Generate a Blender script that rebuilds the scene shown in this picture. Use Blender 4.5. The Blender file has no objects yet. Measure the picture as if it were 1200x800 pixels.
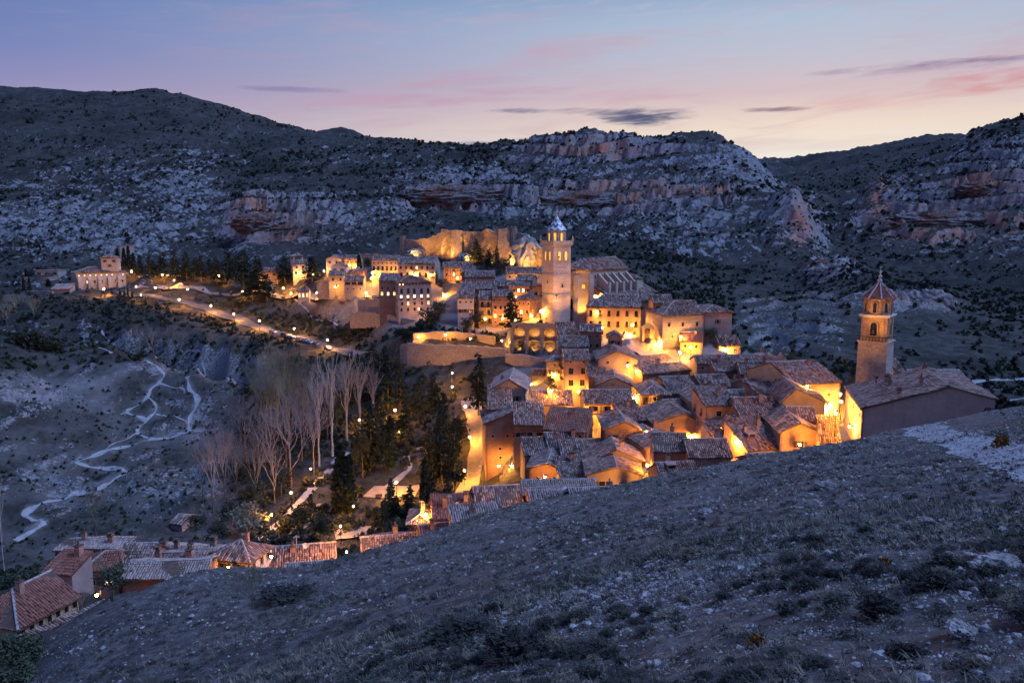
import bpy, math, random
import numpy as np
from mathutils import Vector, Matrix

# ------------------------------------------------------------------ camera, world, light, exposure
S = bpy.context.scene
C = S.collection
rnd = random.Random(7)
rng = np.random.default_rng(7)
R = math.radians
F = 28 / 36 * 1200
PITCH = R(8.0)
cp, sp = math.cos(PITCH), math.sin(PITCH)

cam_data = bpy.data.cameras.new('camera')
cam_data.lens = 28; cam_data.sensor_width = 36
cam_data.clip_start = 0.2; cam_data.clip_end = 20000
cam = bpy.data.objects.new('camera', cam_data); C.objects.link(cam)
cam.location = (0, 0, 0); cam.rotation_euler = (R(90) - PITCH, 0, 0)
S.camera = cam
S.view_settings.view_transform = 'Standard'
S.view_settings.look = 'None'
S.view_settings.exposure = 0.0
S.view_settings.gamma = 1
S.cycles.use_denoising = True
S.render.filter_size = 0.95
S.cycles.max_bounces = 5
S.cycles.diffuse_bounces = 3
S.cycles.sample_clamp_indirect = 3.0
S.cycles.use_adaptive_sampling = True
S.cycles.adaptive_threshold = 0.015


def pix(px, py, D):
    """point at forward distance D on the sight line of a spot in the photograph"""
    cx, cy = (px - 600) / F, (400 - py) / F
    y = cp + cy * sp
    return np.array([cx / y * D, D, (-sp + cy * cp) / y * D])


def lin(r, g, b):
    f = lambda c: ((c / 255 + 0.055) / 1.055) ** 2.4 if c > 10 else c / 255 / 12.92
    return (f(r), f(g), f(b), 1)


class NT:
    """little helper to write node trees"""
    def __init__(s, tree):
        s.t = tree; tree.nodes.clear()
    def n(s, typ, **kw):
        nd = s.t.nodes.new(typ)
        for k, v in kw.items():
            if hasattr(nd, k): setattr(nd, k, v)
        return nd
    def link(s, a, b): s.t.links.new(a, b)
    def put(s, sock, v):
        if hasattr(v, 'is_output') or isinstance(v, bpy.types.NodeSocket): s.t.links.new(v, sock)
        else: sock.default_value = v
    def math(s, op, a, b=0.0, c=0.0, clamp=False):
        nd = s.n('ShaderNodeMath'); nd.operation = op; nd.use_clamp = clamp
        s.put(nd.inputs[0], a); s.put(nd.inputs[1], b); s.put(nd.inputs[2], c)
        return nd.outputs[0]
    def smooth(s, v, lo, hi):
        nd = s.n('ShaderNodeMapRange'); nd.interpolation_type = 'SMOOTHSTEP'
        s.put(nd.inputs[0], v); nd.inputs[1].default_value = lo; nd.inputs[2].default_value = hi
        return nd.outputs[0]
    def ramp(s, v, stops, interp='LINEAR'):
        nd = s.n('ShaderNodeValToRGB'); cr = nd.color_ramp; cr.interpolation = interp
        while len(cr.elements) < len(stops): cr.elements.new(0.5)
        for e, (p, c) in zip(cr.elements, stops): e.position = p; e.color = c if len(c) == 4 else (*c, 1)
        s.put(nd.inputs[0], v); return nd.outputs[0]
    def mix(s, f, a, b, blend='MIX'):
        nd = s.n('ShaderNodeMix'); nd.data_type = 'RGBA'; nd.blend_type = blend
        s.put(nd.inputs[0], f)
        for i, v in ((6, a), (7, b)):
            if isinstance(v, tuple) and len(v) == 3: v = (*v, 1)
            s.put(nd.inputs[i], v)
        return nd.outputs[2]
    def noise(s, vec, scale, detail=3, rough=0.55, dist=0.0):
        nd = s.n('ShaderNodeTexNoise'); s.put(nd.inputs['Vector'], vec)
        nd.inputs['Scale'].default_value = scale; nd.inputs['Detail'].default_value = detail
        nd.inputs['Roughness'].default_value = rough; nd.inputs['Distortion'].default_value = dist
        return nd.outputs['Fac']
    def voro(s, vec, scale, feature='F1', out='Distance', rand=1.0):
        nd = s.n('ShaderNodeTexVoronoi'); nd.feature = feature; s.put(nd.inputs['Vector'], vec)
        nd.inputs['Scale'].default_value = scale; nd.inputs['Randomness'].default_value = rand
        return nd.outputs[out]


SUN_AZ, SUN_EL = R(21), R(2.0)          # the sunset glow is to the right of the middle
world = bpy.data.worlds.new('World'); S.world = world; world.use_nodes = True
w = NT(world.node_tree)
tc = w.n('ShaderNodeTexCoord'); sep = w.n('ShaderNodeSeparateXYZ'); w.link(tc.outputs['Generated'], sep.inputs[0])
X, Y, Z = sep.outputs
az = w.math('ARCTAN2', X, Y)
zz = w.math('MAXIMUM', Z, 0.0)
ang = w.math('ABSOLUTE', w.math('SUBTRACT', az, SUN_AZ))
f_sun = w.smooth(w.math('SUBTRACT', 1.0, w.math('DIVIDE', ang, R(66))), 0.0, 1.0)
left_ramp = w.ramp(zz, [(0, lin(176, 156, 186)), (0.10, lin(160, 148, 188)), (0.145, lin(138, 139, 187)), (0.185, lin(111, 126, 184)), (0.23, lin(97, 118, 180)),
                        (0.28, lin(82, 112, 176)), (0.55, lin(74, 108, 188)), (1.0, lin(66, 104, 194))])
right_ramp = w.ramp(zz, [(0, lin(250, 236, 212)), (0.085, lin(241, 233, 220)), (0.12, lin(240, 220, 204)), (0.155, lin(216, 192, 196)),
                         (0.19, lin(196, 194, 208)), (0.235, lin(176, 192, 214)), (0.28, lin(140, 168, 202)), (0.55, lin(84, 118, 190)), (1.0, lin(66, 104, 194))])
sky = w.mix(f_sun, left_ramp, right_ramp)
# thin rose streaks and a few slate clouds, laid over the gradient
cv = w.n('ShaderNodeCombineXYZ'); w.put(cv.inputs[0], w.math('MULTIPLY', az, 3.2))
w.put(cv.inputs[1], w.math('MULTIPLY', w.math('ADD', Z, w.math('MULTIPLY', az, -0.05)), 26.0))
n1 = w.noise(cv.outputs[0], 1.5, 5, 0.55, 0.6)
n2 = w.noise(cv.outputs[0], 5.0, 5, 0.6, 0.4)
band = w.math('MULTIPLY', w.smooth(zz, 0.06, 0.13), w.math('SUBTRACT', 1.0, w.smooth(zz, 0.19, 0.32)))
rose = w.math('MULTIPLY', w.math('MULTIPLY', w.smooth(n1, 0.48, 0.74), band), w.smooth(f_sun, 0.12, 0.6))
sky = w.mix(w.math('MULTIPLY', rose, 0.58), sky, w.mix(f_sun, lin(172, 144, 178), lin(206, 164, 176)))
pale = w.math('MULTIPLY', w.smooth(n2, 0.46, 0.74), w.smooth(zz, 0.10, 0.2))
sky = w.mix(w.math('MULTIPLY', pale, 0.42), sky, w.mix(f_sun, lin(122, 130, 176), lin(196, 192, 208)))


def sky_dir(px, py):
    p = pix(px, py, 1.0); p = p / np.linalg.norm(p)
    return math.atan2(p[0], p[1]), p[2]


for (px, py, sx, sy, amt, col) in [(752, 137, 72, 12, 1.0, (92, 98, 128)), (745, 138, 50, 8, 1.0, (86, 92, 124)), (690, 131, 60, 5, 0.75, (112, 108, 138)),
                                   (610, 130, 42, 3.6, 0.8, (120, 112, 146)), (916, 128, 46, 3.2, 0.95, (104, 100, 126)),
                                   (560, 168, 30, 3.5, 0.8, (112, 110, 146)), (630, 163, 40, 2.6, 0.7, (130, 120, 150)),
                                   (1090, 78, 130, 7, 0.7, (156, 132, 162)), (1130, 72, 60, 4, 0.7, (146, 120, 152)), (1165, 94, 62, 13, 0.8, (210, 142, 148)), (1140, 108, 70, 6, 0.6, (214, 160, 160)),
                                   (1010, 122, 130, 9, 0.35, (230, 172, 168)), (345, 105, 70, 4, 0.45, (106, 106, 152)),
                                   (560, 92, 70, 10, 0.4, (188, 156, 184)), (470, 118, 160, 9, 0.6, (196, 156, 180)), (600, 107, 90, 5, .5, (196, 156, 178))]:
    a0, z0 = sky_dir(px, py)
    dx = w.math('DIVIDE', w.math('SUBTRACT', az, a0), sx / F)
    dz = w.math('DIVIDE', w.math('SUBTRACT', Z, z0), sy / F)
    d2 = w.math('ADD', w.math('MULTIPLY', dx, dx), w.math('MULTIPLY', dz, dz))
    v = w.math('ADD', w.math('SUBTRACT', 1.0, d2), w.math('MULTIPLY', w.math('SUBTRACT', n2, 0.5), 3.0))
    sky = w.mix(w.math('MULTIPLY', w.smooth(v, 0.0, 1.5), amt), sky, lin(*col))
bg = w.n('ShaderNodeBackground'); w.link(sky, bg.inputs[0]); bg.inputs[1].default_value = 1.0
wo = w.n('ShaderNodeOutputWorld'); w.link(bg.outputs[0], wo.inputs[0])

sun_data = bpy.data.lights.new('sun', 'SUN'); sun_data.energy = 3.3; sun_data.angle = R(30); sun_data.color = (0.33, 0.51, 1.0)
sun = bpy.data.objects.new('sun', sun_data); C.objects.link(sun)
SA, SE = R(98), R(50)                      # soft twilight from the bright side of the sky, high to the right
sun.rotation_euler = Vector((-math.sin(SA) * math.cos(SE), -math.cos(SA) * math.cos(SE), -math.sin(SE))).to_track_quat('-Z', 'Y').to_euler()

# ------------------------------------------------------------------ mesh and object helpers


class MB:
    def __init__(s): s.v = []; s.f = []; s.m = []
    def face(s, pts, m=0):
        b = len(s.v); s.v.extend([tuple(p) for p in pts]); s.f.append(tuple(range(b, b + len(pts)))); s.m.append(m)
    def box(s, x0, x1, y0, y1, z0, z1, m=0):
        b = len(s.v)
        s.v += [(x0, y0, z0), (x1, y0, z0), (x1, y1, z0), (x0, y1, z0), (x0, y0, z1), (x1, y0, z1), (x1, y1, z1), (x0, y1, z1)]
        for q in ((0, 3, 2, 1), (4, 5, 6, 7), (0, 1, 5, 4), (1, 2, 6, 5), (2, 3, 7, 6), (3, 0, 4, 7)):
            s.f.append(tuple(b + i for i in q)); s.m.append(m)
    def slab(s, poly, t, m=0):
        """polygon extruded straight down by t"""
        k = len(poly); b = len(s.v)
        s.v += [tuple(p) for p in poly] + [(p[0], p[1], p[2] - t) for p in poly]
        s.f.append(tuple(range(b, b + k))); s.m.append(m)
        s.f.append(tuple(range(b + 2 * k - 1, b + k - 1, -1))); s.m.append(m)
        for i in range(k):
            j = (i + 1) % k; s.f.append((b + i, b + k + i, b + k + j, b + j)); s.m.append(m)
    def prism(s, poly, z0, z1, m=0, cap=True):
        k = len(poly); b = len(s.v)
        s.v += [(p[0], p[1], z0) for p in poly] + [(p[0], p[1], z1) for p in poly]
        for i in range(k):
            j = (i + 1) % k; s.f.append((b + i, b + j, b + k + j, b + k + i)); s.m.append(m)
        if cap:
            s.f.append(tuple(range(b + k, b + 2 * k))); s.m.append(m)
            s.f.append(tuple(range(b + k - 1, b - 1, -1))); s.m.append(m)
    def loft(s, rings, m=0, cap=True):
        """list of rings (same length) of 3D points"""
        k = len(rings[0]); b = len(s.v)
        for r in rings: s.v += [tuple(p) for p in r]
        for a in range(len(rings) - 1):
            for i in range(k):
                j = (i + 1) % k
                s.f.append((b + a * k + i, b + a * k + j, b + (a + 1) * k + j, b + (a + 1) * k + i)); s.m.append(m)
        if cap:
            s.f.append(tuple(range(b + (len(rings) - 1) * k, b + len(rings) * k))); s.m.append(m)
            s.f.append(tuple(range(b + k - 1, b - 1, -1))); s.m.append(m)
    def lathe(s, prof, n=10, c=(0, 0), m=0):
        s.loft([[(c[0] + r * math.cos(2 * math.pi * i / n), c[1] + r * math.sin(2 * math.pi * i / n), z) for i in range(n)] for r, z in prof], m)
    def tube(s, pts, rad, n=4, m=0):
        rings = []
        P = [Vector(p) for p in pts]
        for i, p in enumerate(P):
            d = (P[min(i + 1, len(P) - 1)] - P[max(i - 1, 0)])
            d = d.normalized() if d.length > 1e-9 else Vector((0, 0, 1))
            a = d.cross(Vector((0.31, 0.9, 0.13))).normalized(); bb = d.cross(a)
            r = rad[i] if isinstance(rad, (list, tuple)) else rad
            rings.append([p + (a * math.cos(2 * math.pi * k / n) + bb * math.sin(2 * math.pi * k / n)) * r for k in range(n)])
        s.loft(rings, m)
    def mesh(s, name, mats, smooth=False):
        me = bpy.data.meshes.new(name); me.from_pydata(s.v, [], s.f)
        for mt in (mats if isinstance(mats, (list, tuple)) else [mats]): me.materials.append(mt)
        if any(s.m): me.polygons.foreach_set('material_index', s.m)
        if smooth: me.polygons.foreach_set('use_smooth', [True] * len(me.polygons))
        me.update(); return me
    def build(s, name, mats, parent=None, loc=None, rz=0.0, smooth=False, **tags):
        return add(name, s.mesh(name, mats, smooth), parent, loc, rz, **tags)


def add(name, me, parent=None, loc=None, rz=0.0, **tags):
    o = bpy.data.objects.new(name, me); C.objects.link(o)
    if parent is not None: o.parent = parent
    if loc is not None: o.location = tuple(float(c) for c in loc)
    if rz: o.rotation_euler = (0, 0, rz)
    for k, v in tags.items():
        if v: o[k] = v
    return o


def thing(name, label, cat, loc, rz=0.0, group=None):
    return add(name, None, None, loc, rz, label=label, category=cat, group=group)


def np_mesh(name, V, quads=None, tris=None, mats=(), mat_idx=None, smooth=False):
    me = bpy.data.meshes.new(name)
    V = np.asarray(V, dtype=np.float32)
    loops = []; tot = []
    if quads is not None and len(quads): loops.append(np.asarray(quads, np.int32).ravel()); tot.append(np.full(len(quads), 4, np.int32))
    if tris is not None and len(tris): loops.append(np.asarray(tris, np.int32).ravel()); tot.append(np.full(len(tris), 3, np.int32))
    loops = np.concatenate(loops); tot = np.concatenate(tot)
    me.vertices.add(len(V)); me.vertices.foreach_set('co', V.ravel())
    me.loops.add(len(loops)); me.loops.foreach_set('vertex_index', loops)
    me.polygons.add(len(tot)); me.polygons.foreach_set('loop_start', np.concatenate([[0], np.cumsum(tot)[:-1]]).astype(np.int32))
    me.polygons.foreach_set('loop_total', tot)
    for mt in mats: me.materials.append(mt)
    if mat_idx is not None: me.polygons.foreach_set('material_index', np.asarray(mat_idx, np.int32))
    me.polygons.foreach_set('use_smooth', np.full(len(tot), smooth))
    me.update(calc_edges=True)
    return me


# ------------------------------------------------------------------ materials


def mat(name, rough=0.9, spec=0.2):
    m = bpy.data.materials.new(name); m.use_nodes = True
    t = NT(m.node_tree)
    b = t.n('ShaderNodeBsdfPrincipled'); o = t.n('ShaderNodeOutputMaterial'); t.link(b.outputs[0], o.inputs[0])
    b.inputs['Roughness'].default_value = rough; b.inputs['Specular IOR Level'].default_value = spec
    tc = t.n('ShaderNodeTexCoord')
    return m, t, b, tc.outputs['Object']


def bump(t, b, h, dist, strength=1.0):
    nd = t.n('ShaderNodeBump'); nd.inputs['Strength'].default_value = strength; nd.inputs['Distance'].default_value = dist
    t.put(nd.inputs['Height'], h); t.link(nd.outputs[0], b.inputs['Normal'])


def wall_mat(name, c1, c2, stone=0.0, scale=1.0):
    m, t, b, v = mat(name)
    n = t.noise(v, 0.35 * scale, 5, 0.65); n2 = t.noise(v, 2.2, 4, 0.7)
    col = t.mix(t.smooth(n, 0.32, 0.68), c1, c2)
    col = t.mix(t.math('MULTIPLY', t.smooth(n2, 0.5, 0.75), 0.5), col, tuple(c * 0.55 for c in c1))
    sc = t.n('ShaderNodeMapping'); sc.inputs['Scale'].default_value = (1.0, 1.0, 0.18); t.link(v, sc.inputs[0])
    streak = t.noise(sc.outputs[0], 1.6, 4, 0.6)
    col = t.mix(t.math('MULTIPLY', t.smooth(streak, 0.52, 0.72), 0.35), col, tuple(c * 0.6 for c in c2))
    h = t.math('MULTIPLY', n2, 0.4)
    if stone:
        vm = t.n('ShaderNodeMapping'); vm.inputs['Scale'].default_value = (1, 1, 1.7); t.link(v, vm.inputs[0])
        e = t.voro(vm.outputs[0], 1.5, 'DISTANCE_TO_EDGE'); cell = t.voro(vm.outputs[0], 1.5, 'F1', 'Color')
        cs = t.n('ShaderNodeSeparateColor'); t.link(cell, cs.inputs[0])
        col = t.mix(t.math('MULTIPLY', cs.outputs[0], 0.55 * stone), col, tuple(min(1, c * 1.45) for c in c2))
        col = t.mix(t.math('MULTIPLY', t.math('SUBTRACT', 1.0, t.smooth(e, 0.0, 0.09)), 0.6 * stone), col, tuple(c * 0.42 for c in c1))
        h = t.math('ADD', h, t.math('MULTIPLY', t.smooth(e, 0.0, 0.12), 1.0))
    t.link(col, b.inputs['Base Color']); bump(t, b, h, 0.06, 0.8)
    return m


def tile_mat(name, stops, lichen=0.35):
    m, t, b, v = mat(name, 0.85)
    g = t.n('ShaderNodeNewGeometry')
    big = t.noise(v, 0.28, 4, 0.6); small = t.noise(v, 2.5, 4, 0.7)
    val = t.math('ADD', t.math('MULTIPLY', g.outputs['Random Per Island'], 0.55), t.math('MULTIPLY', big, 0.45))
    col = t.ramp(val, stops)
    col = t.mix(t.math('MULTIPLY', t.smooth(small, 0.5, 0.72), lichen), col, (0.40, 0.36, 0.32))
    col = t.mix(t.math('MULTIPLY', t.smooth(big, 0.58, 0.75), 0.3), col, (0.08, 0.06, 0.05))
    t.link(col, b.inputs['Base Color']); bump(t, b, small, 0.04, 0.6)
    return m


def plain(name, col, rough=0.8, var=0.25, scale=1.5, metallic=0.0):
    m, t, b, v = mat(name, rough)
    n = t.noise(v, scale, 4, 0.6)
    t.link(t.mix(t.smooth(n, 0.3, 0.7), tuple(c * (1 - var) for c in col), tuple(min(1, c * (1 + var)) for c in col)), b.inputs['Base Color'])
    b.inputs['Metallic'].default_value = metallic
    return m


def glow(name, col, strength):
    m, t, b, v = mat(name)
    b.inputs['Base Color'].default_value = (*col, 1)
    b.inputs['Emission Color'].default_value = (*col, 1); b.inputs['Emission Strength'].default_value = strength
    return m


WALL = {
    'pink': wall_mat('pink_plaster', (0.36, 0.21, 0.15), (0.46, 0.28, 0.20)),
    'ochre': wall_mat('ochre_plaster', (0.42, 0.29, 0.17), (0.52, 0.38, 0.24)),
    'orange': wall_mat('orange_plaster', (0.40, 0.23, 0.14), (0.50, 0.31, 0.19)),
    'mauve': wall_mat('mauve_plaster', (0.31, 0.22, 0.19), (0.39, 0.29, 0.25)),
    'stone': wall_mat('rubble_stone', (0.31, 0.24, 0.19), (0.40, 0.32, 0.26), 1.0),
    'brick': wall_mat('red_earth_plaster', (0.25, 0.14, 0.10), (0.34, 0.20, 0.14), 0.4),
    'white': wall_mat('white_plaster', (0.52, 0.45, 0.40), (0.62, 0.55, 0.50)),
    'cream': wall_mat('cream_stone', (0.42, 0.32, 0.24), (0.50, 0.40, 0.31), 0.6),
    'rose': wall_mat('rose_plaster', (0.50, 0.34, 0.27), (0.60, 0.43, 0.35)),
    'rosestone': wall_mat('rose_stone', (0.46, 0.33, 0.25), (0.56, 0.42, 0.33), .7),
    'grey': wall_mat('grey_plaster', (0.34, 0.28, 0.25), (0.44, 0.37, 0.33)),
}
def castle_mat():
    m, t, b, v = mat('castle_masonry')
    n0 = t.noise(v, .22, 4, .6); n1_ = t.noise(v, .7, 5, .7, .5); n2_ = t.noise(v, 3.0, 3, .7)
    vm = t.n('ShaderNodeMapping'); vm.inputs['Scale'].default_value = (1, 1, 2.0); t.link(v, vm.inputs[0])
    e = t.voro(vm.outputs[0], .9, 'DISTANCE_TO_EDGE')
    col = t.mix(t.smooth(n1_, .36, .62), (.34, .24, .17), (.52, .40, .30))
    col = t.mix(t.math('MULTIPLY', t.smooth(n0, .56, .7), .45), col, (.18, .125, .085))
    col = t.mix(t.math('MULTIPLY', t.math('SUBTRACT', 1.0, t.smooth(e, 0, .1)), .5), col, (.12, .08, .06))
    t.link(col, b.inputs['Base Color']); bump(t, b, t.math('ADD', t.math('MULTIPLY', n1_, 1.2), t.math('MULTIPLY', t.smooth(e, 0, .14), .5)), .7, 1.0)
    return m


M_CASTLE = castle_mat()
TILE = {
    'brown': tile_mat('brown_roof_tile', [(0.2, (0.09, 0.05, 0.035)), (0.42, (0.27, 0.145, 0.10)), (0.62, (0.40, 0.225, 0.16)), (0.85, (0.60, 0.42, 0.33))]),
    'grey': tile_mat('grey_roof_tile', [(0.2, (0.085, 0.055, 0.042)), (0.42, (0.24, 0.15, 0.115)), (0.62, (0.36, 0.235, 0.18)), (0.85, (0.58, 0.43, 0.35))], 0.45),
    'red': tile_mat('red_roof_tile', [(0.1, (0.17, 0.065, 0.045)), (0.5, (0.30, 0.115, 0.075)), (0.8, (0.38, 0.16, 0.10)), (1, (0.46, 0.27, 0.2))], 0.2),
    'light': tile_mat('pale_roof_tile', [(0.1, (0.22, 0.14, 0.11)), (0.5, (0.42, 0.29, 0.23)), (1, (0.58, 0.45, 0.37))], 0.3),
}
M_MORTAR = plain('ridge_mortar', (0.42, 0.36, 0.32), 0.9)
M_EAVE = plain('eave_boards', (0.13, 0.085, 0.06), 0.9)
M_FRAME = plain('window_surround', (0.36, 0.28, 0.22), 0.8)
M_WOOD = plain('dark_wood', (0.10, 0.06, 0.04), 0.7)
M_SHUT = plain('shutter_boards', (0.13, 0.085, 0.055), 0.8)
M_IRON = plain('black_iron', (0.03, 0.03, 0.03), 0.5)
M_CHIM = plain('chimney_plaster', (0.34, 0.21, 0.16), 0.9)
M_METAL = plain('pale_metal', (0.42, 0.42, 0.44), 0.45, 0.15)
m, t, b, v = mat('dark_glass', 0.08, 0.5); b.inputs['Base Color'].default_value = (0.012, 0.013, 0.016, 1); M_GLASS = m
M_LIT = glow('lit_window_warm', (1.0, 0.62, 0.25), 2.6)
M_LITW = glow('lit_window_white', (1.0, 0.82, 0.55), 2.6)
M_BELFRY = glow('lit_belfry_inside', (1.0, 0.50, 0.06), 1.1)
M_BULB = glow('street_bulb', (1.0, 0.50, 0.13), 1.0)

# ------------------------------------------------------------------ the houses, each given by its front eave
HOUSES = []


def H(label, Lp, Rp, D, dl, h, roof, wall, tile, name='house', cat='house', **o):
    """Lp, Rp: ends of the front eave; D: distance; dl: depth; h: wall height (all metres)"""
    if 150 < D < 262 and name in ('house', 'tower_house'): dl *= 1.16; o.setdefault('oh', .6)
    if tile == 'grey' and D < 345 and not any(k in label for k in ('grey', 'dark', 'red')): tile = ('grey', 'brown', 'grey', 'brown', 'grey', 'grey', 'red')[len(HOUSES) % 7]
    HOUSES.append((label, Lp, Rp, D, dl, h, roof, wall, tile, name, cat, o))


W, SM, DR, AR, WD = 'w', 's', 'd', 'a', 'g'
# -- far left, the old seminary and its neighbours
H('long cream stone seminary with hipped roof and projecting wall piers', (89, 320), 147, 455, 16, 14, 'hip', 'cream', 'brown', name='seminary', cat='building', rot=38, pitch=.36,
  f=[(1.2, 9, SM, 'all'), (4.6, 7, W, '1'), (9.5, 6, SM, '')], s=[(1.2, 3, SM, 'all'), (5, 4, W, '')], piers=5)
H('small square lookout with hip roof above the long seminary roof', (118, 302), 137.5, 466, 8, 9, 'hip', 'cream', 'brown', name='lookout', cat='building', rot=15, f=[(1.3, 2, W, ''), (4, 1, W, '')], s=[(1.5, 2, SM, '')])
H('blocky flat-topped stone tower behind the cypresses, left edge of town', (140, 288), 157, 500, 11, 12, 'flat', 'cream', 'grey', name='stone_tower', cat='tower', rot=32, f=[(4, 1, SM, '')], s=[(3, 1, SM, '')])
H('flat-roofed annex with a long dark window band beside the seminary', (41, 317), 68, 470, 10, 5, 'flat', 'grey', 'brown', rot=4, f=[(1.2, 3, WD, '')])
H('lower flat-roofed annex at the far left end of town', (24, 326), 56, 458, 10, 4.5, 'flat', 'grey', 'brown', rot=0, f=[(1.2, 4, WD, '')])
H('low lean-to under the seminary wall with a sloping pink roof', (60, 339), 82, 440, 8, 6, 'sh', 'mauve', 'light', rot=10, pitch=.3, f=[(1.5, 2, SM, '')])
# -- houses behind the garden
H('pale house with small hip-roofed turret among the garden pines', (343, 309), 359, 428, 8, 8, 'gf', 'white', 'brown', rot=8, f=[(1.2, 2, W, ''), (4.2, 2, W, '')])
H('little hip-roofed turret rising from the pale house in the pines', (340, 300), 353, 438, 5.5, 9, 'hip', 'cream', 'brown', name='turret', cat='tower', rot=5, f=[(1, 3, SM, '')], s=[(1, 2, SM, '')])
H('low mauve house half hidden behind the left garden pines', (303, 318), 325, 432, 8, 5, 'gf', 'mauve', 'brown', rot=0, f=[(1.4, 3, SM, '')])
H('white gabled house with two stepped gables, rear one', (382, 303), 399, 425, 10, 8, 'gs', 'white', 'brown', rot=0, ap=1.7, f=[(1.2, 2, W, '')])
H('white gabled house with two stepped gables, front one', (388, 312), 405, 412, 9, 6, 'gs', 'white', 'grey', rot=0, ap=2.2, f=[(1.4, 2, W, ''), (3.9, 3, SM, '')])
H('orange house with rows of windows behind the lone tall cypress', (399, 303.5), 420, 426, 9, 8, 'gf', 'orange', 'brown', rot=-6, f=[(1.3, 4, SM, ''), (3.6, 4, W, ''), (6.2, 3, SM, '')], ch=2)
H('long low house with red roof behind the round dark tree', (420, 302), 441, 440, 9, 6, 'gf', 'orange', 'red', rot=0, f=[(1.4, 4, SM, '')], ch=2)
H('long lit terrace house with cream front, left half', (435.5, 304.5), (466, 306), 388, 9, 8.5, 'gf', 'cream', 'brown', rot=-4, f=[(1.2, 6, SM, ''), (3.1, 6, DR, ''), (6.2, 5, W, '1')], ch=2)
H('long lit terrace house with cream front, right half with grey gable', (466.5, 309), (510, 310), 372, 12, 8, 'gf', 'cream', 'grey', rot=-6, f=[(1.1, 7, W, '3'), (4.1, 6, DR, '')], s=[(2, 1, SM, '')], ch=2, pitch=.5)
H('stone house with one blue door high on its wall, left of town', (385, 322), (403, 322.5), 386, 8, 8.5, 'gf', 'stone', 'grey', rot=4, f=[(1.6, 2, W, ''), (4.4, 1, W, '')])
H('house with a deep red wooden gallery under a sloping roof', (403.5, 328), (426, 327), 380, 5, 6, 'sh', 'stone', 'grey', rot=0, pitch=.35, f=[(1.0, 3, WD, ''), (4, 3, SM, '')])
H('plain rear wing with shallow roof above the red gallery house', (407, 320), (427, 320), 391, 7, 5, 'sh', 'mauve', 'brown', rot=0, pitch=.25, f=[(1.2, 3, SM, '')])
H('tiny lit garden pavilion with three glowing openings', (349, 341), (362, 340), 398, 5, 4, 'gf', 'cream', 'grey', name='pavilion', cat='pavilion', rot=6, f=[(1.2, 3, AR, 'all')])
H('big hillside mansion, darker left half with brick panel', (444, 329), (466, 330), 346, 13, 16, 'gf', 'brick', 'grey', rot=0, f=[(.5, 5, SM, ''), (2.6, 3, W, ''), (5.0, 3, W, 'all')], ch=1)
H('big hillside mansion of four storeys with many lit windows', (466.5, 331.5), (505, 333), 341, 13, 15, 'hip', 'mauve', 'grey', rot=22, f=[(.35, 10, SM, '01'), (2.6, 5, DR, ''), (5.4, 5, DR, '01234'), (8.3, 5, W, '14'), (10.9, 5, W, '')],
  s=[(2.8, 3, W, ''), (5.4, 3, W, '12'), (8.3, 3, W, '2'), (11, 3, SM, '')])
# -- below the castle
H('half-timbered house with grid of beams and open loft below the castle', (519, 313), (554, 313), 366, 10, 9, 'gf', 'orange', 'brown', rot=2, f=[(1, 4, SM, ''), (2.8, 4, W, '1'), (6.2, 1, WD, '')], timber=True, ch=1)
H('grey-roofed house with one glowing square window', (545, 324.5), (580, 324.5), 350, 11, 5.5, 'gf', 'brick', 'grey', rot=3, f=[(1.3, 5, SM, '0')], ch=1)
H('small shed roof tucked left of the glowing window house', (541, 318.5), (557, 318), 356, 6, 6, 'sh', 'brick', 'grey', rot=0, pitch=.3)
H('lit house with pale wall and low roof right under the castle crag', (593, 320), (635, 321), 356, 11, 6, 'gf', 'cream', 'brown', rot=0, f=[(1.3, 5, SM, '2')], ch=2)
H('steep dark-roofed house with tall gable left of the bell tower', (604, 328), (624, 330), 336, 9, 7, 'gf', 'brick', 'grey', rot=-14, f=[(1.2, 3, SM, '')], s=[(1.5, 2, SM, '')])
H('long red house with two glowing windows left of the bell tower', (579, 335), (621, 336), 331, 9, 7, 'gf', 'brick', 'grey', rot=0, f=[(1.2, 8, W, '56')], s=[(1.5, 1, SM, '')])
H('narrow long roof between the mansion and the bell tower', (545, 334), (581, 335), 338, 6, 4, 'sh', 'brick', 'grey', rot=2, pitch=.3)
H('long grey lean-to roof above the balconied houses', (539, 338.5), (582, 343), 331, 6, 4.5, 'sh', 'brick', 'grey', rot=-6, pitch=.4, f=[(1.2, 7, SM, '')])
H('tall pale house with timber beams on the cliff edge', (536, 349), (555, 349.5), 319, 7, 12.5, 'sh', 'white', 'grey', rot=0, pitch=.4, f=[(1.4, 3, SM, ''), (4.6, 3, W, ''), (8, 2, SM, '')])
H('tall house with three dark wooden balconies on the cliff edge', (561, 350.5), (577, 351), 319, 7, 11, 'sh', 'mauve', 'grey', rot=0, pitch=.4, f=[(1.1, 2, DR, ''), (4.4, 2, DR, ''), (7.7, 2, DR, '')], balc=[3.1, 6.4, 9.7])
H('narrow recessed brick house squeezed between the two cliff-edge houses', (554.5, 352), (561.5, 352), 323, 5, 11, 'sh', 'brick', 'grey', rot=0, pitch=.4, f=[(1.2, 1, W, ''), (4.6, 1, W, '')])
H('tall red house behind the dark cedar', (577, 347), (601, 348), 318, 10, 13, 'gf', 'brick', 'grey', rot=0, f=[(1.2, 4, SM, ''), (3.8, 4, W, ''), (7.2, 3, W, '0'), (10, 3, SM, '')], ch=1)
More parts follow.
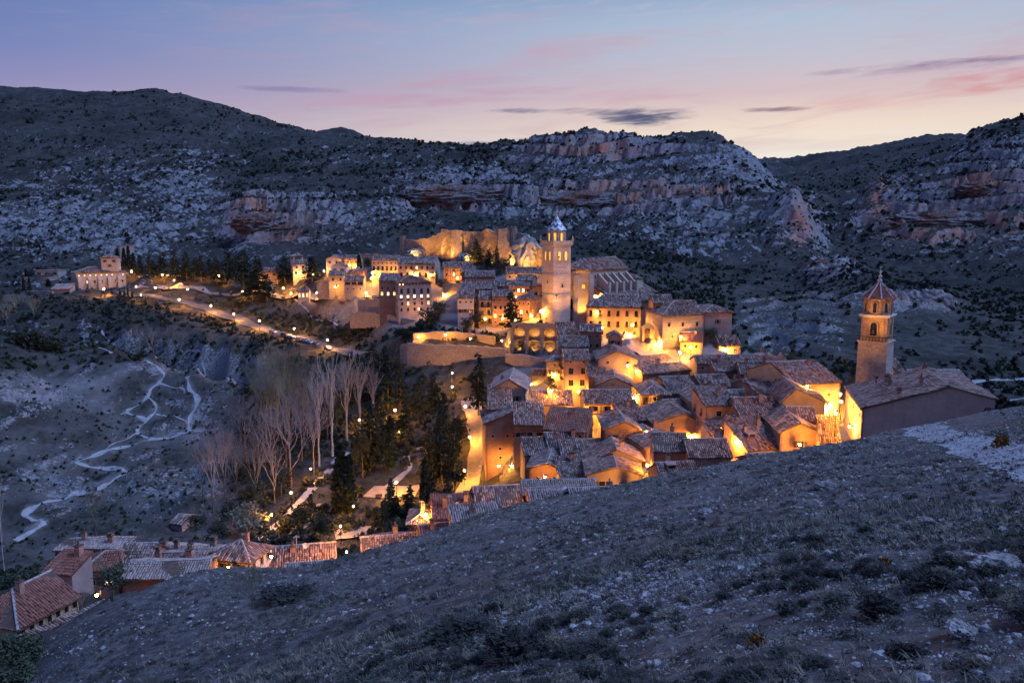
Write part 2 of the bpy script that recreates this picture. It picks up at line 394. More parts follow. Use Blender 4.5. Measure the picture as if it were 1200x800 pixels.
H('red corner house with lit side wall facing the bell tower square', (601, 350), (621, 352.5), 305, 11, 9.5, 'hip', 'brick', 'brown', rot=-24, f=[(1.4, 4, SM, ''), (4.2, 3, W, '1'), (7, 1, DR, '')], s=[(1.2, 4, SM, ''), (4, 2, SM, ''), (7.2, 1, DR, '')])
H('little gabled chapel room against the bell tower', (625.5, 336), (637, 335), 312, 7, 8, 'gs', 'brick', 'grey', rot=0, f=[(2, 2, AR, '')])
H('small lone stone hut among bushes at the foot of the trail hill', (200, 612), (213, 615), 196, 6, 3, 'gf', 'mauve', 'grey', name='hut', cat='hut', rot=-20, pitch=.4, f=[])
# -- the bishop's palace group
H('long orange palace front with tall dark windows', (687.5, 359), (751, 366), 283, 15, 12.5, 'gf', 'orange', 'grey', rot=-8, pitch=.5, f=[(1.4, 6, DR, ''), (5.2, 6, DR, ''), (8.6, 5, W, '')], s=[], ch=1, hipl=True, name='palace', cat='palace')
H('tall narrow link roof between palace and tower house', (741, 352.5), (762, 352), 287, 9, 12, 'hip', 'orange', 'grey', rot=4, f=[(2, 1, W, '')], ch=1)
H('tower house with one dark window at the top left corner', (766, 355), (789, 357), 272, 11, 12.5, 'gf', 'orange', 'grey', rot=0, f=[(1.0, 2, W, ''), (6, 1, SM, ''), (9, 2, SM, '')], ch=1, name='tower_house')
H('massive stone palace block with broad hip roof and lit base', (777, 369), (825, 363.5), 262, 17, 11, 'gf', 'stone', 'brown', rot=10, pitch=.45, hipl=True, f=[(2.6, 3, W, ''), (7, 2, SM, '')], s=[(3, 1, SM, '')], ch=1, name='palace_block', cat='palace')
H('end block of the stone palace at the cliff with plain wall', (825, 366), (858, 364), 268, 14, 10, 'hip', 'mauve', 'brown', rot=8, pitch=.4, f=[(2.5, 1, W, ''), (6.5, 1, SM, '')], name='palace_block', cat='palace')
H('small tiled house at the foot of the stone palace', (797, 399), (823, 401), 257, 9, 5, 'gf', 'ochre', 'grey', rot=-14, s=[], f=[(1.4, 2, SM, '')])
H('tiny upper roof stepping down beside the stone palace', (797, 393), (814, 391), 263, 6, 5, 'sh', 'orange', 'grey', rot=0, pitch=.4)
H('low house with lit yellow wall at the right end of the square', (843, 404), (868, 404), 262, 6, 4, 'sh', 'ochre', 'brown', rot=0, pitch=.4, f=[(1.5, 2, SM, '')])
# -- the middle, below the cathedral
H('dark-roofed low house just below the arcaded terrace, right', (656, 394), (678, 390), 268, 8, 5, 'sh', 'brick', 'brown', rot=8, pitch=.45, f=[(1.2, 2, WD, '')])
H('grey-roofed house with four small windows below the palace', (680, 388.5), (705, 390.5), 262, 9, 7, 'gf', 'brick', 'grey', rot=-4, f=[(1.2, 3, SM, ''), (4, 3, W, '')], s=[(2, 1, SM, '')], ch=1)
H('small dormer-like tower house at the corner of the lit square', (713, 394.5), (729, 394.5), 254, 6, 6, 'gs', 'mauve', 'grey', rot=-6, ap=1.3, f=[(1.2, 2, W, '')], s=[(1.3, 1, SM, '')])
H('low broad roof above the pink tower house', (654, 405), (690, 406), 256, 10, 4, 'gf', 'mauve', 'grey', rot=0, f=[(1.2, 4, SM, '')], ch=1)
H('four-storey pink house with big dark windows, lit from below', (661, 421), (691, 421), 243, 9, 16, 'gf', 'pink', 'grey', rot=2, f=[(.5, 2, SM, ''), (2.8, 2, 'w2', ''), (6.4, 2, 'w2', '')], s=[(1.2, 2, SM, ''), (3.4, 2, DR, '')], sbalc=[3.0, 6.4], ch=1, name='tower_house')
H('little stone house with conical-looking roof left of the pink house', (641, 422.5), (660, 422.5), 250, 7, 6.5, 'hip', 'stone', 'grey', rot=0, f=[(1.1, 1, SM, ''), (3, 2, W, '')], name='cottage')
H('wide gabled house with two small square windows under its eaves', (701, 420), (747, 421.5), 241, 15, 9, 'gs', 'mauve', 'grey', rot=-2, ap=2.6, f=[(1.0, 2, SM, '')], s=[(1.5, 3, SM, '')], ch=1)
H('gabled house with smooth grey rounded gable wall', (700, 450), (740, 454), 226, 12, 5, 'gs', 'grey', 'brown', rot=-6, ap=2.1, f=[], s=[(1.2, 2, SM, '')])
H('house with wooden veranda right of the pink house', (685, 472), (741, 471), 212, 9, 7, 'gf', 'ochre', 'grey', rot=2, pitch=.5, f=[(1.0, 3, WD, ''), (4.3, 4, DR, '')], balc=[3.0], ch=1)
H('dark-roofed house on the edge of the lit square', (752, 431), (794, 421), 247, 11, 5, 'gf', 'brick', 'grey', rot=24, f=[(1.2, 4, SM, '')])
H('long narrow lean-to roof running down beside the square', (753, 438), (809, 422), 236, 4, 4, 'sh', 'brick', 'grey', rot=26, pitch=.35, f=[(1.2, 5, SM, '')])
H('hip-roofed house with black balcony at the end of the lit alley', (753, 461), (784, 461), 217, 12, 8.5, 'hip', 'orange', 'brown', rot=0, pitch=.5, f=[(.9, 3, DR, ''), (4.6, 2, DR, '')], balc=[2.9], s=[])
H('grey-roofed wing right of the hip-roofed balcony house', (784, 460), (818, 456), 221, 13, 5, 'gf', 'brick', 'grey', rot=10, f=[(1.0, 3, SM, '1')], ch=1)
H('long stone house with plain back wall and three tiny openings', (817, 425), (893, 426), 240, 7, 5, 'gf', 'stone', 'grey', rot=2, f=[(1.3, 5, SM, '')], ch=0)
H('tiny hut with pyramid roof beside the ruined wall', (889, 417), (900, 416.5), 250, 3.5, 3.5, 'hip', 'stone', 'light', rot=0, f=[(1, 1, SM, '')], name='hut', cat='hut')
H('roof with an upright orange chimney right of the long stone house', (868, 437), (913, 440), 226, 10, 4, 'gf', 'brick', 'brown', rot=-6, f=[], ch=2)
H('low house with orange side wall and one dark window, middle of the roofs', (842, 458.5), (877, 454), 212, 8, 5, 'gf', 'orange', 'grey', rot=10, f=[(1.2, 2, SM, '')], ch=1)
H('broad tangled roof behind the low orange-walled house', (822, 452), (858, 447), 224, 9, 4, 'gf', 'brick', 'brown', rot=10, ch=1)
H('small dark-roofed house with orange gable right of the balcony house', (813, 470), (838, 466), 205, 10, 5, 'gs', 'orange', 'grey', rot=6, ap=1.6, f=[], ch=1)
H('house with a long dark red wall and a black doorway', (882, 460), (927, 450), 206, 10, 4.5, 'gf', 'brick', 'brown', rot=16, f=[(1.4, 2, WD, '')], ch=2)
H('shed roof below the long dark red wall', (893, 466), (932, 457), 197, 7, 4, 'sh', 'brick', 'brown', rot=14, pitch=.3)
H('ochre gabled house with bare lit wall facing the church street', (917, 469), (967, 471), 184, 13, 9, 'gs', 'ochre', 'grey', rot=-8, ap=3.0, a=.3, f=[(4.2, 1, SM, '')])
H('rooftop house with broad roof between the pink tower house and church street', (868, 490), (926, 487), 183, 13, 5, 'gf', 'brick', 'brown', rot=2, pitch=.45, f=[(1.3, 3, SM, '')], ch=3)
H('narrow sloping roof beside the ochre gable of the church street', (925, 491), (957, 491), 176, 8, 6, 'gf', 'ochre', 'brown', rot=-10, ch=0)
H('orange gabled house with one square window above the bare slope', (915, 505), (961, 506), 168, 14, 7, 'gs', 'orange', 'brown', rot=-4, ap=2.0, f=[(2.2, 1, 'w3', '')])
H('roof with a dark open skylight left of the orange gabled house', (876, 526), (915, 516), 168, 9, 4, 'sh', 'orange', 'brown', rot=14, pitch=.4, ch=2, dormer=True)
H('small purple-roofed annex at the right end of the orange house', (962, 520), (985, 523), 160, 7, 5, 'sh', 'ochre', 'brown', rot=-14, pitch=.5)
H('low house whose tiled roof just clears the bare slope', (884, 547), (962, 530), 143, 7, 4, 'gf', 'brick', 'grey', rot=10, pitch=.4)
H('tall pink house lit by two street lamps, four small windows', (827, 475), (861, 472.5), 190, 9, 11, 'sh', 'pink', 'grey', rot=6, pitch=.25, f=[(1.5, 1, 'w3', ''), (6.6, 2, 'w3', '1')], s=[(1.2, 2, DR, ''), (5, 1, W, '')], ch=1, name='tower_house')
H('gabled roof with bright ridge line left of the pink tower house', (767, 495), (822, 497), 196, 14, 6, 'gs', 'orange', 'brown', rot=4, ap=2.4, a=.6, f=[])
H('lower house with orange front under two sloping roofs', (757, 524), (807, 516), 182, 13, 6, 'gs', 'orange', 'brown', rot=12, ap=1.7, a=.45, f=[(2, 1, SM, '')], ch=1)
H('house with upright tile-hung wall above the bare slope', (807, 534), (857, 532), 159, 8, 5, 'gf', 'brick', 'brown', rot=0, pitch=.5, f=[(3, 1, SM, '')], hung=True)
H('house with dark rippled roof and small roof hatch left of tile-hung wall', (766, 527), (806, 533), 163, 9, 4, 'gf', 'brick', 'brown', rot=-6, pitch=.45)
H('foreground house with coarse rippled tiles sloping to the bare hill', (778, 567), (822, 557), 149, 10, 3.5, 'gf', 'brick', 'brown', rot=8, pitch=.55, dormer=True)
H('low tiled annex at the foot of the wide gabled house', (690, 441), (712, 442), 236, 6, 4, 'sh', 'brick', 'brown', rot=4, pitch=.4)
H('lean-to between the gabled house in the dip and the narrow lane', (728, 493), (757, 490), 200, 8, 4, 'sh', 'orange', 'brown', rot=10, pitch=.35)
H('small tangled roof above the rust-coloured wing, right', (641, 521), (664, 522), 193, 6, 4, 'sh', 'brick', 'grey', rot=-6, pitch=.4)
H('low roof in the alley behind the bright ridge line', (784, 481), (812, 476), 208, 8, 4, 'gf', 'orange', 'brown', rot=12)
H('patchwork roof below the low orange-walled house', (854, 472), (890, 466), 201, 9, 4, 'gf', 'brick', 'grey', rot=14, ch=2)
H('low roof squeezed against the left end of the church', (902, 447), (935, 444), 212, 9, 4, 'gf', 'brick', 'brown', rot=6, ch=1)
H('crumbling little house in the yard left of the pink house', (622, 438), (640, 439), 256, 5, 4, 'gf', 'stone', 'brown', rot=-10)
H('shed roof under the long stone house', (838, 434), (868, 436), 232, 6, 4, 'sh', 'brick', 'grey', rot=0, pitch=.4)
H('narrow gabled house between the skylight roof and the tall pink house', (862, 506), (880, 503), 178, 9, 5, 'gs', 'orange', 'brown', rot=6, ap=1.4, f=[(1.4, 1, SM, '')])
H('roof stub above the tile-hung wall', (836, 512), (858, 510), 182, 6, 4, 'sh', 'ochre', 'brown', rot=10, pitch=.3)
# -- lower left of the town
H('rust-coloured tall house over the road, highest of the left row', (569.5, 496), (602, 488), 205, 13, 15, 'gs', 'brick', 'grey', rot=6, ap=3.2, a=.98, rr=3.1, f=[(3.2, 2, SM, ''), (6.6, 1, SM, ''), (9, 1, SM, '')], s=[])
H('rust-coloured wing with big square windows right of the tall road house', (602.5, 497), (637, 498.5), 201, 8, 14, 'sh', 'brick', 'grey', rot=0, pitch=.4, f=[(2.2, 3, 'w3', ''), (9, 2, SM, '')], s=[])
H('long undulating roof below the bright yellow house', (637, 502), (688, 513), 198, 8, 5, 'sh', 'brick', 'grey', rot=-14, pitch=.4, f=[(1.2, 3, SM, '')])
H('upper left tower house with pale tiled double roof above the road', (575, 455), (616, 459), 221, 15, 9, 'gs', 'stone', 'light', rot=-4, ap=2.9, a=.55, f=[(2.2, 2, W, '')], s=[], ch=1)
H('middle house stepping down between tower house and tall road house', (572, 478), (600, 476), 213, 8, 7, 'sh', 'stone', 'grey', rot=2, pitch=.5, f=[(1.4, 1, W, '')])
H('small hipped roof left of the bright yellow house', (599, 486), (621, 486), 208, 9, 4, 'hip', 'stone', 'grey', rot=0, pitch=.5)
H('low bright yellow house with three shutters, floodlit by the lane', (625, 473), (671, 473), 212, 9, 5, 'gf', 'ochre', 'grey', rot=0, pitch=.5, f=[(3.2, 4, W, '')], s=[])
H('gabled house in the dip with two windows and white ridge line', (709, 502), (749, 502), 193, 13, 6, 'gs', 'brick', 'grey', rot=0, ap=1.9, a=.58, f=[(1.6, 2, W, '')], ch=1)
H('jumbled grey roof in the middle of the dip', (645, 532), (684, 527), 188, 14, 5, 'gf', 'brick', 'grey', rot=8, pitch=.4, ch=2)
H('lean-to roof against the rust-coloured wing', (615, 533), (645, 528), 188, 6, 5, 'sh', 'orange', 'grey', rot=8, pitch=.35, f=[(1.2, 3, SM, '')])
H('dark red round-cornered gabled house in the dip', (620, 548), (661, 553), 178, 13, 6, 'gs', 'brick', 'grey', rot=-8, ap=1.3, a=.52, f=[(2, 2, SM, '')])
H('small grey roof with capped chimney in the dip', (661, 546), (688, 543), 181, 8, 5, 'sh', 'brick', 'grey', rot=6, pitch=.4, ch=1)
H('lowest lean-to in the dip behind the rippled band of tiles', (657, 566), (690, 562), 171, 8, 4, 'sh', 'brick', 'grey', rot=6, pitch=.35, ch=1)
H('grey roof behind the high-walled house of the dip', (680, 533), (709, 528), 188, 10, 5, 'gf', 'brick', 'grey', rot=6, pitch=.4)
H('high-walled house with sharp bright verge in the dip', (688, 543), (752, 533), 177, 9, 8, 'gs', 'mauve', 'brown', rot=0, ap=3.5, a=.54, rr=1.0, f=[])
H('gabled house with one square window and half-lit wall', (689, 555), (751, 556), 168, 10, 5, 'gs', 'mauve', 'brown', rot=-2, ap=1.7, a=.55, f=[(1.7, 2, 'w3', '')])
# -- nearest roofs along the foot of the bare slope
H('long rippled roof band along the foot of the slope', (613, 578), (700, 575), 153, 7, 4, 'gf', 'brick', 'light', rot=3, pitch=.35)
H('pale flat-looking roof with arched dormer', (622, 588), (673, 584), 141, 8, 4, 'gf', 'brick', 'light', rot=6, pitch=.2, arch=True)
H('rippled roof beside the arched dormer, half sunk behind the slope', (671, 588), (742, 580), 138, 8, 4, 'gf', 'brick', 'light', rot=6, pitch=.3, ch=1)
H('house with a bright yellow strip of wall under its eave', (558, 593), (613, 587), 145, 9, 4.5, 'gf', 'ochre', 'grey', rot=10, pitch=.5, f=[(1.6, 1, WD, '')], ch=0)
H('red roof with a cluster of white aerials on it', (507, 607), (558, 602), 141, 7, 3.5, 'sh', 'brick', 'red', rot=8, pitch=.3, ch=2, aerial=True)
H('low pink lean-to below the yellow strip house', (531, 617), (588, 604), 130, 6, 3, 'sh', 'brick', 'light', rot=12, pitch=.28)
H('small house of steep pan-tile rows among the slope-foot roofs', (493, 631), (531, 616), 133, 5, 4, 'gf', 'brick', 'red', rot=16, pitch=.6)
H('little flat-hipped outbuilding left of the aerial roof', (478, 613), (503, 613), 141, 7, 4, 'hip', 'brick', 'brown', rot=0, f=[])
H('house with lit orange gable end beside the garden lamp', (424, 648), (490, 634), 132, 8, 4, 'gf', 'orange', 'brown', rot=12, pitch=.32, ch=1)
H('long low strip of pan-tile rows running along the slope foot', (335, 674), (436, 657), 118, 4, 3, 'gf', 'brick', 'light', rot=12, pitch=.5)
H('broad rippled roof right of the white hip-roofed house', (316, 665), (393, 651), 128, 8, 4, 'gf', 'brick', 'brown', rot=12, pitch=.5, ch=1, aerial=True)
H('white house with pyramid roof and glowing eaves', (246, 653), (293, 657), 124, 7, 5, 'hip', 'white', 'brown', rot=-12, pitch=.55, f=[(.8, 2, W, '')], s=[(.8, 3, W, '')])
H('pale pink roof in front of the dark tiled row, nearest the slope', (143, 678), (240, 668), 112, 7, 4, 'gf', 'brick', 'light', rot=6, pitch=.28, ch=0)
H('dark tiled roof right of the red hip-roofed house', (135, 668), (172, 668), 118, 9, 4, 'gf', 'brick', 'grey', rot=4, pitch=.55)
H('long pale roof with a row of chimneys behind the white house', (172, 652), (249, 658), 129, 5.5, 4, 'gf', 'brick', 'light', rot=-4, pitch=.3, ch=4)
H('dark middle roof under the row of chimneys', (170, 667), (236, 664), 120, 7, 3.5, 'gf', 'brick', 'grey', rot=4, pitch=.35, ch=2)
H('coral roof with two chimneys behind the red house', (64, 644), (146, 641), 135, 4.5, 4, 'sh', 'mauve', 'light', rot=2, pitch=.1, ch=2)
H('red hip-roofed house with orange walls by the lone tree', (97, 667), (137, 661), 116, 6, 5.5, 'gf', 'mauve', 'red', rot=8, pitch=.5, hipl=True, f=[(1.4, 2, 'w3', '1')])
H('low red wing with a dark window slot left of the red house', (52, 668), (84, 675), 113, 4, 3, 'sh', 'mauve', 'red', rot=-14, pitch=.4, f=[(1.2, 1, WD, '')])
H('biggest foreground house with long striped roof and row of small arches', (20, 735), (91, 691), 90, 8.5, 4.5, 'gf', 'ochre', 'red', rot=73, pitch=.64, hipl=True, f=[(.4, 9, 'sa', '')], s=[])
H('lean-to roof in front of the little arches, foot of the slope', (28, 752), (128, 700), 85, 1.1, 2.5, 'sh', 'brick', 'brown', rot=62, pitch=.15)
# -- right, round the church of the slender tower
H('church with broad roof and glowing ochre wall beside the slender brick tower', (932, 450), (985, 437), 196, 22, 13, 'gf', 'ochre', 'brown', name='church', cat='church', rot=16, pitch=.34, f=[(3, 2, SM, '')])
H('small gabled annex right of the slender brick tower', (1047, 436), (1061, 437), 196, 10, 5, 'gf', 'ochre', 'brown', rot=0)
H('low striped-roof barn behind the plain hall', (1072, 446), (1133, 448), 192, 8, 4, 'gf', 'brick', 'light', rot=0, pitch=.5, name='barn', cat='barn')
H('large plain hall with wide tiled roof beside the dirt track', (1010.5, 478), (1165, 478), 151, 22, 5.5, 'gs', 'rose', 'brown', rot=-15, ap=5.0, a=.66, rr=3.2, f=[], s=[(1.5, 5, SM, '')], ch=5, name='hall', cat='hall')

# ------------------------------------------------------------------ terrain: heights from sight-line control points


def frame_of(Lp, Rp, D, o):
    """front-left eave point, width and turn of a house"""
    A = pix(*Lp, D)
    rot = o.get('rot')
    Rpx = Rp if not isinstance(Rp, tuple) else Rp[0]
    r = R(rot)
    k = (Rpx - 600) / F
    yy = cp + 0 * sp
    # iterate: the sight line of the right end meets the turned front edge
    wd = 5.0
    for _ in range(8):
        B = A + wd * np.array([math.cos(r), math.sin(r), 0])
        # project B
        yc = B[1] * cp - B[2] * sp
        u = B[0] / yc * F + 600
        B2 = A + (wd + 0.5) * np.array([math.cos(r), math.sin(r), 0])
        u2 = B2[0] / (B2[1] * cp - B2[2] * sp) * F + 600
        wd += (Rpx - u) / max(1e-3, (u2 - u) / 0.5)
        wd = min(60, max(1.5, wd))
    return A, wd, r


CP = []        # (x, y, z, softness)


def c(px, py, D, dz=0.0, soft=0.0):
    p = pix(px, py, D); CP.append((p[0], p[1], p[2] + dz, soft))


for x_, d_, z_ in [(-3, 2.5, -2.6), (0, 2.5, -2.2), (3, 2.5, -1.8), (-6, 4, -4.2), (6, 4, -2.6), (-20, 8, -14), (14, 9, -3.5)]:
    CP.append((x_, d_, z_, 0))
# the bare slope in front
for px, rows in {0: [(800, 63), (770, 66), (752, 71)], 45: [(800, 56), (770, 61), (742, 68)], 90: [(800, 51), (760, 58), (724, 68)], 132: [(800, 47), (760, 55), (702, 70)], 165: [(800, 44), (750, 54), (696, 71)],
                 195: [(800, 42), (750, 52), (682, 73)], 230: [(800, 39), (740, 52), (675, 76)], 265: [(800, 37), (740, 50), (669, 79)], 310: [(800, 33), (750, 45), (710, 59), (672, 81)], 350: [(800, 30), (740, 44), (671, 83)],
                 400: [(800, 27), (750, 37), (700, 55), (661, 87)], 450: [(800, 24.5), (740, 36), (690, 54), (650, 90)], 500: [(800, 22), (750, 30), (700, 43), (660, 62), (632, 94)], 550: [(800, 20), (700, 39), (650, 62), (612, 98)],
                 600: [(800, 18), (750, 25), (700, 36), (650, 55), (601, 105)], 650: [(800, 16), (700, 32), (640, 52), (592, 106)], 700: [(800, 14.5), (750, 20), (700, 29), (650, 43), (610, 68), (583, 109)], 750: [(800, 13), (700, 26), (620, 50), (572, 110)],
                 800: [(800, 12), (750, 16.5), (700, 23), (650, 33), (600, 55), (563, 112)], 850: [(800, 11), (650, 30), (590, 55), (553, 113)], 900: [(800, 10), (700, 18.5), (650, 27), (600, 41), (565, 66), (543, 114)],
                 950: [(800, 9.5), (650, 25), (570, 53), (533, 113)], 1000: [(800, 9), (700, 16), (650, 23), (600, 35), (560, 56), (521, 112)],
                 1040: [(800, 8.8), (620, 29), (550, 57), (506, 110)], 1070: [(800, 8.6), (700, 15), (620, 28), (560, 50), (514, 95)], 1130: [(800, 8.3), (700, 14), (620, 25.5), (570, 42), (538, 62)],
                 1200: [(800, 8), (700, 13), (640, 20), (580, 33), (556, 43)]}.items():
    for py, D in rows: c(px, py, D)
    px_, (py, D) = px, rows[-1]
    if px < 1030: c(px, py, D * 1.12, -4.0 - 0.02 * D)
# the dirt track and the bank above it, right
for q in [(1200, 540, 50), (1160, 528, 60), (1120, 516, 74), (1085, 506, 92), (1075, 499, 108), (1110, 494, 122), (1150, 490, 128),
          (1200, 512, 66), (1160, 505, 86), (1200, 488, 84), (1180, 480, 104), (1200, 476, 112)]: c(*q)
for q in [(1240, 540, 48), (1240, 488, 80), (1240, 470, 120)]: c(*q)
for q in [(1165, 474, 190), (1200, 468, 185), (1240, 466, 185), (1140, 452, 215), (1200, 446, 250), (1120, 448, 240)]: c(*q)
# the hill with the winding trails, left
for q in [(-40, 390, 330), (0, 391, 330), (45, 392, 330), (90, 398, 330), (130, 403, 328), (180, 415, 320), (230, 430, 308), (270, 444, 296), (292, 453, 285)]:
    c(*q); p = q; c(p[0] + 12, p[1], p[2] + 34, -22)
for q in [(-40, 450, 275), (0, 450, 275), (0, 520, 240), (0, 590, 210), (-40, 600, 205), (40, 480, 265), (60, 440, 300), (100, 430, 306), (100, 470, 280), (100, 520, 252), (100, 577, 224), (150, 440, 300),
          (150, 480, 282), (150, 520, 256), (150, 560, 232), (190, 450, 298), (200, 480, 284), (220, 506, 266), (240, 500, 272), (250, 460, 286), (275, 470, 284),
          (250, 520, 258), (30, 610, 203), (60, 610, 205), (100, 605, 208), (150, 590, 214), (20, 640, 188), (80, 630, 190), (150, 620, 196), (220, 590, 210), (200, 620, 196),
          (-40, 650, 182), (240, 560, 232), (270, 520, 250)]: c(*q)
# gorge and terraces behind it
for q in [(-40, 365, 390), (0, 366, 392), (50, 372, 388), (100, 374, 390), (150, 385, 380), (200, 392, 372), (240, 400, 360), (270, 412, 345), (300, 418, 335), (330, 432, 318),
          (0, 350, 450), (40, 351, 448), (80, 349, 452), (110, 346, 450), (140, 347, 446), (170, 352, 436), (200, 360, 420), (230, 366, 410), (260, 382, 390), (300, 396, 362), (340, 408, 346), (380, 418, 326)]: c(*q)
# the lamp-lit road and the garden terrace
for q in [(140, 343, 460), (160, 345, 455), (200, 350, 445), (225, 355, 432), (247, 362, 416), (274, 371, 400), (304, 381, 382), (330, 390, 368), (344, 394, 362), (384, 405, 342), (400, 409, 334), (425, 415, 322)]:
    c(*q); c(q[0], q[1] - 2.2, q[2] + 9)
for q in [(165, 333, 472), (200, 336, 468), (240, 338, 462), (285, 341, 452), (150, 324, 490), (200, 327, 490), (240, 328, 484), (280, 330, 476), (320, 335, 452),
          (330, 347, 425), (370, 350, 405), (410, 352, 392), (345, 352, 418), (370, 372, 388), (400, 385, 372), (430, 392, 352), (440, 376, 362), (480, 378, 352), (420, 366, 374), (325, 366, 405)]: c(*q)
# the wooded river bank and the park
for q in [(300, 590, 212), (310, 632, 186), (330, 612, 196), (345, 597, 203), (372, 566, 220), (395, 540, 235), (407, 530, 240), (340, 540, 240), (300, 540, 246), (330, 500, 264), (300, 480, 278), (380, 500, 262),
          (420, 500, 262), (440, 470, 284), (400, 455, 292), (360, 455, 296), (440, 440, 308), (400, 620, 188), (430, 640, 180), (400, 645, 178), (380, 640, 178), (430, 575, 212), (460, 570, 214), (480, 610, 190), (500, 585, 203),
          (500, 540, 228), (480, 510, 245), (470, 490, 258), (500, 495, 252), (520, 470, 262), (530, 445, 278), (545, 490, 242), (550, 512, 232), (556, 540, 220), (545, 575, 205), (530, 600, 190), (560, 565, 208), (470, 450, 284), (480, 430, 296),
          (570, 455, 262), (520, 430, 288), (600, 440, 262), (640, 445, 252), (600, 455, 250)]: c(*q)
# foot of the castle and the terraces in front of the cathedral
for q in [(471, 300, 412), (500, 300, 408), (540, 306, 398), (575, 308, 392), (605, 314, 386), (635, 316, 380), (560, 312, 388), (500, 396, 305), (550, 402, 296), (590, 404, 292), (530, 385, 314), (500, 386, 318),
          (600, 379, 292), (640, 379, 300), (660, 382, 296), (690, 384, 288), (610, 414, 276), (650, 412, 270), (762, 396, 266), (800, 408, 258), (740, 398, 262), (850, 412, 256), (560, 388, 312), (590, 388, 306), (700, 352, 306), (770, 348, 305)]: c(*q)
for px, D in [(475, 416), (520, 408), (570, 402), (620, 396)]: c(px, 300, D + 12, -1, 0.0); c(px, 300, D + 60, -14)
# cliffs behind: mountains
for q in [(-60, 325, 520), (0, 330, 540), (60, 318, 545), (120, 312, 560), (200, 320, 545), (260, 318, 540), (320, 312, 525), (380, 302, 505), (440, 298, 480), (500, 296, 470), (560, 298, 470), (640, 300, 455), (700, 300, 440), (760, 320, 410), (800, 340, 390), (850, 352, 375), (880, 372, 350),
          (900, 395, 320), (900, 412, 290), (930, 425, 262), (980, 428, 250)]: c(*q)
for q in [(-60, 98, 1300), (0, 100, 1300), (50, 105, 1300), (100, 108, 1290), (180, 107, 1260), (220, 113, 1250), (260, 123, 1240), (310, 140, 1240), (350, 151, 1220), (372, 158, 1180), (440, 165, 1120), (480, 166, 1060), (530, 170, 1000), (560, 172, 960), (590, 168, 900), (640, 164, 880), (690, 160, 850), (730, 163, 850), (760, 162, 830), (795, 158, 810), (825, 155, 800), (845, 162, 800), (860, 176, 790), (880, 190, 780)]:
    c(*q); c(q[0], q[1], q[2] * 1.12, -25); c(q[0], q[1], q[2] * 1.6, -60)
c(400, 150, 1700); c(380, 154, 1650); c(425, 158, 1700); c(400, 150, 2000, -60)
for q in [(0, 150, 1020), (0, 200, 830), (0, 250, 690), (0, 290, 610), (100, 150, 1030), (100, 200, 840), (100, 250, 690), (110, 285, 610), (200, 150, 1030), (200, 200, 830), (200, 250, 670), (210, 290, 590), (-60, 200, 830), (-60, 280, 640),
          (300, 170, 1010), (300, 200, 850), (270, 290, 600), (255, 250, 690), (255, 225, 740), (285, 225, 700), (285, 245, 640), (300, 276, 600), (345, 240, 650), (345, 278, 585), (400, 190, 900), (400, 230, 690), (400, 276, 570), (450, 200, 850), (450, 240, 670), (470, 270, 560),
          (500, 190, 900), (500, 228, 700), (500, 246, 690), (560, 228, 700), (560, 246, 685), (560, 270, 590), (600, 196, 840), (600, 182, 860), (600, 220, 720), (660, 195, 800), (660, 178, 815), (690, 222, 700), (690, 248, 688), (740, 195, 780), (740, 178, 795),
          (740, 240, 660), (740, 280, 530), (800, 180, 770), (800, 215, 690), (800, 240, 640), (800, 290, 500), (850, 200, 720), (850, 250, 600), (850, 310, 460), (890, 225, 660), (890, 270, 560), (890, 320, 440),
          (925, 222, 580), (940, 245, 560), (946, 270, 540), (930, 305, 470), (905, 235, 610), (950, 310, 455)]: c(*q)
for q in [(890, 189, 1500), (920, 187, 1480), (960, 184, 1450), (1010, 176, 1400), (1060, 166, 1350), (1100, 160, 1300), (1125, 159, 1240), (1140, 157, 920), (1160, 152, 890), (1180, 146, 870), (1200, 140, 850), (1260, 130, 850)]:
    c(*q); c(q[0], q[1], q[2] * 1.12, -25); c(q[0], q[1], q[2] * 1.6, -60)
for q in [(930, 210, 1150), (960, 230, 960), (965, 290, 680), (970, 305, 560), (1000, 200, 1150), (1010, 230, 880), (1024, 225, 760), (1024, 245, 735), (1022, 280, 700), (1040, 210, 820), (1060, 300, 600), (1060, 265, 660), (1100, 200, 800), (1100, 245, 700), (1100, 268, 685), (1100, 290, 610),
          (1150, 190, 760), (1150, 240, 680), (1150, 265, 665), (1160, 300, 560), (1200, 180, 740), (1200, 240, 650), (1200, 290, 600), (1200, 320, 480), (1260, 240, 640), (1260, 330, 440), (1150, 335, 430), (1090, 330, 460), (1000, 325, 450), (1200, 360, 365), (1120, 372, 350),
          (930, 335, 425), (960, 322, 425), (990, 312, 420), (1000, 330, 400), (950, 350, 380), (920, 372, 340), (940, 400, 292), (960, 385, 310), (985, 350, 370), (1000, 346, 372), (1050, 344, 368), (1100, 348, 362), (1105, 366, 352), (1060, 366, 350), (1060, 400, 298), (1120, 400, 302),
          (1120, 430, 262), (1170, 425, 272), (1200, 415, 285), (1260, 440, 250), (1160, 440, 258), (990, 400, 290), (1000, 420, 262), (1060, 425, 262)]: c(*q)

# foot and top of the arcaded terrace
A_ = pix(600, 381, 285); r_ = R(-14)
for k in np.linspace(-1, 20, 8):
    for b_, dz in ((-9, -11.6), (-4, -11.3), (-1.5, -11.2), (6, -1.2), (10, -.6)):
        CP.append((A_[0] + k * math.cos(r_) - b_ * math.sin(r_), A_[1] + k * math.sin(r_) + b_ * math.cos(r_), A_[2] + dz, 0))

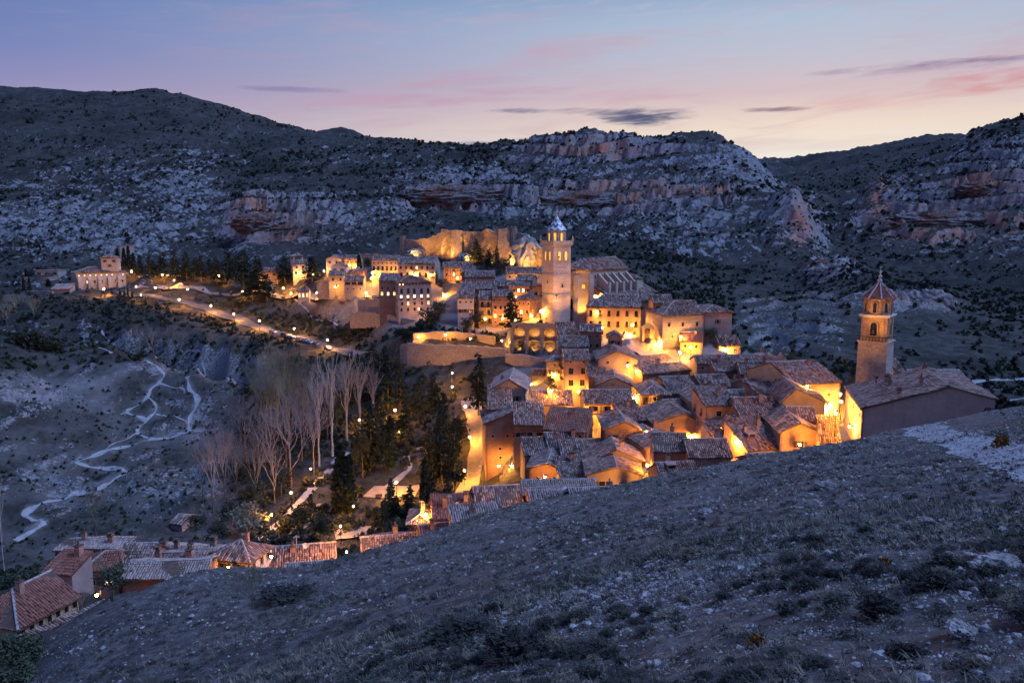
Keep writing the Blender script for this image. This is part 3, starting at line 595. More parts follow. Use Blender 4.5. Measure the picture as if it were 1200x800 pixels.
# every house stands on the ground
FR = []
for (label, Lp, Rp, D, dl, h, roof, wall, tile, name, cat, o) in HOUSES:
    A, wd, r = frame_of(Lp, Rp, D, o)
    base = A.copy(); base[2] -= h
    FR.append((base, wd, r))
    ux, vy = np.array([math.cos(r), math.sin(r), 0]), np.array([-math.sin(r), math.cos(r), 0])
    if name in ('lookout', 'turret'): continue
    for a, b_, dz in ((0.5, -0.05, 0), (0.5, 0.95, min(h * .4, 0.12 * dl))):
        q = base + ux * wd * a + vy * dl * b_
        CP.append((q[0], q[1], q[2] + dz, 0.0016))

CPA = np.array(CP)


def uv(x, y):
    return np.stack([np.arctan2(x, y) * 1.9, np.log(np.hypot(x, y))], -1)


U = uv(CPA[:, 0], CPA[:, 1])
dist = np.sqrt(((U[:, None] - U[None]) ** 2).sum(-1) + 1e-5)
n = len(U)
scale_z = np.hypot(CPA[:, 0], CPA[:, 1])           # work with slope angle: z / distance
Amat = np.zeros((n + 3, n + 3))
Amat[:n, :n] = -dist + np.diag(0.0012 + CPA[:, 3] * 4)
P = np.concatenate([np.ones((n, 1)), U], 1)
Amat[:n, n:] = P; Amat[n:, :n] = P.T
sol = np.linalg.solve(Amat, np.concatenate([CPA[:, 2] / scale_z, np.zeros(3)]))


def base_height(x, y):
    q = uv(x, y); out = np.empty(len(q))
    for i in range(0, len(q), 20000):
        qq = q[i:i + 20000].astype(np.float32)
        k = -np.sqrt(((qq[:, None] - U[None].astype(np.float32)) ** 2).sum(-1) + 1e-5)
        out[i:i + 20000] = k @ sol[:n] + sol[n] + qq @ sol[n + 1:]
    return out * np.hypot(x, y)


_perm = np.random.default_rng(3).permutation(256); _perm = np.concatenate([_perm, _perm, _perm])
_grad = np.stack([np.cos(np.arange(256) * 2.399), np.sin(np.arange(256) * 2.399)], -1)


def perlin(x, y):
    xi = np.floor(x).astype(int); yi = np.floor(y).astype(int); xf = x - xi; yf = y - yi
    u_ = xf ** 3 * (xf * (xf * 6 - 15) + 10); v_ = yf ** 3 * (yf * (yf * 6 - 15) + 10)
    def g(a, b_):
        gr = _grad[_perm[_perm[(xi + a) & 255] + ((yi + b_) & 255)]]
        return gr[..., 0] * (xf - a) + gr[..., 1] * (yf - b_)
    return ((g(0, 0) * (1 - u_) + g(1, 0) * u_) * (1 - v_) + (g(0, 1) * (1 - u_) + g(1, 1) * u_) * v_) * 1.5


def fbm(x, y, s, o=4, ridge=False):
    out = 0; a = 1.0; tot = 0
    for i in range(o):
        nn = perlin(x / s + 17.3 * i, y / s - 9.1 * i)
        out = out + a * ((1 - 2 * np.abs(nn)) if ridge else nn); tot += a; a *= 0.5; s *= 0.5
    return out / tot


def sst(x, a, b_): t_ = np.clip((x - a) / (b_ - a), 0, 1); return t_ * t_ * (3 - 2 * t_)


az_cols = np.concatenate([np.linspace(-44, -34, 16)[:-1], np.linspace(-34, 34, 580), np.linspace(34, 44, 16)[1:]]) * math.pi / 180
d_rows = np.concatenate([np.geomspace(2.5, 110, 250)[:-1], np.linspace(110, 460, 270)[:-1], np.linspace(460, 1000, 270)[:-1], np.geomspace(1000, 1750, 70)[:-1], np.geomspace(1750, 7000, 16)])
NA, NR = len(az_cols), len(d_rows)
AZ, DD = np.meshgrid(az_cols, d_rows)
GX, GY = np.sin(AZ) * DD, np.cos(AZ) * DD
# where things are, in screen terms only to know which hill a spot belongs to
sil_px = np.array([-100, 0, 60, 130, 200, 300, 400, 500, 600, 700, 800, 900, 1000, 1060, 1130, 1200, 1300])
sil_d = np.array([74, 74, 72, 74, 78, 86, 92, 100, 110, 115, 118, 120, 120, 124, 134, 150, 150])
FRONT = DD < np.interp(AZ, np.arctan((sil_px - 600) / F), sil_d) * 1.06
GZ0 = base_height(GX.ravel(), GY.ravel()).reshape(NR, NA)
GZ0[d_rows > 2400] = np.minimum(GZ0[d_rows > 2400], 40)


def px_col(AZ): return 600 + np.tan(AZ) * F


PXC = px_col(AZ)
# slope screen row of the smooth ground, used to place cliffs where the photograph shows them
yc = GY * cp - GZ0 * sp; PYC = 400 - (GY * sp + GZ0 * cp) / yc * F
PXS = GX / yc * F + 600


def spot(px, py, sx, sy): return np.exp(-(((PXS - px) / sx) ** 2 + ((PYC - py) / sy) ** 2))


far = sst(DD, 400, 520)
m_rock = np.zeros_like(DD); m_red = np.zeros_like(DD)
for a in [(720, 180, 130, 20), (640, 240, 150, 26), (860, 200, 70, 30), (925, 262, 34, 50), (300, 262, 60, 34), (220, 235, 50, 55), (380, 262, 70, 30), (1110, 262, 110, 46), (1170, 205, 60, 50), (1040, 250, 26, 50),
          (540, 215, 90, 20), (60, 270, 120, 45), (150, 280, 100, 40), (1055, 354, 64, 13), (980, 318, 40, 12), (470, 250, 60, 18), (800, 250, 120, 50)]:
    m_rock = np.maximum(m_rock, spot(*a) * (far if a[1] < 300 else 1))
for a in [(530, 238, 55, 13), (700, 240, 60, 14), (830, 233, 40, 9), (300, 258, 30, 24), (345, 272, 40, 16), (1030, 250, 16, 42), (1100, 275, 70, 22), (1170, 268, 50, 18), (1150, 225, 40, 16), (938, 275, 14, 34), (740, 232, 60, 12), (1080, 352, 40, 8), (920, 345, 40, 12), (255, 150, 14, 3), (690, 182, 60, 8), (965, 318, 20, 6)]:
    m_red = np.maximum(m_red, spot(*a))
mount = far * (~FRONT)
m_rock = np.maximum(m_rock, .42 * mount * np.clip(.6 + 1.6 * fbm(GX, GY, 160, 3), 0, 1) * (PYC > 150))
m_rock = np.maximum(m_rock, .7 * mount * np.maximum(spot(800, 290, 130, 60), spot(100, 285, 150, 30)))
n_big = fbm(GX, GY, 90, 5, True); n_mid = fbm(GX + 300, GY - 200, 26, 4, True); n_sm = fbm(GX - 90, GY + 40, 8, 3, True)
n_soft = fbm(GX, GY, 140, 5)
rockn = np.clip(m_rock + 0.25 + 0.9 * n_soft, 0, 1)
GZ = GZ0 + mount * (n_big * 5.0 - 2.0 + rockn * (n_mid * 6.5 + n_sm * 2.6) + n_mid * 1.5)
# strata steps on the cliffs
st = 13.0; q_ = (GZ + 16 * n_soft + 3 * n_mid) / st; fr = q_ - np.floor(q_)
m_str = np.maximum.reduce([spot(*a) for a in [(720, 180, 120, 16), (640, 240, 150, 20), (540, 236, 70, 16), (1160, 225, 60, 40), (1110, 265, 70, 26), (830, 235, 50, 14), (330, 258, 60, 26)]])
GZ = GZ + mount * np.clip(m_str * 1.1, 0, 0.85) * (np.floor(q_) + sst(fr, 0.36, 0.64) - q_) * st
# terraced river side right of the town
mid = (~FRONT) * (1 - far)
tz = mid * spot(920, 385, 60, 45); st = 3.4; q_ = (GZ + 1.2 * n_soft) / st; fr = q_ - np.floor(q_)
GZ = GZ + tz * (np.floor(q_) + sst(fr, 0.36, 0.64) - q_) * st
# ledges on the hill of the trails
def seg_mask(pts, wdt):
    out = np.zeros_like(DD)
    for (xa, ya), (xb, yb) in zip(pts, pts[1:]):
        t_ = np.clip(((PXS - xa) * (xb - xa) + (PYC - ya) * (yb - ya)) / ((xb - xa) ** 2 + (yb - ya) ** 2), 0, 1)
        out = np.maximum(out, np.exp(-(np.hypot(PXS - xa - t_ * (xb - xa), PYC - ya - t_ * (yb - ya)) / wdt) ** 2))
    return out


hillL = mid * sst(300 - PXS, 0, 40) * sst(PYC, 385, 405) * (1 - sst(DD, 335, 350)) * sst(DD, 150, 190)
tilt = GZ + 0.22 * GX + 3 * fbm(GX, GY, 40, 3); st = 4.2; q_ = tilt / st; fr = q_ - np.floor(q_)
ledge = hillL * sst(fbm(GX + 50, GY, 34, 3), 0.0, 0.3)
GZ = GZ + ledge * (np.floor(q_) + sst(fr, 0.35, 0.62) - q_) * st * 0.8 + hillL * ((fbm(GX, GY, 12, 4, True) - .4) * 1.3 + .6 * fbm(GX + 5, GY, 4, 3, True))
lines = np.zeros_like(DD)
for pts, wd_ in [([(-20, 512), (20, 489), (50, 468), (80, 448), (104, 435), (108, 427), (96, 416), (84, 410)], 4), ([(-20, 588), (8, 573), (34, 556), (58, 542), (74, 536)], 5), ([(186, 418), (215, 424), (245, 436), (272, 446), (292, 452)], 3.5), ([(0, 398), (70, 402), (130, 408)], 5),
                 ([(150, 540), (190, 530)], 4), ([(186, 505), (210, 488)], 5), ([(192, 470), (222, 478)], 4), ([(120, 445), (160, 430)], 3), ([(30, 625), (80, 600)], 4), ([(150, 560), (185, 540)], 3), ([(40, 480), (90, 470)], 3), ([(0, 530), (40, 520)], 3)]:
    lines = np.maximum(lines, seg_mask(pts, wd_))
lines = lines * (1 - sst(DD, 345, 360)) * (~FRONT) * np.clip(.55 + 1.2 * fbm(GX, GY, 7, 3), 0, 1)
GZ = GZ + lines * (.7 + 1.0 * fbm(GX + 7, GY, 5, 3, True))
rough_mid = mid * (1 - np.clip(spot(760, 440, 260, 130), 0, 1)) * (1 - hillL)
GZ = GZ + rough_mid * fbm(GX, GY, 14, 4) * 1.1
ter = np.zeros_like(DD)
for k_, yb in enumerate((348, 357, 366, 376, 386, 397, 408)): ter = np.maximum(ter, seg_mask([(862 + 6 * k_, yb + 8), (905, yb + 2), (950, yb - 3), (1000 - 3 * k_, yb + 3)], 2.2))
ter = ter * (~FRONT) * np.clip(.6 + fbm(GX, GY, 9, 3), 0, 1); GZ = GZ + ter * 2.0
outc = mid * np.maximum(spot(1055, 354, 60, 12), spot(980, 318, 34, 10)); GZ = GZ + outc * (3.0 * n_sm + 2 * n_mid)
fr_amp = FRONT * sst(DD, 3, 14)
track_keep = 1 - np.clip(np.maximum.reduce([spot(1170, 530, 55, 14), spot(1090, 505, 35, 12), spot(1130, 495, 40, 8)]), 0, 1) * 0.9
GZ = GZ + fr_amp * track_keep * (fbm(GX, GY, 9, 5) * 0.55 * sst(DD, 5, 40) + fbm(GX, GY, 1.7, 4) * 0.2 + 0.10 * fbm(GX, GY, 3.5, 3, True))
grad_n = fbm(GX, GY, 5, 2)


def height(x, y):
    """terrain height, bilinear"""
    fa = np.interp(math.atan2(x, y), az_cols, np.arange(NA)); fd = np.interp(math.hypot(x, y), d_rows, np.arange(NR))
    i, j = min(int(fd), NR - 2), min(int(fa), NA - 2); a, b_ = fd - i, fa - j
    return float((GZ[i, j] * (1 - b_) + GZ[i, j + 1] * b_) * (1 - a) + (GZ[i + 1, j] * (1 - b_) + GZ[i + 1, j + 1] * b_) * a)


def ground(px, py, dmin=0.0, up=0.0, dmax=6000):
    """where the sight line through a spot of the photograph comes down to `up` metres above the ground"""
    d = pix(px, py, 1.0); az_ = math.atan2(d[0], d[1]); m_ = d[2] / math.hypot(d[0], d[1])
    fa = np.interp(az_, az_cols, np.arange(NA)); j = min(int(fa), NA - 2); b_ = fa - j
    prof = GZ[:, j] * (1 - b_) + GZ[:, j + 1] * b_ + up
    gap = prof - m_ * d_rows
    ok = (gap[1:] >= 0) & (gap[:-1] < 0) & (d_rows[1:] > dmin)
    i = int(np.argmax(ok)) if ok.any() else int(np.argmin(np.where((d_rows[1:] > dmin) & (d_rows[1:] < dmax), np.abs(gap[1:]), 1e9)))
    a = gap[i] / (gap[i] - gap[i + 1]) if gap[i] < 0 <= gap[i + 1] else 0.5
    dd = d_rows[i] * (1 - a) + d_rows[i + 1] * a
    p = np.array([math.sin(az_) * dd, math.cos(az_) * dd, 0.0]); p[2] = height(p[0], p[1]); return p


# ---- materials of the ground
def ground_mat(name, soil, scrub, rock, red, s, rock_bias, bump_d, dirt=(0.33, 0.29, 0.26)):
    m, t, b, v = mat(name, 0.95, 0.1)
    at = t.n('ShaderNodeAttribute'); at.attribute_name = 'mask'
    sp_ = t.n('ShaderNodeSeparateColor'); t.link(at.outputs['Color'], sp_.inputs[0])
    g = t.n('ShaderNodeNewGeometry'); nz = t.n('ShaderNodeSeparateXYZ'); t.link(g.outputs['Normal'], nz.inputs[0])
    steep = t.math('SUBTRACT', 1.0, nz.outputs[2])
    a = t.noise(v, 0.011 * s, 4, 0.6); b1 = t.noise(v, 0.07 * s, 6, 0.68, 0.3); b2 = t.noise(v, 0.33 * s, 6, 0.75)
    b3 = t.noise(v, 1.6 * s, 3, 0.7)
    low = t.mix(t.smooth(b1, 0.35, 0.65), soil, scrub)
    low = t.mix(t.math('MULTIPLY', t.smooth(b2, 0.5, 0.62), 0.65), low, tuple(x * 0.42 for x in scrub))
    low = t.mix(t.math('MULTIPLY', t.smooth(a, 0.45, 0.65), 0.6), low, tuple(x * 0.5 for x in scrub))
    rk = t.mix(t.smooth(b2, 0.35, 0.68), tuple(x * 0.5 for x in rock), rock)
    sm = t.n('ShaderNodeMapping'); sm.inputs['Scale'].default_value = (0.25, 0.25, 1.7); t.link(v, sm.inputs[0])
    lay = t.noise(sm.outputs[0], 0.22 * s, 4, 0.65, 0.4)
    rk = t.mix(t.math('MULTIPLY', t.smooth(lay, 0.52, 0.68), 0.55), rk, tuple(x * 0.45 for x in rock))
    redc = t.mix(t.smooth(b1, 0.4, 0.6), red, tuple(x * 1.3 for x in red))
    rk = t.mix(t.math('MULTIPLY', sp_.outputs[1], t.smooth(t.math('ADD', b1, t.math('MULTIPLY', lay, 0.6)), 0.62, 0.85)), rk, redc)
    fr_ = t.math('ADD', t.math('ADD', t.math('MULTIPLY', steep, 1.5), t.math('MULTIPLY', sp_.outputs[0], 0.42)), t.math('ADD', t.math('MULTIPLY', t.math('SUBTRACT', b2, 0.5), 2.3), t.math('MULTIPLY', t.math('SUBTRACT', b1, 0.5), 1.3)))
    fr_ = t.smooth(t.math('ADD', fr_, rock_bias), 0.36, 0.56)
    col = t.mix(fr_, low, rk)
    dc = t.mix(t.smooth(b3, 0.3, 0.7), tuple(x * 0.75 for x in dirt), dirt)
    col = t.mix(sp_.outputs[2], col, dc)
    t.link(col, b.inputs['Base Color'])
    bump(t, b, t.math('ADD', t.math('MULTIPLY', b2, 1.0), t.math('MULTIPLY', b3, 0.5)), bump_d, 0.9)
    return m


M_MOUNT = ground_mat('mountain_ground', (0.12, 0.10, 0.085), (0.05, 0.05, 0.04), (0.40, 0.38, 0.37), (0.46, 0.19, 0.11), 1.0, -0.16, 2.2)
M_VALLEY = ground_mat('valley_ground', (0.125, 0.105, 0.088), (0.05, 0.048, 0.036), (0.38, 0.35, 0.33), (0.34, 0.19, 0.13), 3.0, -0.16, 0.5)
M_SLOPE = ground_mat('slope_ground', (0.235, 0.205, 0.185), (0.105, 0.092, 0.08), (0.36, 0.33, 0.31), (0.3, 0.2, 0.15), 14.0, -0.2, 0.16)

# paving of the town in the mask: close to the houses the ground is trodden earth and cobbles
mask = np.zeros((NR, NA, 4), np.float32); mask[..., 3] = 1
town0 = mid * np.clip(np.maximum.reduce([spot(760, 430, 230, 75), spot(560, 352, 200, 45), spot(640, 390, 120, 60), spot(800, 500, 140, 70)]) * 1.6 - 0.25, 0, 1)
near_hs = np.full(GX.shape, 1e9)
sel = (DD > 80) & (DD < 520) & ~FRONT
hx = np.array([[b_[0] + math.cos(r_) * w_ / 2 - math.sin(r_) * 4, b_[1] + math.sin(r_) * w_ / 2 + math.cos(r_) * 4, w_] for b_, w_, r_ in FR])
gx_, gy_ = GX[sel], GY[sel]; nd_ = np.full(len(gx_), 1e9)
for hx_, hy_, hw_ in hx: nd_ = np.minimum(nd_, np.hypot(gx_ - hx_, gy_ - hy_) - hw_ * .4)
near_hs[sel] = nd_
town = town0 * (1 - sst(near_hs, 7, 13))
mask[..., 0] = np.clip(m_rock + .42 * mount * np.clip(np.sin(GZ * .42 + 9 * n_soft + 3 * n_mid) - .1, 0, 1) * np.clip(.6 + fbm(GX - 77, GY, 60, 3), 0, 1) + (.5 * hillL) * np.clip(.7 + 1.9 * fbm(GX + 33, GY, 22, 4), 0, 1.4) + lines * 1.6 + ter * 2.4 + ledge * 1.2 + tz * .8 + outc, 0, 1); mask[..., 1] = np.clip(m_red, 0, 1); TRAILS = [[(19, 634), (40, 622), (52, 614), (40, 610.5), (29, 604), (38, 596), (62, 587), (90, 578), (111, 573), (136, 560), (147, 554), (132, 550), (96, 544), (91, 541), (105, 536), (144, 524), (180, 514.5), (222, 506), (241, 503)],
          [(222, 506), (222, 492), (232, 470), (222, 456), (220, 441)], [(180, 514), (162, 507), (163, 500), (171, 493.5), (153, 486), (150, 481), (172, 466), (177, 456), (186, 449), (192, 438), (171, 423)], [(171, 493.5), (183, 480), (180, 471), (174, 466)], [(60, 440), (100, 428), (108, 428)], [(0, 455), (60, 450), (110, 455)]]
worn = np.zeros_like(DD)
for pts in TRAILS: worn = np.maximum(worn, seg_mask(pts, 4.5))
worn = worn * (~FRONT) * (1 - sst(DD, 345, 360)) * np.clip(.45 + 1.1 * fbm(GX, GY, 5, 3), 0, .8)
mask[..., 2] = np.maximum(np.maximum(town, worn), hillL * np.clip(np.maximum(spot(60, 415, 90, 22), spot(90, 455, 60, 30) * .6) + .9 * fbm(GX, GY, 18, 4) - .15, 0, .75) + hillL * np.clip(.08 + .6 * fbm(GX + 9, GY + 70, 20, 5), 0, .45))
cell_front = FRONT[:-1, :-1]
cell_mount = (~cell_front) & (DD[:-1, :-1] > 430)
cell_valley = (~cell_front) & ~cell_mount
VALL = np.stack([GX, GY, GZ], -1).reshape(-1, 3); MALL = mask.reshape(-1, 4)
idx = np.arange(NR * NA).reshape(NR, NA)
Q = np.stack([idx[:-1, :-1], idx[:-1, 1:], idx[1:, 1:], idx[1:, :-1]], -1)
for nm, cm, mt in (('bare_slope', cell_front, M_SLOPE), ('valley_ground', cell_valley, M_VALLEY), ('mountains', cell_mount, M_MOUNT)):
    q = Q[cm]; used, inv = np.unique(q, return_inverse=True)
    me = np_mesh(nm, VALL[used], quads=inv.reshape(-1, 4), mats=(mt,), smooth=True)
    ca = me.color_attributes.new('mask', 'FLOAT_COLOR', 'POINT'); ca.data.foreach_set('color', MALL[used].ravel())
    add(nm, me, kind='structure')

# ------------------------------------------------------------------ building kit
KIND = {'w': (0.9, 1.35), 's': (0.6, 0.65), 'd': (1.0, 2.1), 'a': (0.7, 1.8), 'g': (2.4, 1.4), 'w2': (1.5, 1.9), 'w3': (1.3, 1.2), 'sa': (0.65, 1.15)}
_wcache = {}; _shut = {}


def window_meshes(kind, lit):
    k = (kind, lit)
    if k not in _wcache:
        ww, hh = KIND[kind]; t = 0.13
        fm = MB()
        fm.box(-t, ww + t, -0.06, 0.02, hh, hh + t * 1.2); fm.box(-t, ww + t, -0.10, 0.02, -t, 0)
        fm.box(-t, 0, -0.055, 0.02, 0, hh); fm.box(ww, ww + t, -0.055, 0.02, 0, hh)
        if kind not in ('s', 'g'):
            fm.box(ww / 2 - .04, ww / 2 + .04, 0.14, 0.18, 0.001, hh - .001, 1); fm.box(0.001, ww / 2 - .041, 0.14, 0.18, hh * .55, hh * .55 + .07, 1); fm.box(ww / 2 + .041, ww - .001, 0.14, 0.18, hh * .55, hh * .55 + .07, 1)
        if kind == 'g':
            for i in (1, 2): fm.box(ww * i / 3 - .06, ww * i / 3 + .06, 0.1, 0.18, .001, hh - .001, 1)
        if kind == 'd': fm.box(-.1, ww + .1, -.28, -.24, .0, .9, 2)
        fr_ = fm.mesh('window', [M_FRAME, M_WOOD, M_IRON])
        pm = MB(); pm.face([(0.002, 0.2, 0.002), (ww - .002, 0.2, 0.002), (ww - .002, 0.2, hh - .002), (0.002, 0.2, hh - .002)])
        sw_ = ww * .46; _shut[kind] = []
        for x0_ in (-t - sw_ - .03, ww + t + .03):
            sm2 = MB(); sm2.box(x0_, x0_ + sw_, -.09, -.005, -.02, hh + .05)
            for q in range(3): sm2.box(x0_ + .04, x0_ + sw_ - .04, -.11, -.092, hh * (.1 + .3 * q), hh * (.1 + .3 * q) + .07)
            _shut[kind].append(sm2.mesh('shutter', M_SHUT))
        _wcache[k] = (fr_, pm.mesh('pane', {'': M_GLASS, 'y': M_LIT, 'w': M_LITW}[lit]))
    return _wcache[k]


def rows_to_windows(rows, length, seed, jit=0.25):
    """list of (u, v_top, kind, lit)"""
    out = []; rr = random.Random(seed)
    for (v, n_, kind, lit) in rows or []:
        ww, hh = KIND[kind]
        n_ = max(0, min(n_, int((length - 0.4) / (ww + 0.45))))
        for i in range(n_):
            u0 = (i + 0.5) / n_ * length - ww / 2 + rr.uniform(-jit, jit) * (0 if n_ > 5 else 1)
            u0 = min(max(0.3, u0), length - ww - 0.3)
            on = 'all' == lit or str(i) in lit
            out.append((u0, v + rr.uniform(-.06, .06) * (0 if n_ > 5 else 1), kind, rr.choice('yyw') if on else ''))
    return out


def wall_face(mb, org, du, length, zt, holes, zb=-3.5, m=0, top=None):
    """one wall with real openings; org/du in the plan, heights from zb to zt (flat) plus an optional polygon on top"""
    dn = (du[1], -du[0])                      # outward
    P = lambda u, z, k=0.0: (org[0] + du[0] * u - dn[0] * k, org[1] + du[1] * u - dn[1] * k, z)
    rects = [(u0, u0 + KIND[k][0], zt - v - KIND[k][1], zt - v) for (u0, v, k, l) in holes]
    us = sorted({0.0, length, *[r[0] for r in rects], *[r[1] for r in rects]})
    zs = sorted({zb, zt, *[r[2] for r in rects], *[r[3] for r in rects]})
    for a, b_ in zip(us, us[1:]):
        for c_, d_ in zip(zs, zs[1:]):
            mu, mz = (a + b_) / 2, (c_ + d_) / 2
            if any(r[0] < mu < r[1] and r[2] < mz < r[3] for r in rects): continue
            mb.face([P(a, c_), P(b_, c_), P(b_, d_), P(a, d_)], m)
    for r in rects:
        k = 0.22
        mb.face([P(r[0], r[2]), P(r[1], r[2]), P(r[1], r[2], k), P(r[0], r[2], k)], m)
        mb.face([P(r[0], r[3], k), P(r[1], r[3], k), P(r[1], r[3]), P(r[0], r[3])], m)
        mb.face([P(r[0], r[2]), P(r[0], r[2], k), P(r[0], r[3], k), P(r[0], r[3])], m)
        mb.face([P(r[1], r[2], k), P(r[1], r[2]), P(r[1], r[3]), P(r[1], r[3], k)], m)
    if top: mb.face([P(u, z) for u, z in top], m)


def put_windows(parent, org, du, zt, wins, shut=False):
    a = math.atan2(du[1], du[0])
    for (u0, v, k, l) in wins:
        if v + KIND[k][1] > 40: continue
        fr_, pn = window_meshes(k, l)
        wo_ = add('window', fr_, parent, (org[0] + du[0] * u0, org[1] + du[1] * u0, zt - v - KIND[k][1]), a)
        add('pane', pn, wo_, label='glowing lit pane' if l else None)
        if k in ('w', 'w2', 'w3') and len(wins) < 9 and shut: add('shutter', _shut[k][0], wo_); add('shutter', _shut[k][1], wo_)


def tile_plane(poly, row=0.42, seg=0.75, seed=0, lift=0.05):
    """rows of half-round tiles over a planar convex polygon (first edge = eave, left to right); returns verts, quads"""
    A = np.array(poly[0], float); B = np.array(poly[1], float)
    e = (B - A) / np.linalg.norm(B - A)
    nrm = np.cross(e, np.array(poly[2], float) - A); nrm /= np.linalg.norm(nrm)
    if nrm[2] < 0: nrm = -nrm
    s = np.cross(nrm, e)
    pts = [((np.array(p) - A) @ e, (np.array(p) - A) @ s) for p in poly]
    L0 = min(p[0] for p in pts); L1 = max(p[0] for p in pts)
    nr = max(1, int((L1 - L0) / row)); rw = (L1 - L0) / nr
    g = np.random.default_rng(seed)
    V, Qd = [], []
    ks = np.arange(nr); xs = L0 + (ks + .5) * rw
    t0, t1, xm = [], [], []
    for x in xs:
        ys = []
        for i in range(len(pts)):
            (xa, ya), (xb, yb) = pts[i], pts[(i + 1) % len(pts)]
            if (xa <= x < xb) or (xb <= x < xa): ys.append(ya + (yb - ya) * (x - xa) / (xb - xa))
        if len(ys) < 2: continue
        lo, hi = min(ys), max(ys)
        nseg = max(1, int((hi - lo) / seg)); cut = np.linspace(lo, hi, nseg + 1)
        off = g.uniform(-.12, .12, nseg + 1) * seg; off[0] = g.uniform(-.12, .03); off[-1] = 0
        cut = cut + off
        t0.append(cut[:-1]); t1.append(cut[1:]); xm.append(np.full(nseg, x))
    if not xm: return np.zeros((0, 3)), np.zeros((0, 4), int)
    t0, t1, xm = map(np.concatenate, (t0, t1, xm)); N = len(xm)
    xm = xm + g.normal(0, .035, N) * (row / .42); hgt = rw * 0.34
    cross = np.array([(-0.42, 0.0), (-0.22, 1.0), (0.22, 1.0), (0.42, 0.0)])
    lo_l = lift + g.uniform(-.015, .035, N); hi_l = g.uniform(-.01, .02, N)
    wav = 0.13 * np.sin(xm * .45 + seed) + 0.09 * np.sin(t0 * .8 + seed * 2) + .05 * np.sin(xm * 1.3 + t0)
    out = np.zeros((N, 8, 3))
    for j, (cx_, ch) in enumerate(cross):
        for q, (tt, lf, wsc) in enumerate(((t0, lo_l, 1.04), (t1, hi_l, .92))):
            out[:, q * 4 + j] = A + (xm + cx_ * rw * wsc)[:, None] * e + tt[:, None] * s + (ch * hgt + lf + .02 + wav)[:, None] * nrm
    base = (np.arange(N) * 8)[:, None]
    quads = np.concatenate([base + np.array(q)[None] for q in ((0, 1, 5, 4), (1, 2, 6, 5), (2, 3, 7, 6), (0, 3, 2, 1))])
    return out.reshape(-1, 3), quads


def roof_part(parent, planes, tile, D, seed, rz, origin, ridges=(), slab=0.2, visible=None):
    """boards + tiles + mortared ridge"""
    mb = MB()
    for p in planes: mb.slab(p, slab)
    rf = mb.build('roof', M_EAVE, parent)
    row, seg = (0.36, 0.55) if D < 120 else (0.42, 0.7) if D < 175 else (0.5, 0.8) if D < 260 else (0.65, 1.0)
    Vs, Qs, k = [], [], 0
    cr, sr = math.cos(rz), math.sin(rz)
    for i, p in enumerate(planes):
        a, b_, c_ = map(np.array, p[:3]); nn = np.cross(b_ - a, c_ - a); nn = nn if nn[2] > 0 else -nn
        nw = np.array([nn[0] * cr - nn[1] * sr, nn[0] * sr + nn[1] * cr, nn[2]])
        mid_ = np.mean(np.array(p), 0); mw = np.array([mid_[0] * cr - mid_[1] * sr, mid_[0] * sr + mid_[1] * cr, mid_[2]]) + origin
        if nw @ (-mw) < -0.02 * np.linalg.norm(nw) * np.linalg.norm(mw): continue          # turned away from the viewpoint: boards only
        v_, q_ = tile_plane(p, row, seg, seed + i)
        Vs.append(v_); Qs.append(q_ + k); k += len(v_)
    if k:
        add('roof_tiles', np_mesh('roof_tiles', np.concatenate(Vs), quads=np.concatenate(Qs), mats=(TILE[tile],)), rf, kind='stuff')
    if ridges:
        rm = MB()
        for a, b_ in ridges:
            a, b_ = Vector(a), Vector(b_); L = (b_ - a).length; n_ = max(1, int(L / 0.9))
            for i in range(n_):
                p0 = a.lerp(b_, i / n_); p1 = a.lerp(b_, (i + .96) / n_)
                up = Vector((0, 0, .10))
                rm.tube([p0 + up, p1 + up], [.19, .16], 6)
        rm.build('ridge_cap', M_MORTAR, rf)
    return rf


def chimney(parent, x, y, z, seed):
    rr = random.Random(seed); mb = MB(); s_ = rr.uniform(.32, .5); hh = rr.uniform(1.0, 1.9)
    mb.box(x - s_, x + s_, y - s_, y + s_, z - 1.4, z + hh, 0)
    st = rr.random()
    if st < .5:
        mb.box(x - s_ * 1.25, x + s_ * 1.25, y - s_ * 1.25, y + s_ * 1.25, z + hh + .002, z + hh + .14, 1)
        for q in (-1, 1): mb.box(x + q * s_ * .7 - .09, x + q * s_ * .7 + .09, y - s_, y + s_, z + hh + .142, z + hh + .42, 0)
        mb.box(x - s_ * 1.2, x + s_ * 1.2, y - s_ * 1.2, y + s_ * 1.2, z + hh + .422, z + hh + .55, 1)
    else:
        mb.box(x - s_ * 1.2, x + s_ * 1.2, y - s_ * 1.2, y + s_ * 1.2, z + hh + .002, z + hh + .12, 1)
        mb.lathe([(.16, z + hh + .122), (.15, z + hh + .7), (.24, z + hh + .72), (.02, z + hh + .95)], 8, (x, y), 1)
    mb.build('chimney', [M_CHIM, M_EAVE], parent)


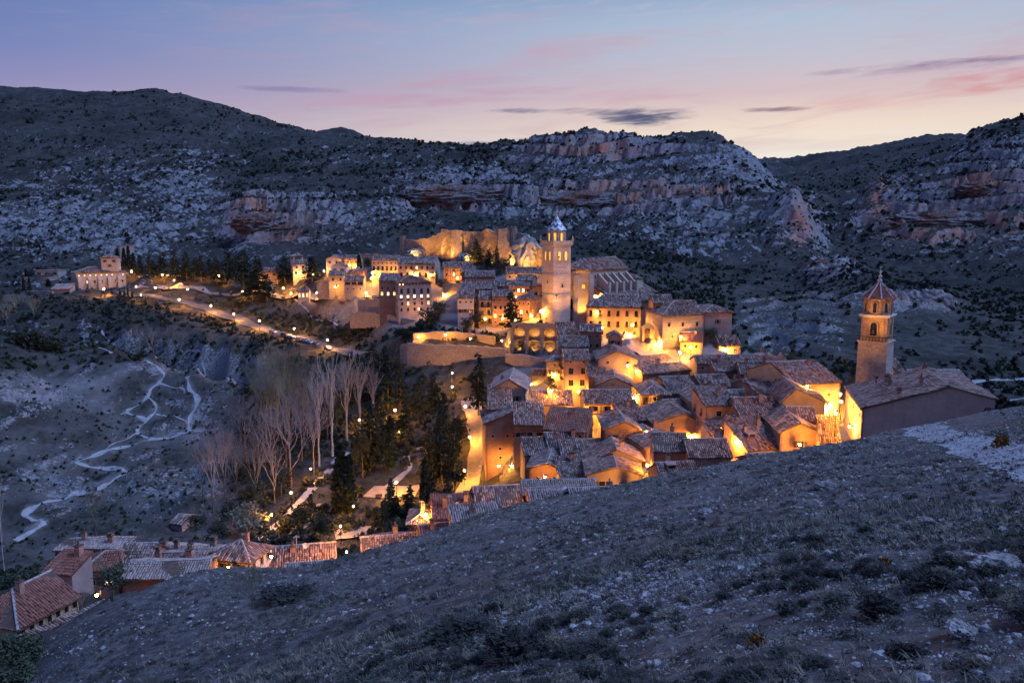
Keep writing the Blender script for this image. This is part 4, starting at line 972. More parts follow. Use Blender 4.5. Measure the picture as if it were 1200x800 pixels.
def house(i):
    (label, Lp, Rp, D, dl, h, roof, wall, tile, name, cat, o) = HOUSES[i]
    base, w_, r = FR[i]
    T = thing(name, label, cat, base, r, o.get('group'))
    pitch = o.get('pitch', 0.42); oh = o.get('oh', 0.4); og = 0.25
    cr, sr = math.cos(r), math.sin(r)
    mids = {'l': (0, dl / 2), 'r': (w_, dl / 2)}; nor = {'l': (-1, 0), 'r': (1, 0)}
    def faces(sd):
        mx, my = mids[sd]; wx, wy = base[0] + mx * cr - my * sr, base[1] + mx * sr + my * cr
        nx, ny = nor[sd]; return (nx * cr - ny * sr) * -wx + (nx * sr + ny * cr) * -wy > 0
    side = 'l' if faces('l') else 'r' if faces('r') else None
    fw = rows_to_windows([q for q in (o.get('f') or []) if q[0] + KIND[q[2]][1] < h + 3], w_, i)
    sw = rows_to_windows(o.get('s') or [], dl, i + 500) if side else []
    wm = MB(); planes = []; ridges = []; hf = hb = h
    gl = gr_ = None; ft = bt = None
    if roof == 'gf':
        zr = h + pitch * dl / 2; ze = h - oh * pitch; x0, x1 = -og, w_ + og; xl = x0 + (dl * .42 if o.get('hipl') else 0)
        planes += [[(x0, -oh, ze), (x1, -oh, ze), (x1, dl / 2, zr), (xl, dl / 2, zr)], [(x1, dl + oh, ze), (x0, dl + oh, ze), (xl, dl / 2, zr), (x1, dl / 2, zr)]]
        if o.get('hipl'): planes.append([(x0, dl + oh, ze), (x0, -oh, ze), (xl, dl / 2, zr)]); ridges += [((x0, -oh, ze), (xl, dl / 2, zr))]
        ridges.append(((xl, dl / 2, zr), (x1, dl / 2, zr)))
        gl = [(0, h), (dl, h), (dl / 2, zr - .05)]; gr_ = gl
        if o.get('hipl'): gl = None
    elif roof == 'gs':
        ap = o.get('ap', pitch * w_ / 2); xa = w_ * o.get('a', .5); rr_ = o.get('rr', 0.0); zr = h + ap
        pl = ap / max(xa, .1); pr = (ap - rr_) / max(w_ - xa, .1)
        y0, y1 = -oh, dl + og
        planes.append([(-oh, y1, h - oh * pl), (-oh, y0, h - oh * pl), (xa, y0, zr), (xa, y1, zr)])
        if w_ - xa > .5: planes.append([(w_ + oh, y0, h + rr_ - oh * pr), (w_ + oh, y1, h + rr_ - oh * pr), (xa, y1, zr), (xa, y0, zr)])
        ridges.append(((xa, y0, zr), (xa, y1, zr)))
        ft = [(0, h), (w_, h), (w_, h + rr_), (xa, zr - .05)] if rr_ > .05 else [(0, h), (w_, h), (xa, zr - .05)]
        bt = [(w_ - u, z) for u, z in ft][::-1]
        bt = [(0, h), (w_, h), (w_ - xa, zr - .05), (0, h + rr_)] if rr_ > .05 else [(0, h), (w_, h), (w_ - xa, zr - .05)]
    elif roof == 'sh':
        zr = h + pitch * dl
        planes.append([(-og, -oh, h - oh * pitch), (w_ + og, -oh, h - oh * pitch), (w_ + og, dl + .2, zr + .2 * pitch), (-og, dl + .2, zr + .2 * pitch)])
        gl = [(0, h), (dl, h), (0, zr - .03)]; gl = [(0, h + pitch * dl - .03), (0, h), (dl, h)]; gr_ = [(0, h), (dl, h), (dl, zr - .03)]
        bt = [(0, h), (w_, h), (w_, zr - .03), (0, zr - .03)]
    elif roof == 'hip':
        q = min(w_, dl) / 2; zr = h + pitch * q; ze = h - oh * pitch
        if w_ >= dl: ra, rb = (q, dl / 2, zr), (w_ - q + .001, dl / 2, zr)
        else: ra, rb = (w_ / 2, q, zr), (w_ / 2, dl - q, zr)
        a, b_, c_, d_ = (-oh, -oh, ze), (w_ + oh, -oh, ze), (w_ + oh, dl + oh, ze), (-oh, dl + oh, ze)
        if w_ >= dl: planes += [[a, b_, rb, ra], [b_, c_, rb], [c_, d_, ra, rb], [d_, a, ra]]
        else: planes += [[a, b_, ra], [b_, c_, rb, ra], [c_, d_, rb], [d_, a, ra, rb]]
        far_r = rb if w_ >= dl else ra
        ridges += [(a, ra), (b_, far_r), (ra, rb)]
    elif roof == 'flat':
        zr = h + .25
        planes.append([(-.3, -.3, zr), (w_ + .3, -.3, zr), (w_ + .3, dl + .3, zr), (-.3, dl + .3, zr)])
    ws = {'f': ((0, 0), (1, 0), w_, fw, ft), 'r': ((w_, 0), (0, 1), dl, sw if side == 'r' else [], gr_), 'b': ((w_, dl), (-1, 0), w_, [], bt), 'l': ((0, dl), (0, -1), dl, sw if side == 'l' else [], gl)}
    for k, (org, du, ln, hl, tp) in ws.items():
        wall_face(wm, org, du, ln, h, hl, top=tp)
    # a dark floor just under the roof so no light leaks through the openings
    wm.face([(0, 0, h - .02), (0, dl, h - .02), (w_, dl, h - .02), (w_, 0, h - .02)])
    wm.build('wall', WALL[wall], T)
    put_windows(T, (0, 0), (1, 0), h, fw, i % 3 != 0)
    if side: put_windows(T, ws[side][0], ws[side][1], h, sw)
    if roof == 'flat':
        mb = MB(); mb.slab(planes[0], .35); mb.build('roof', M_CHIM, T)
        return T
    rf = roof_part(T, planes, tile, D, i * 7, r, base, ridges)
    rr2 = random.Random(i + 90)
    nch = o.get('ch', 1 if rr2.random() < .45 else 0)
    for k in range(nch):
        if roof in ('gf',): cxx, cyy = w_ * (k + rr2.uniform(.3, .8)) / nch, dl * rr2.choice([.4, .55, .3]); cz = h + pitch * (dl / 2 - abs(cyy - dl / 2))
        elif roof == 'gs':
            cxx, cyy = w_ * rr2.choice([.3, .65, .5]), dl * (k + rr2.uniform(.2, .8)) / nch
            ap = o.get('ap', 1); xa = w_ * o.get('a', .5); rr_ = o.get('rr', 0)
            cz = h + (ap * cxx / xa if cxx < xa else rr_ + (ap - rr_) * (w_ - cxx) / max(.1, w_ - xa))
        elif roof == 'sh': cxx, cyy = w_ * (k + rr2.uniform(.25, .75)) / nch, dl * rr2.uniform(.4, .9); cz = h + pitch * cyy
        else: cxx, cyy = w_ * .6, dl * .6; cz = h + pitch * min(cyy, dl - cyy, cxx, w_ - cxx)
        chimney(rf, cxx, cyy, cz, i * 11 + k)
    if o.get('aerial'):
        mb = MB(); cxx = w_ * .4; cz = h + pitch * dl * .4
        mb.tube([(cxx, dl * .4, cz - .2), (cxx, dl * .4, cz + 2.6)], .04)
        for q in range(5): mb.box(cxx - .6 + .06 * q, cxx + .6 - .06 * q, dl * .4 - .45 + .2 * q, dl * .4 - .42 + .2 * q, cz + 2.3, cz + 2.34)
        mb.box(cxx - .03, cxx + .03, dl * .4 - .5, dl * .4 + .5, cz + 2.25, cz + 2.29)
        mb.build('aerial', M_METAL, rf)
        mb = MB(); mb.lathe([(.02, 0), (.25, .05), (.42, .16), (.5, .3), (.44, .27), (.2, .1)], 12)
        o2 = mb.build('dish', M_METAL, rf, (cxx + 1.4, dl * .35, cz + .7)); o2.rotation_euler = (R(70), 0, R(20))
    if o.get('dormer'):
        mb = MB(); x_ = w_ * .35; y_ = dl * .3; z_ = h + pitch * y_
        for (a0, a1, b0, b1, e0, e1) in ((x_ - .9, x_ - .7, y_, y_ + 2, z_ - .3, z_ + 1.1), (x_ + .7, x_ + .9, y_, y_ + 2, z_ - .3, z_ + 1.1), (x_ - 1.05, x_ + 1.05, y_ - .2, y_ + 2.1, z_ + 1.102, z_ + 1.25)): mb.box(a0, a1, b0, b1, e0, e1, 0)
        mb.box(x_ - .698, x_ + .698, y_ + .5, y_ + .55, z_ - .3, z_ + 1.1, 1)
        mb.build('dormer', [M_CHIM, M_GLASS], rf)
    if o.get('arch'):
        x_ = w_ * .82; y_ = .4; z_ = h
        mb = MB(); arc = [(x_ + 1.0 * math.cos(a), y_, z_ + 1.1 + 1.0 * math.sin(a)) for a in np.linspace(0, math.pi, 9)]
        arc2 = [(x_ + .62 * math.cos(a), y_, z_ + 1.0 + .62 * math.sin(a)) for a in np.linspace(0, math.pi, 9)]
        ring = [(x_ + 1.0, y_, z_ - .4)] + arc + [(x_ - 1.0, y_, z_ - .4)]; ring2 = [(x_ + .62, y_, z_ - .4)] + arc2 + [(x_ - .62, y_, z_ - .4)]
        for a in range(len(ring) - 1):
            mb.face([ring[a], ring2[a], ring2[a + 1], ring[a + 1]], 0)
            bk = lambda p: (p[0], p[1] + 1.6, p[2]); mb.face([ring[a], ring[a + 1], bk(ring[a + 1]), bk(ring[a])], 1)
        mb.face([(p[0], p[1] + .3, p[2]) for p in ring2], 2)
        mb.build('dormer', [WALL['white'], M_METAL, M_GLASS], rf)
    if D < 300 and name != 'hut':
        mb = MB(); xx = w_ - .3 if i % 2 else .25
        mb.tube([(xx, -.1, h - .1), (xx, -.1, -2)], .06, 5); mb.box(-.2, w_ + .2, -oh - .1, -oh + .04, h - oh * pitch - .12, h - oh * pitch - .02) if roof in ('gf', 'sh', 'hip') else None
        mb.build('gutter', M_EAVE, T)
        if i % 5 < 2:
            cx_, cy_ = w_ * (.25 + .1 * (i % 4)), dl * .5; cz_ = h + (pitch * dl * .5 if roof in ('gf', 'sh') else o.get('ap', 1.5) * .5 if roof == 'gs' else 1.0)
            mb = MB(); mb.tube([(cx_, cy_, cz_ - .6), (cx_, cy_, cz_ + 2.2)], .035, 4)
            for q in range(4): mb.box(cx_ - .5 + .06 * q, cx_ + .5 - .06 * q, cy_ - .3 + .18 * q, cy_ - .27 + .18 * q, cz_ + 2.0, cz_ + 2.03)
            mb.box(cx_ - .02, cx_ + .02, cy_ - .35, cy_ + .4, cz_ + 1.96, cz_ + 1.99); mb.build('aerial', M_METAL, rf)
    for z0, org, du, ln in [(b_, (0, 0), (1, 0), w_) for b_ in o.get('balc', [])] + ([(b_, *ws[side][:3]) for b_ in o.get('sbalc', [])] if side else []):
        a = math.atan2(du[1], du[0]); mb = MB(); zt = h - z0
        mb.box(.3, ln - .3, -1.0, -.005, zt - .15, zt)
        for k in range(max(2, int(ln / 1.6)) + 1):
            x_ = .4 + (ln - .8) * k / max(2, int(ln / 1.6)); mb.box(x_ - .07, x_ + .07, -.95, -.81, zt + .001, zt + 2.1)
        bo = mb.build('balcony', M_WOOD, T, (org[0], org[1], 0), a)
        mb = MB(); mb.box(.35, ln - .35, -.99, -.95, zt + .95, zt + 1.02); mb.box(.35, ln - .35, -.99, -.95, zt + .1, zt + .15)
        for k in range(int(ln / .35)): mb.box(.4 + k * .35, .44 + k * .35, -.985, -.955, zt + .151, zt + .949)
        mb.build('railing', M_IRON, bo)
    if o.get('timber'):
        for k in range(int(w_ / 1.1) + 1):
            mb = MB(); x_ = min(w_ - .2, k * 1.1); mb.box(x_, x_ + .2, -.05, -.004, h * .3, h - .1); mb.build('beam', M_WOOD, T)
        for z_ in (.3, .55, .78): mb = MB(); mb.box(.0, w_, -.08, -.052, h * z_, h * z_ + .18); mb.build('beam', M_WOOD, T)
    if o.get('hung'):
        mb = MB(); g = random.Random(5)
        for k in range(int(w_ / .4)):
            z_ = h - .1
            while z_ > -.5:
                s_ = g.uniform(.5, .7); x_ = .1 + k * .4 + g.uniform(-.02, .02)
                mb.box(x_, x_ + .24, -.16 - g.uniform(0, .05), -.003, z_ - s_ + .05, z_); z_ -= s_
        mb.build('wall_tiles', TILE['light'], T, kind='stuff')
    if o.get('piers'):
        for k in range(o['piers']):
            x_ = w_ * (k + .1) / o['piers']; mb = MB()
            mb.loft([[(x_, -2.2, -3), (x_ + 1.8, -2.2, -3), (x_ + 1.8, -.004, -3), (x_, -.004, -3)], [(x_, -1.6, h * .72), (x_ + 1.8, -1.6, h * .72), (x_ + 1.8, -.004, h * .72), (x_, -.004, h * .72)],
                     [(x_, -.3, h * .86), (x_ + 1.8, -.3, h * .86), (x_ + 1.8, -.004, h * .86), (x_, -.004, h * .86)]])
            mb.build('pier', WALL[wall], T)
    return T


HOUSE_OBJ = [house(i) for i in range(len(HOUSES))]


# ------------------------------------------------------------------ stone walls along the terraces
def stone_wall(name, label, pts, mat_, thick=0.9, rough=0.12, merlon=0.0, cat='wall', extra=2.5, group=None):
    """pts: (px, py_top, py_bottom, D)"""
    top = [pix(a, b_, d) for a, b_, c_, d in pts]; bot = [pix(a, c_, d) for a, b_, c_, d in pts]
    o0 = bot[0]
    g = np.random.default_rng(len(pts) * 13 + int(pts[0][0])); mb = MB()
    P_, N_ = [], []
    for k in range(len(pts) - 1):
        L = np.linalg.norm((top[k + 1] - top[k])[:2]); n_ = max(1, int(L / 1.6))
        for i in range(n_ + (k == len(pts) - 2)):
            t_ = i / n_; t2 = top[k] * (1 - t_) + top[k + 1] * t_; b2 = bot[k] * (1 - t_) + bot[k + 1] * t_
            d = (top[k + 1] - top[k])[:2]; d = d / np.linalg.norm(d); P_.append((t2, min(b2[2], t2[2] - .5) - extra)); N_.append(np.array([d[1], -d[0], 0]))
    rows = 6; grid_f, grid_b = [], []
    for (t2, zb), nn in zip(P_, N_):
        zt = t2[2] + g.normal(0, rough) ; colf = []
        for q in range(rows + 1):
            z_ = zt + (zb - zt) * q / rows
            colf.append(np.array([t2[0], t2[1], z_]) + nn * (thick / 2 + q / rows * .25 + g.normal(0, rough * .5)) - np.array([o0[0], o0[1], o0[2]]))
        grid_f.append(colf); grid_b.append([np.array([t2[0], t2[1], z_]) - nn * thick / 2 - o0 for z_ in (zt, zb)])
    for i in range(len(P_) - 1):
        for q in range(rows): mb.face([grid_f[i][q + 1], grid_f[i + 1][q + 1], grid_f[i + 1][q], grid_f[i][q]])
        mb.face([grid_f[i][0], grid_f[i + 1][0], grid_b[i + 1][0], grid_b[i][0]]); mb.face([grid_b[i][0], grid_b[i + 1][0], grid_b[i + 1][1], grid_b[i][1]])
    for i in (0, len(P_) - 1):
        mb.face([grid_f[i][q] for q in range(rows + 1)] + [grid_b[i][1], grid_b[i][0]])
    T = thing(name, label, cat, o0, 0, group)
    mb.build('masonry', mat_, T)
    if merlon:
        for i in range(0, len(P_) - 1, 2):
            a, b_ = grid_f[i][0], grid_f[i + 1][0]; a2, b2 = grid_b[i][0], grid_b[i + 1][0]
            zt = max(a[2], b_[2]) + merlon; m2 = MB()
            lo = [np.array([*p[:2], min(a[2], b_[2]) - .1]) for p in (a, b_, b2, a2)]; m2.loft([lo, [np.array([*p[:2], zt]) for p in lo]])
            m2.build('merlon', mat_, T)
    else:
        m2 = MB()
        for i in range(len(P_) - 1):
            a, b_, b2, a2 = [p + np.array([0, 0, .02]) for p in (grid_f[i][0], grid_f[i + 1][0], grid_b[i + 1][0], grid_b[i][0])]
            m2.slab([a, b_, b2, a2], -.14)
        m2.build('coping', M_MORTAR, T)
    return T


SW = WALL['stone']
stone_wall('castle_wall', 'floodlit castle curtain wall, lower left stretch with corner turret', [(471, 280, 297, 414), (478, 282, 297, 413), (500, 280, 298, 410), (512, 275, 297, 407), (520.5, 273.5, 296, 405)], M_CASTLE, 1.6, .3, cat='castle wall')
stone_wall('castle_wall', 'floodlit castle main wall, highest middle stretch with ragged top', [(520.5, 271.5, 297, 401), (535, 270.5, 298, 399), (549, 272.5, 303, 397), (560, 272.5, 306, 396), (571, 270, 306, 394), (586, 269, 307, 392), (601, 268.5, 308, 390)], M_CASTLE, 1.8, .4, cat='castle wall')
stone_wall('castle_wall', 'floodlit castle wall descending to the bell tower on its crag', [(601, 272.5, 296, 391), (612, 273.5, 296, 388), (619, 276, 300, 386), (626, 284, 306, 384), (637, 293, 312, 380)], M_CASTLE, 1.6, .4, cat='castle wall')


def corner_turret(px, pt, pb, D, rad, label):
    p = pix(px, pb, D); zt = pix(px, pt, D)[2] - p[2]; T = thing('castle_turret', label, 'turret', p)
    mb = MB(); mb.lathe([(rad * 1.12, -3), (rad, zt * .6), (rad, zt)], 12); mb.build('masonry', M_CASTLE, T)
    for k in range(6):
        a = k * math.pi / 3; m2 = MB(); m2.box(-.45, .45, -.3, .3, zt + .002, zt + 1.0); m2.build('merlon', M_CASTLE, T, ((rad - .35) * math.cos(a), (rad - .35) * math.sin(a), 0), a + math.pi / 2)


corner_turret(472, 278, 297, 414, 1.5, 'small round turret at the left end of the castle wall')
corner_turret(521, 270.5, 297, 402, 1.7, 'round turret where the castle wall steps up')
corner_turret(601, 267.5, 308, 390, 2.2, 'tall round turret at the right corner of the castle wall')


for px_, pt_, pb_, D_, hw_, lab in [(535, 269.8, 300, 397.5, 2.6, 'square castle tower standing proud of the wall, left of the trees'), (590, 268.2, 307, 389.5, 2.8, 'square castle tower standing proud of the wall, right of the trees')]:
    p = pix(px_, pb_, D_); zt = pix(px_, pt_, D_)[2] - p[2]; T = thing('castle_tower', lab, 'tower', p, .1); mb = MB(); mb.loft([[(x * hw_ * q, y * hw_ * .8 * q, z_) for x, y in ((-1, -1), (1, -1), (1, 1), (-1, 1))] for z_, q in ((-4, 1.15), (zt * .5, 1.03), (zt, 1))]); mb.build('masonry', M_CASTLE, T)


# rock crag under the castle, right: craggy block with its own faces
def rock(name, label, px, py, D, sx, sy, sz, seed, mat_, cat='rock', det=3, group=None, up=0.0):
    import bmesh
    bm = bmesh.new(); bmesh.ops.create_icosphere(bm, subdivisions=det, radius=1)
    g = np.random.default_rng(seed); off = g.uniform(0, 50, 3)
    co = np.array([v_.co for v_ in bm.verts])
    n1_ = fbm(co[:, 0] * 3 + off[0], co[:, 1] * 3 + co[:, 2] * 2 + off[1], 1.6, 4, True); n2_ = perlin(co[:, 2] * 4 + off[2], co[:, 0] * 2.2)
    r_ = 0.75 + .38 * n1_ + .14 * n2_
    for v_, k in zip(bm.verts, r_): v_.co = Vector((v_.co.x * k * sx, v_.co.y * k * sy, v_.co.z * k * sz))
    me = bpy.data.meshes.new(name); bm.to_mesh(me); bm.free(); me.materials.append(mat_)
    p = pix(px, py, D) if D else ground(px, py)
    return add(name, me, None, (p[0], p[1], p[2] + up), g.uniform(0, 6), label=label, category=cat, group=group)


m, t, b, v = mat('pale_rock', 0.95, .1)
n_ = t.noise(v, .5, 6, .7); n3_ = t.noise(v, 3, 4, .7)
t.link(t.mix(t.smooth(n_, .35, .65), (0.24, 0.2, 0.17), (0.46, 0.42, 0.38)), b.inputs['Base Color']); bump(t, b, t.math('ADD', n_, t.math('MULTIPLY', n3_, .4)), .5, 1); M_ROCK = m
rock('crag', 'floodlit crag under the right corner of the castle wall', 617, 300, 384, 8.5, 5, 9, 4, M_ROCK, det=5)
rock('crag', 'craggy rock under the middle of the castle wall', 545, 302, 396, 9, 3.5, 2.6, 9, M_ROCK, det=5)
rock('crag', 'dark crag under the left stretch of castle wall', 490, 298, 409, 10, 4, 3, 12, M_ROCK, det=5)

stone_wall('retaining_wall', 'long terrace wall along the hanging garden, lit by three lamps', [(484, 391, 402, 306), (508, 389, 402, 305), (533, 389, 403, 303), (560, 392, 404, 299), (580, 395, 405, 295)], WALL['ochre'])
stone_wall('retaining_wall', 'lower curved terrace wall under the hanging garden', [(470, 404, 422, 296), (478, 402, 422, 293), (500, 403.5, 424, 291), (540, 405, 426, 288), (575, 407.5, 428, 285), (593, 409, 430, 283)], SW)
stone_wall('retaining_wall', 'round bastion wall under the arcaded terrace', [(593, 415, 437, 275), (604, 415.5, 437, 272), (622, 417, 438, 270), (636, 420, 440, 270), (643, 427, 441, 271)], SW)
stone_wall('retaining_wall', 'terrace wall under the big mansion, left piece', [(411, 366.5, 378, 362), (428, 366, 378, 358), (442, 366.5, 378, 354)], SW)
stone_wall('retaining_wall', 'terrace wall under the big mansion, right piece', [(442, 368, 382, 350), (456, 369, 384, 346), (475, 373, 387, 341), (490, 376, 390, 338), (505, 378, 390, 336)], SW)
stone_wall('retaining_wall', 'plain wall holding the parking terrace left of the mansion', [(420, 351, 364, 366), (432, 350.5, 364, 364), (445, 351, 364, 360)], SW)
stone_wall('retaining_wall', 'stone wall under the half-timbered house', [(519, 333, 345, 356), (530, 332, 346, 354), (541, 333, 347, 350)], SW)
stone_wall('garden_wall', 'pale wall beside the upper road at the museum garden', [(165, 333.5, 339, 474), (195, 334, 340, 468), (240, 337, 342, 462), (288, 340, 347, 452)], WALL['mauve'])
stone_wall('garden_wall', 'rounded low wall at the far left end of town', [(32.5, 341, 352, 440), (40, 341, 353, 434), (62, 341.5, 353, 432)], SW)
stone_wall('garden_wall', 'ruined wall stub beside the red gallery house', [(372, 333, 344, 392), (378, 330, 344, 391), (386, 331, 345, 389)], SW, rough=.5)
stone_wall('ruined_wall', 'ragged grey ruined wall standing alone behind the roofs', [(891, 419, 430, 247), (900, 414.5, 430, 246), (906, 415, 430, 245), (910, 419, 430, 245), (915, 414, 430, 244), (921, 420, 430, 244)], WALL['grey'], rough=.55, cat='wall')
stone_wall('street_wall', 'curved wall of the lit ramp between two lamp-lit houses', [(839, 530, 537, 171), (850, 521, 534, 178), (862, 514, 529, 184), (872, 509, 526, 190)], WALL['ochre'])
stone_wall('street_wall', 'low wall along the road under the rust-coloured house', [(563, 548, 556, 214), (568, 535, 545, 220), (572, 520, 532, 226)], SW)
stone_wall('palace_wall', 'wall with stone gate between palace and tower house', [(750, 383.5, 396, 268), (758, 382.5, 396, 268), (767, 384, 397, 267)], WALL['orange'], extra=1)
gp = pix(758.2, 396.5, 267.2)
T = thing('stone_gate', 'pedimented stone gate with black round-topped door on the square', 'gate', gp)
mb = MB(); mb.box(-1.7, -1.0, -.5, .2, -1, 3.6); mb.box(1.0, 1.7, -.5, .2, -1, 3.6); mb.box(-2.0, 2.0, -.6, .2, 3.601, 4.1); mb.face([(-1.9, -.5, 4.101), (1.9, -.5, 4.101), (0, -.5, 5.3)]); mb.face([(-1.9, .1, 4.101), (0, .1, 5.3), (1.9, .1, 4.101)]); mb.face([(-1.9, -.5, 4.101), (0, -.5, 5.3), (0, .1, 5.3), (-1.9, .1, 4.101)]); mb.face([(1.9, .1, 4.101), (0, .1, 5.3), (0, -.5, 5.3), (1.9, -.5, 4.101)])
mb.build('frame', WALL['cream'], T)
mb = MB(); mb.face([(-1, -.1, -1), (1, -.1, -1), (1, -.1, 2.6)] + [(math.cos(a), -.1, 2.6 + math.sin(a) * .95) for a in np.linspace(.3, math.pi - .3, 7)] + [(-1, -.1, 2.6)]); mb.build('door', M_WOOD, T)

# ------------------------------------------------------------------ arcaded terrace under the cathedral square
A_ = pix(600, 381, 285); r_ = R(-14); wA = 18.5
T = thing('arcaded_terrace', 'stone terrace on tall lit arches below the cathedral square', 'terrace', (A_[0], A_[1], A_[2] - 11), r_)
hA, dA = 11.0, 9.0
mb = MB()
nb = 3; bw = wA / (nb + .35)
def arch_bay(mb, x0, x1, z0, zs, zt, y=0.0, depth=2.4):
    """wall slice x0..x1 with an arch opening"""
    pr = .62; a0, a1 = x0 + pr, x1 - pr; rad = (a1 - a0) / 2; cxm = (a0 + a1) / 2
    mb.face([(x0, y, z0), (a0, y, z0), (a0, y, zt), (x0, y, zt)]); mb.face([(a1, y, z0), (x1, y, z0), (x1, y, zt), (a1, y, zt)])
    arc = [(cxm - rad * math.cos(a), zs + rad * math.sin(a)) for a in np.linspace(0, math.pi, 11)]
    for p, q in zip(arc, arc[1:]):
        mb.face([(p[0], y, p[1]), (q[0], y, q[1]), (q[0], y, zt), (p[0], y, zt)]); mb.face([(p[0], y, p[1]), (p[0], y + depth, p[1]), (q[0], y + depth, q[1]), (q[0], y, q[1])])
    for xx in (a0, a1): mb.face([(xx, y, z0), (xx, y + depth, z0), (xx, y + depth, zs), (xx, y, zs)])
for k in range(nb):
    arch_bay(mb, k * bw, (k + 1) * bw, 5.6, 8.1, hA); arch_bay(mb, k * bw, (k + 1) * bw, -2, 3.9, 5.6)
mb.face([(nb * bw, 0, -2), (wA, 0, -2), (wA, 0, hA), (nb * bw, 0, hA)])
mb.face([(0, 2.4, -2), (wA, 2.4, -2), (wA, 2.4, hA), (0, 2.4, hA)])
mb.face([(0, dA, -2), (0, 0, -2), (0, 0, hA), (0, dA, hA)]); mb.face([(wA, 0, -2), (wA, dA, -2), (wA, dA, hA), (wA, 0, hA)])
mb.face([(0, 0, hA), (wA, 0, hA), (wA, dA, hA), (0, dA, hA)]); mb.face([(0, 0, 5.6), (wA - .05, 0, 5.6), (wA - .05, 2.4, 5.6), (0, 2.4, 5.6)])
mb.build('wall', WALL['stone'], T)
for k in range(nb + 1):
    m2 = MB(); x_ = k * bw; m2.loft([[(x_ - .5, -.9, -2), (x_ + .5, -.9, -2), (x_ + .5, -.003, -2), (x_ - .5, -.003, -2)], [(x_ - .42, -.5, hA - .8), (x_ + .42, -.5, hA - .8), (x_ + .42, -.003, hA - .8), (x_ - .42, -.003, hA - .8)]]); m2.build('buttress', WALL['stone'], T)
m2 = MB(); m2.box(-.4, wA + .3, -.45, .2, hA + .003, hA + .35); m2.box(-.4, wA + .3, -.4, -.2, hA + .352, hA + 1.0); m2.build('parapet', WALL['stone'], T)
TERR = (T, A_, r_)

# ------------------------------------------------------------------ cathedral with its tower
def arch_window(parent, loc, rz, ww, hh, lit, depth=.5, frame=WALL['cream']):
    """round-headed opening applied on a wall: moulded surround with a recessed back"""
    mb = MB(); t_ = .22
    def outl(w2, h2): return [(-w2, 0), (-w2, h2 - w2)] + [(-w2 * math.cos(a), h2 - w2 + w2 * math.sin(a)) for a in np.linspace(0, math.pi, 9)[1:-1]] + [(w2, h2 - w2), (w2, 0)]
    a_, b_ = outl(ww / 2 + t_, hh + t_), outl(ww / 2, hh)
    for (p, q), (p2, q2) in zip(zip(a_, a_[1:]), zip(b_, b_[1:])):
        mb.face([(p[0], -.25, p[1]), (p2[0], -.25, p2[1]), (q2[0], -.25, q2[1]), (q[0], -.25, q[1])]); mb.face([(p2[0], -.25, p2[1]), (p2[0], -.02, p2[1]), (q2[0], -.02, q2[1]), (q2[0], -.25, q2[1])]); mb.face([(p[0], -.25, p[1]), (q[0], -.25, q[1]), (q[0], 0.05, q[1]), (p[0], 0.05, p[1])])
    mb.box(-ww / 2 - t_ * 1.4, ww / 2 + t_ * 1.4, -.35, .02, -.25, -.002)
    o_ = mb.build('window', frame, parent, loc, rz)
    pm = MB(); pm.face([(p[0], -.03, p[1]) for p in b_][::-1]); pm.build('pane', lit, o_, label='glowing amber opening' if lit is M_BELFRY else None)
    return o_


D0 = 291
B_ = pix(648.3, 377, D0); zc = pix(648.3, 287, D0)[2] - B_[2]
s_ = 7.6; rT = R(31)
T = thing('bell_tower', 'cathedral bell tower with blue and white zigzag tiled spire', 'tower', B_, rT)
mb = MB(); mb.box(0, s_, 0, s_, -4, zc)
mb.build('shaft', WALL['rosestone'], T)
for z_, k in ((zc * .34, .25), (zc * .60, .2), (zc * .985, .35)):
    m2 = MB(); m2.box(-k, s_ + k, -k, s_ + k, z_, z_ + .45); m2.build('cornice', WALL['cream'], T)
m2 = MB(); m2.box(-.6, s_ + .6, -.6, s_ + .6, zc + .003, zc + .5)
for q in ((-.6, s_ + .6, -.6, -.3), (-.6, s_ + .6, s_ + .3, s_ + .6), (-.6, -.3, -.298, s_ + .298), (s_ + .3, s_ + .6, -.298, s_ + .298)): m2.box(*q, zc + .501, zc + 1.5)
m2.build('balustrade', WALL['cream'], T)
for x_ in (-.45, s_ + .45):
    for y_ in (-.45, s_ + .45):
        m2 = MB(); m2.lathe([(.42, zc + 1.5), (.42, zc + 2.0), (.2, zc + 2.3), (.34, zc + 2.7), (.1, zc + 3.2), (.03, zc + 3.9)], 8, (x_, y_)); m2.build('pinnacle', WALL['cream'], T)
for k in (.33, .70):
    arch_window(T, (s_ * k, -.01, zc - 5.6), 0, 1.15, 3.2, M_BELFRY); arch_window(T, (-.01, s_ * (1 - k), zc - 5.6), -math.pi / 2, 1.0, 3.2, M_BELFRY)
arch_window(T, (s_ * .5, -.01, zc * .44), 0, .7, 1.6, M_GLASS); arch_window(T, (-.01, s_ * .5, zc * .5), -math.pi / 2, .6, 1.3, M_GLASS)
cxy = s_ / 2; zl = zc + .5; hl = pix(652, 274.5, D0)[2] - pix(652, 287, D0)[2] + .6
octo = lambda rr_, ph=math.pi / 8: [(cxy + rr_ * math.cos(ph + k * math.pi / 4), cxy + rr_ * math.sin(ph + k * math.pi / 4)) for k in range(8)]
mb = MB(); mb.prism(octo(3.35), zl, zl + hl); mb.build('lantern', WALL['cream'], T)
for k in range(8):
    a = math.pi / 8 + k * math.pi / 4 + math.pi / 8; rr_ = 3.35 * math.cos(math.pi / 8) + .02
    arch_window(T, (cxy + rr_ * math.cos(a), cxy + rr_ * math.sin(a), zl + .9), a + math.pi / 2, .95, hl - 1.5, M_BELFRY)
mb = MB(); mb.loft([[(x, y, zl + hl + .002) for x, y in octo(3.4)], [(x, y, zl + hl + .3) for x, y in octo(3.85)]]); mb.build('cornice', WALL['cream'], T)
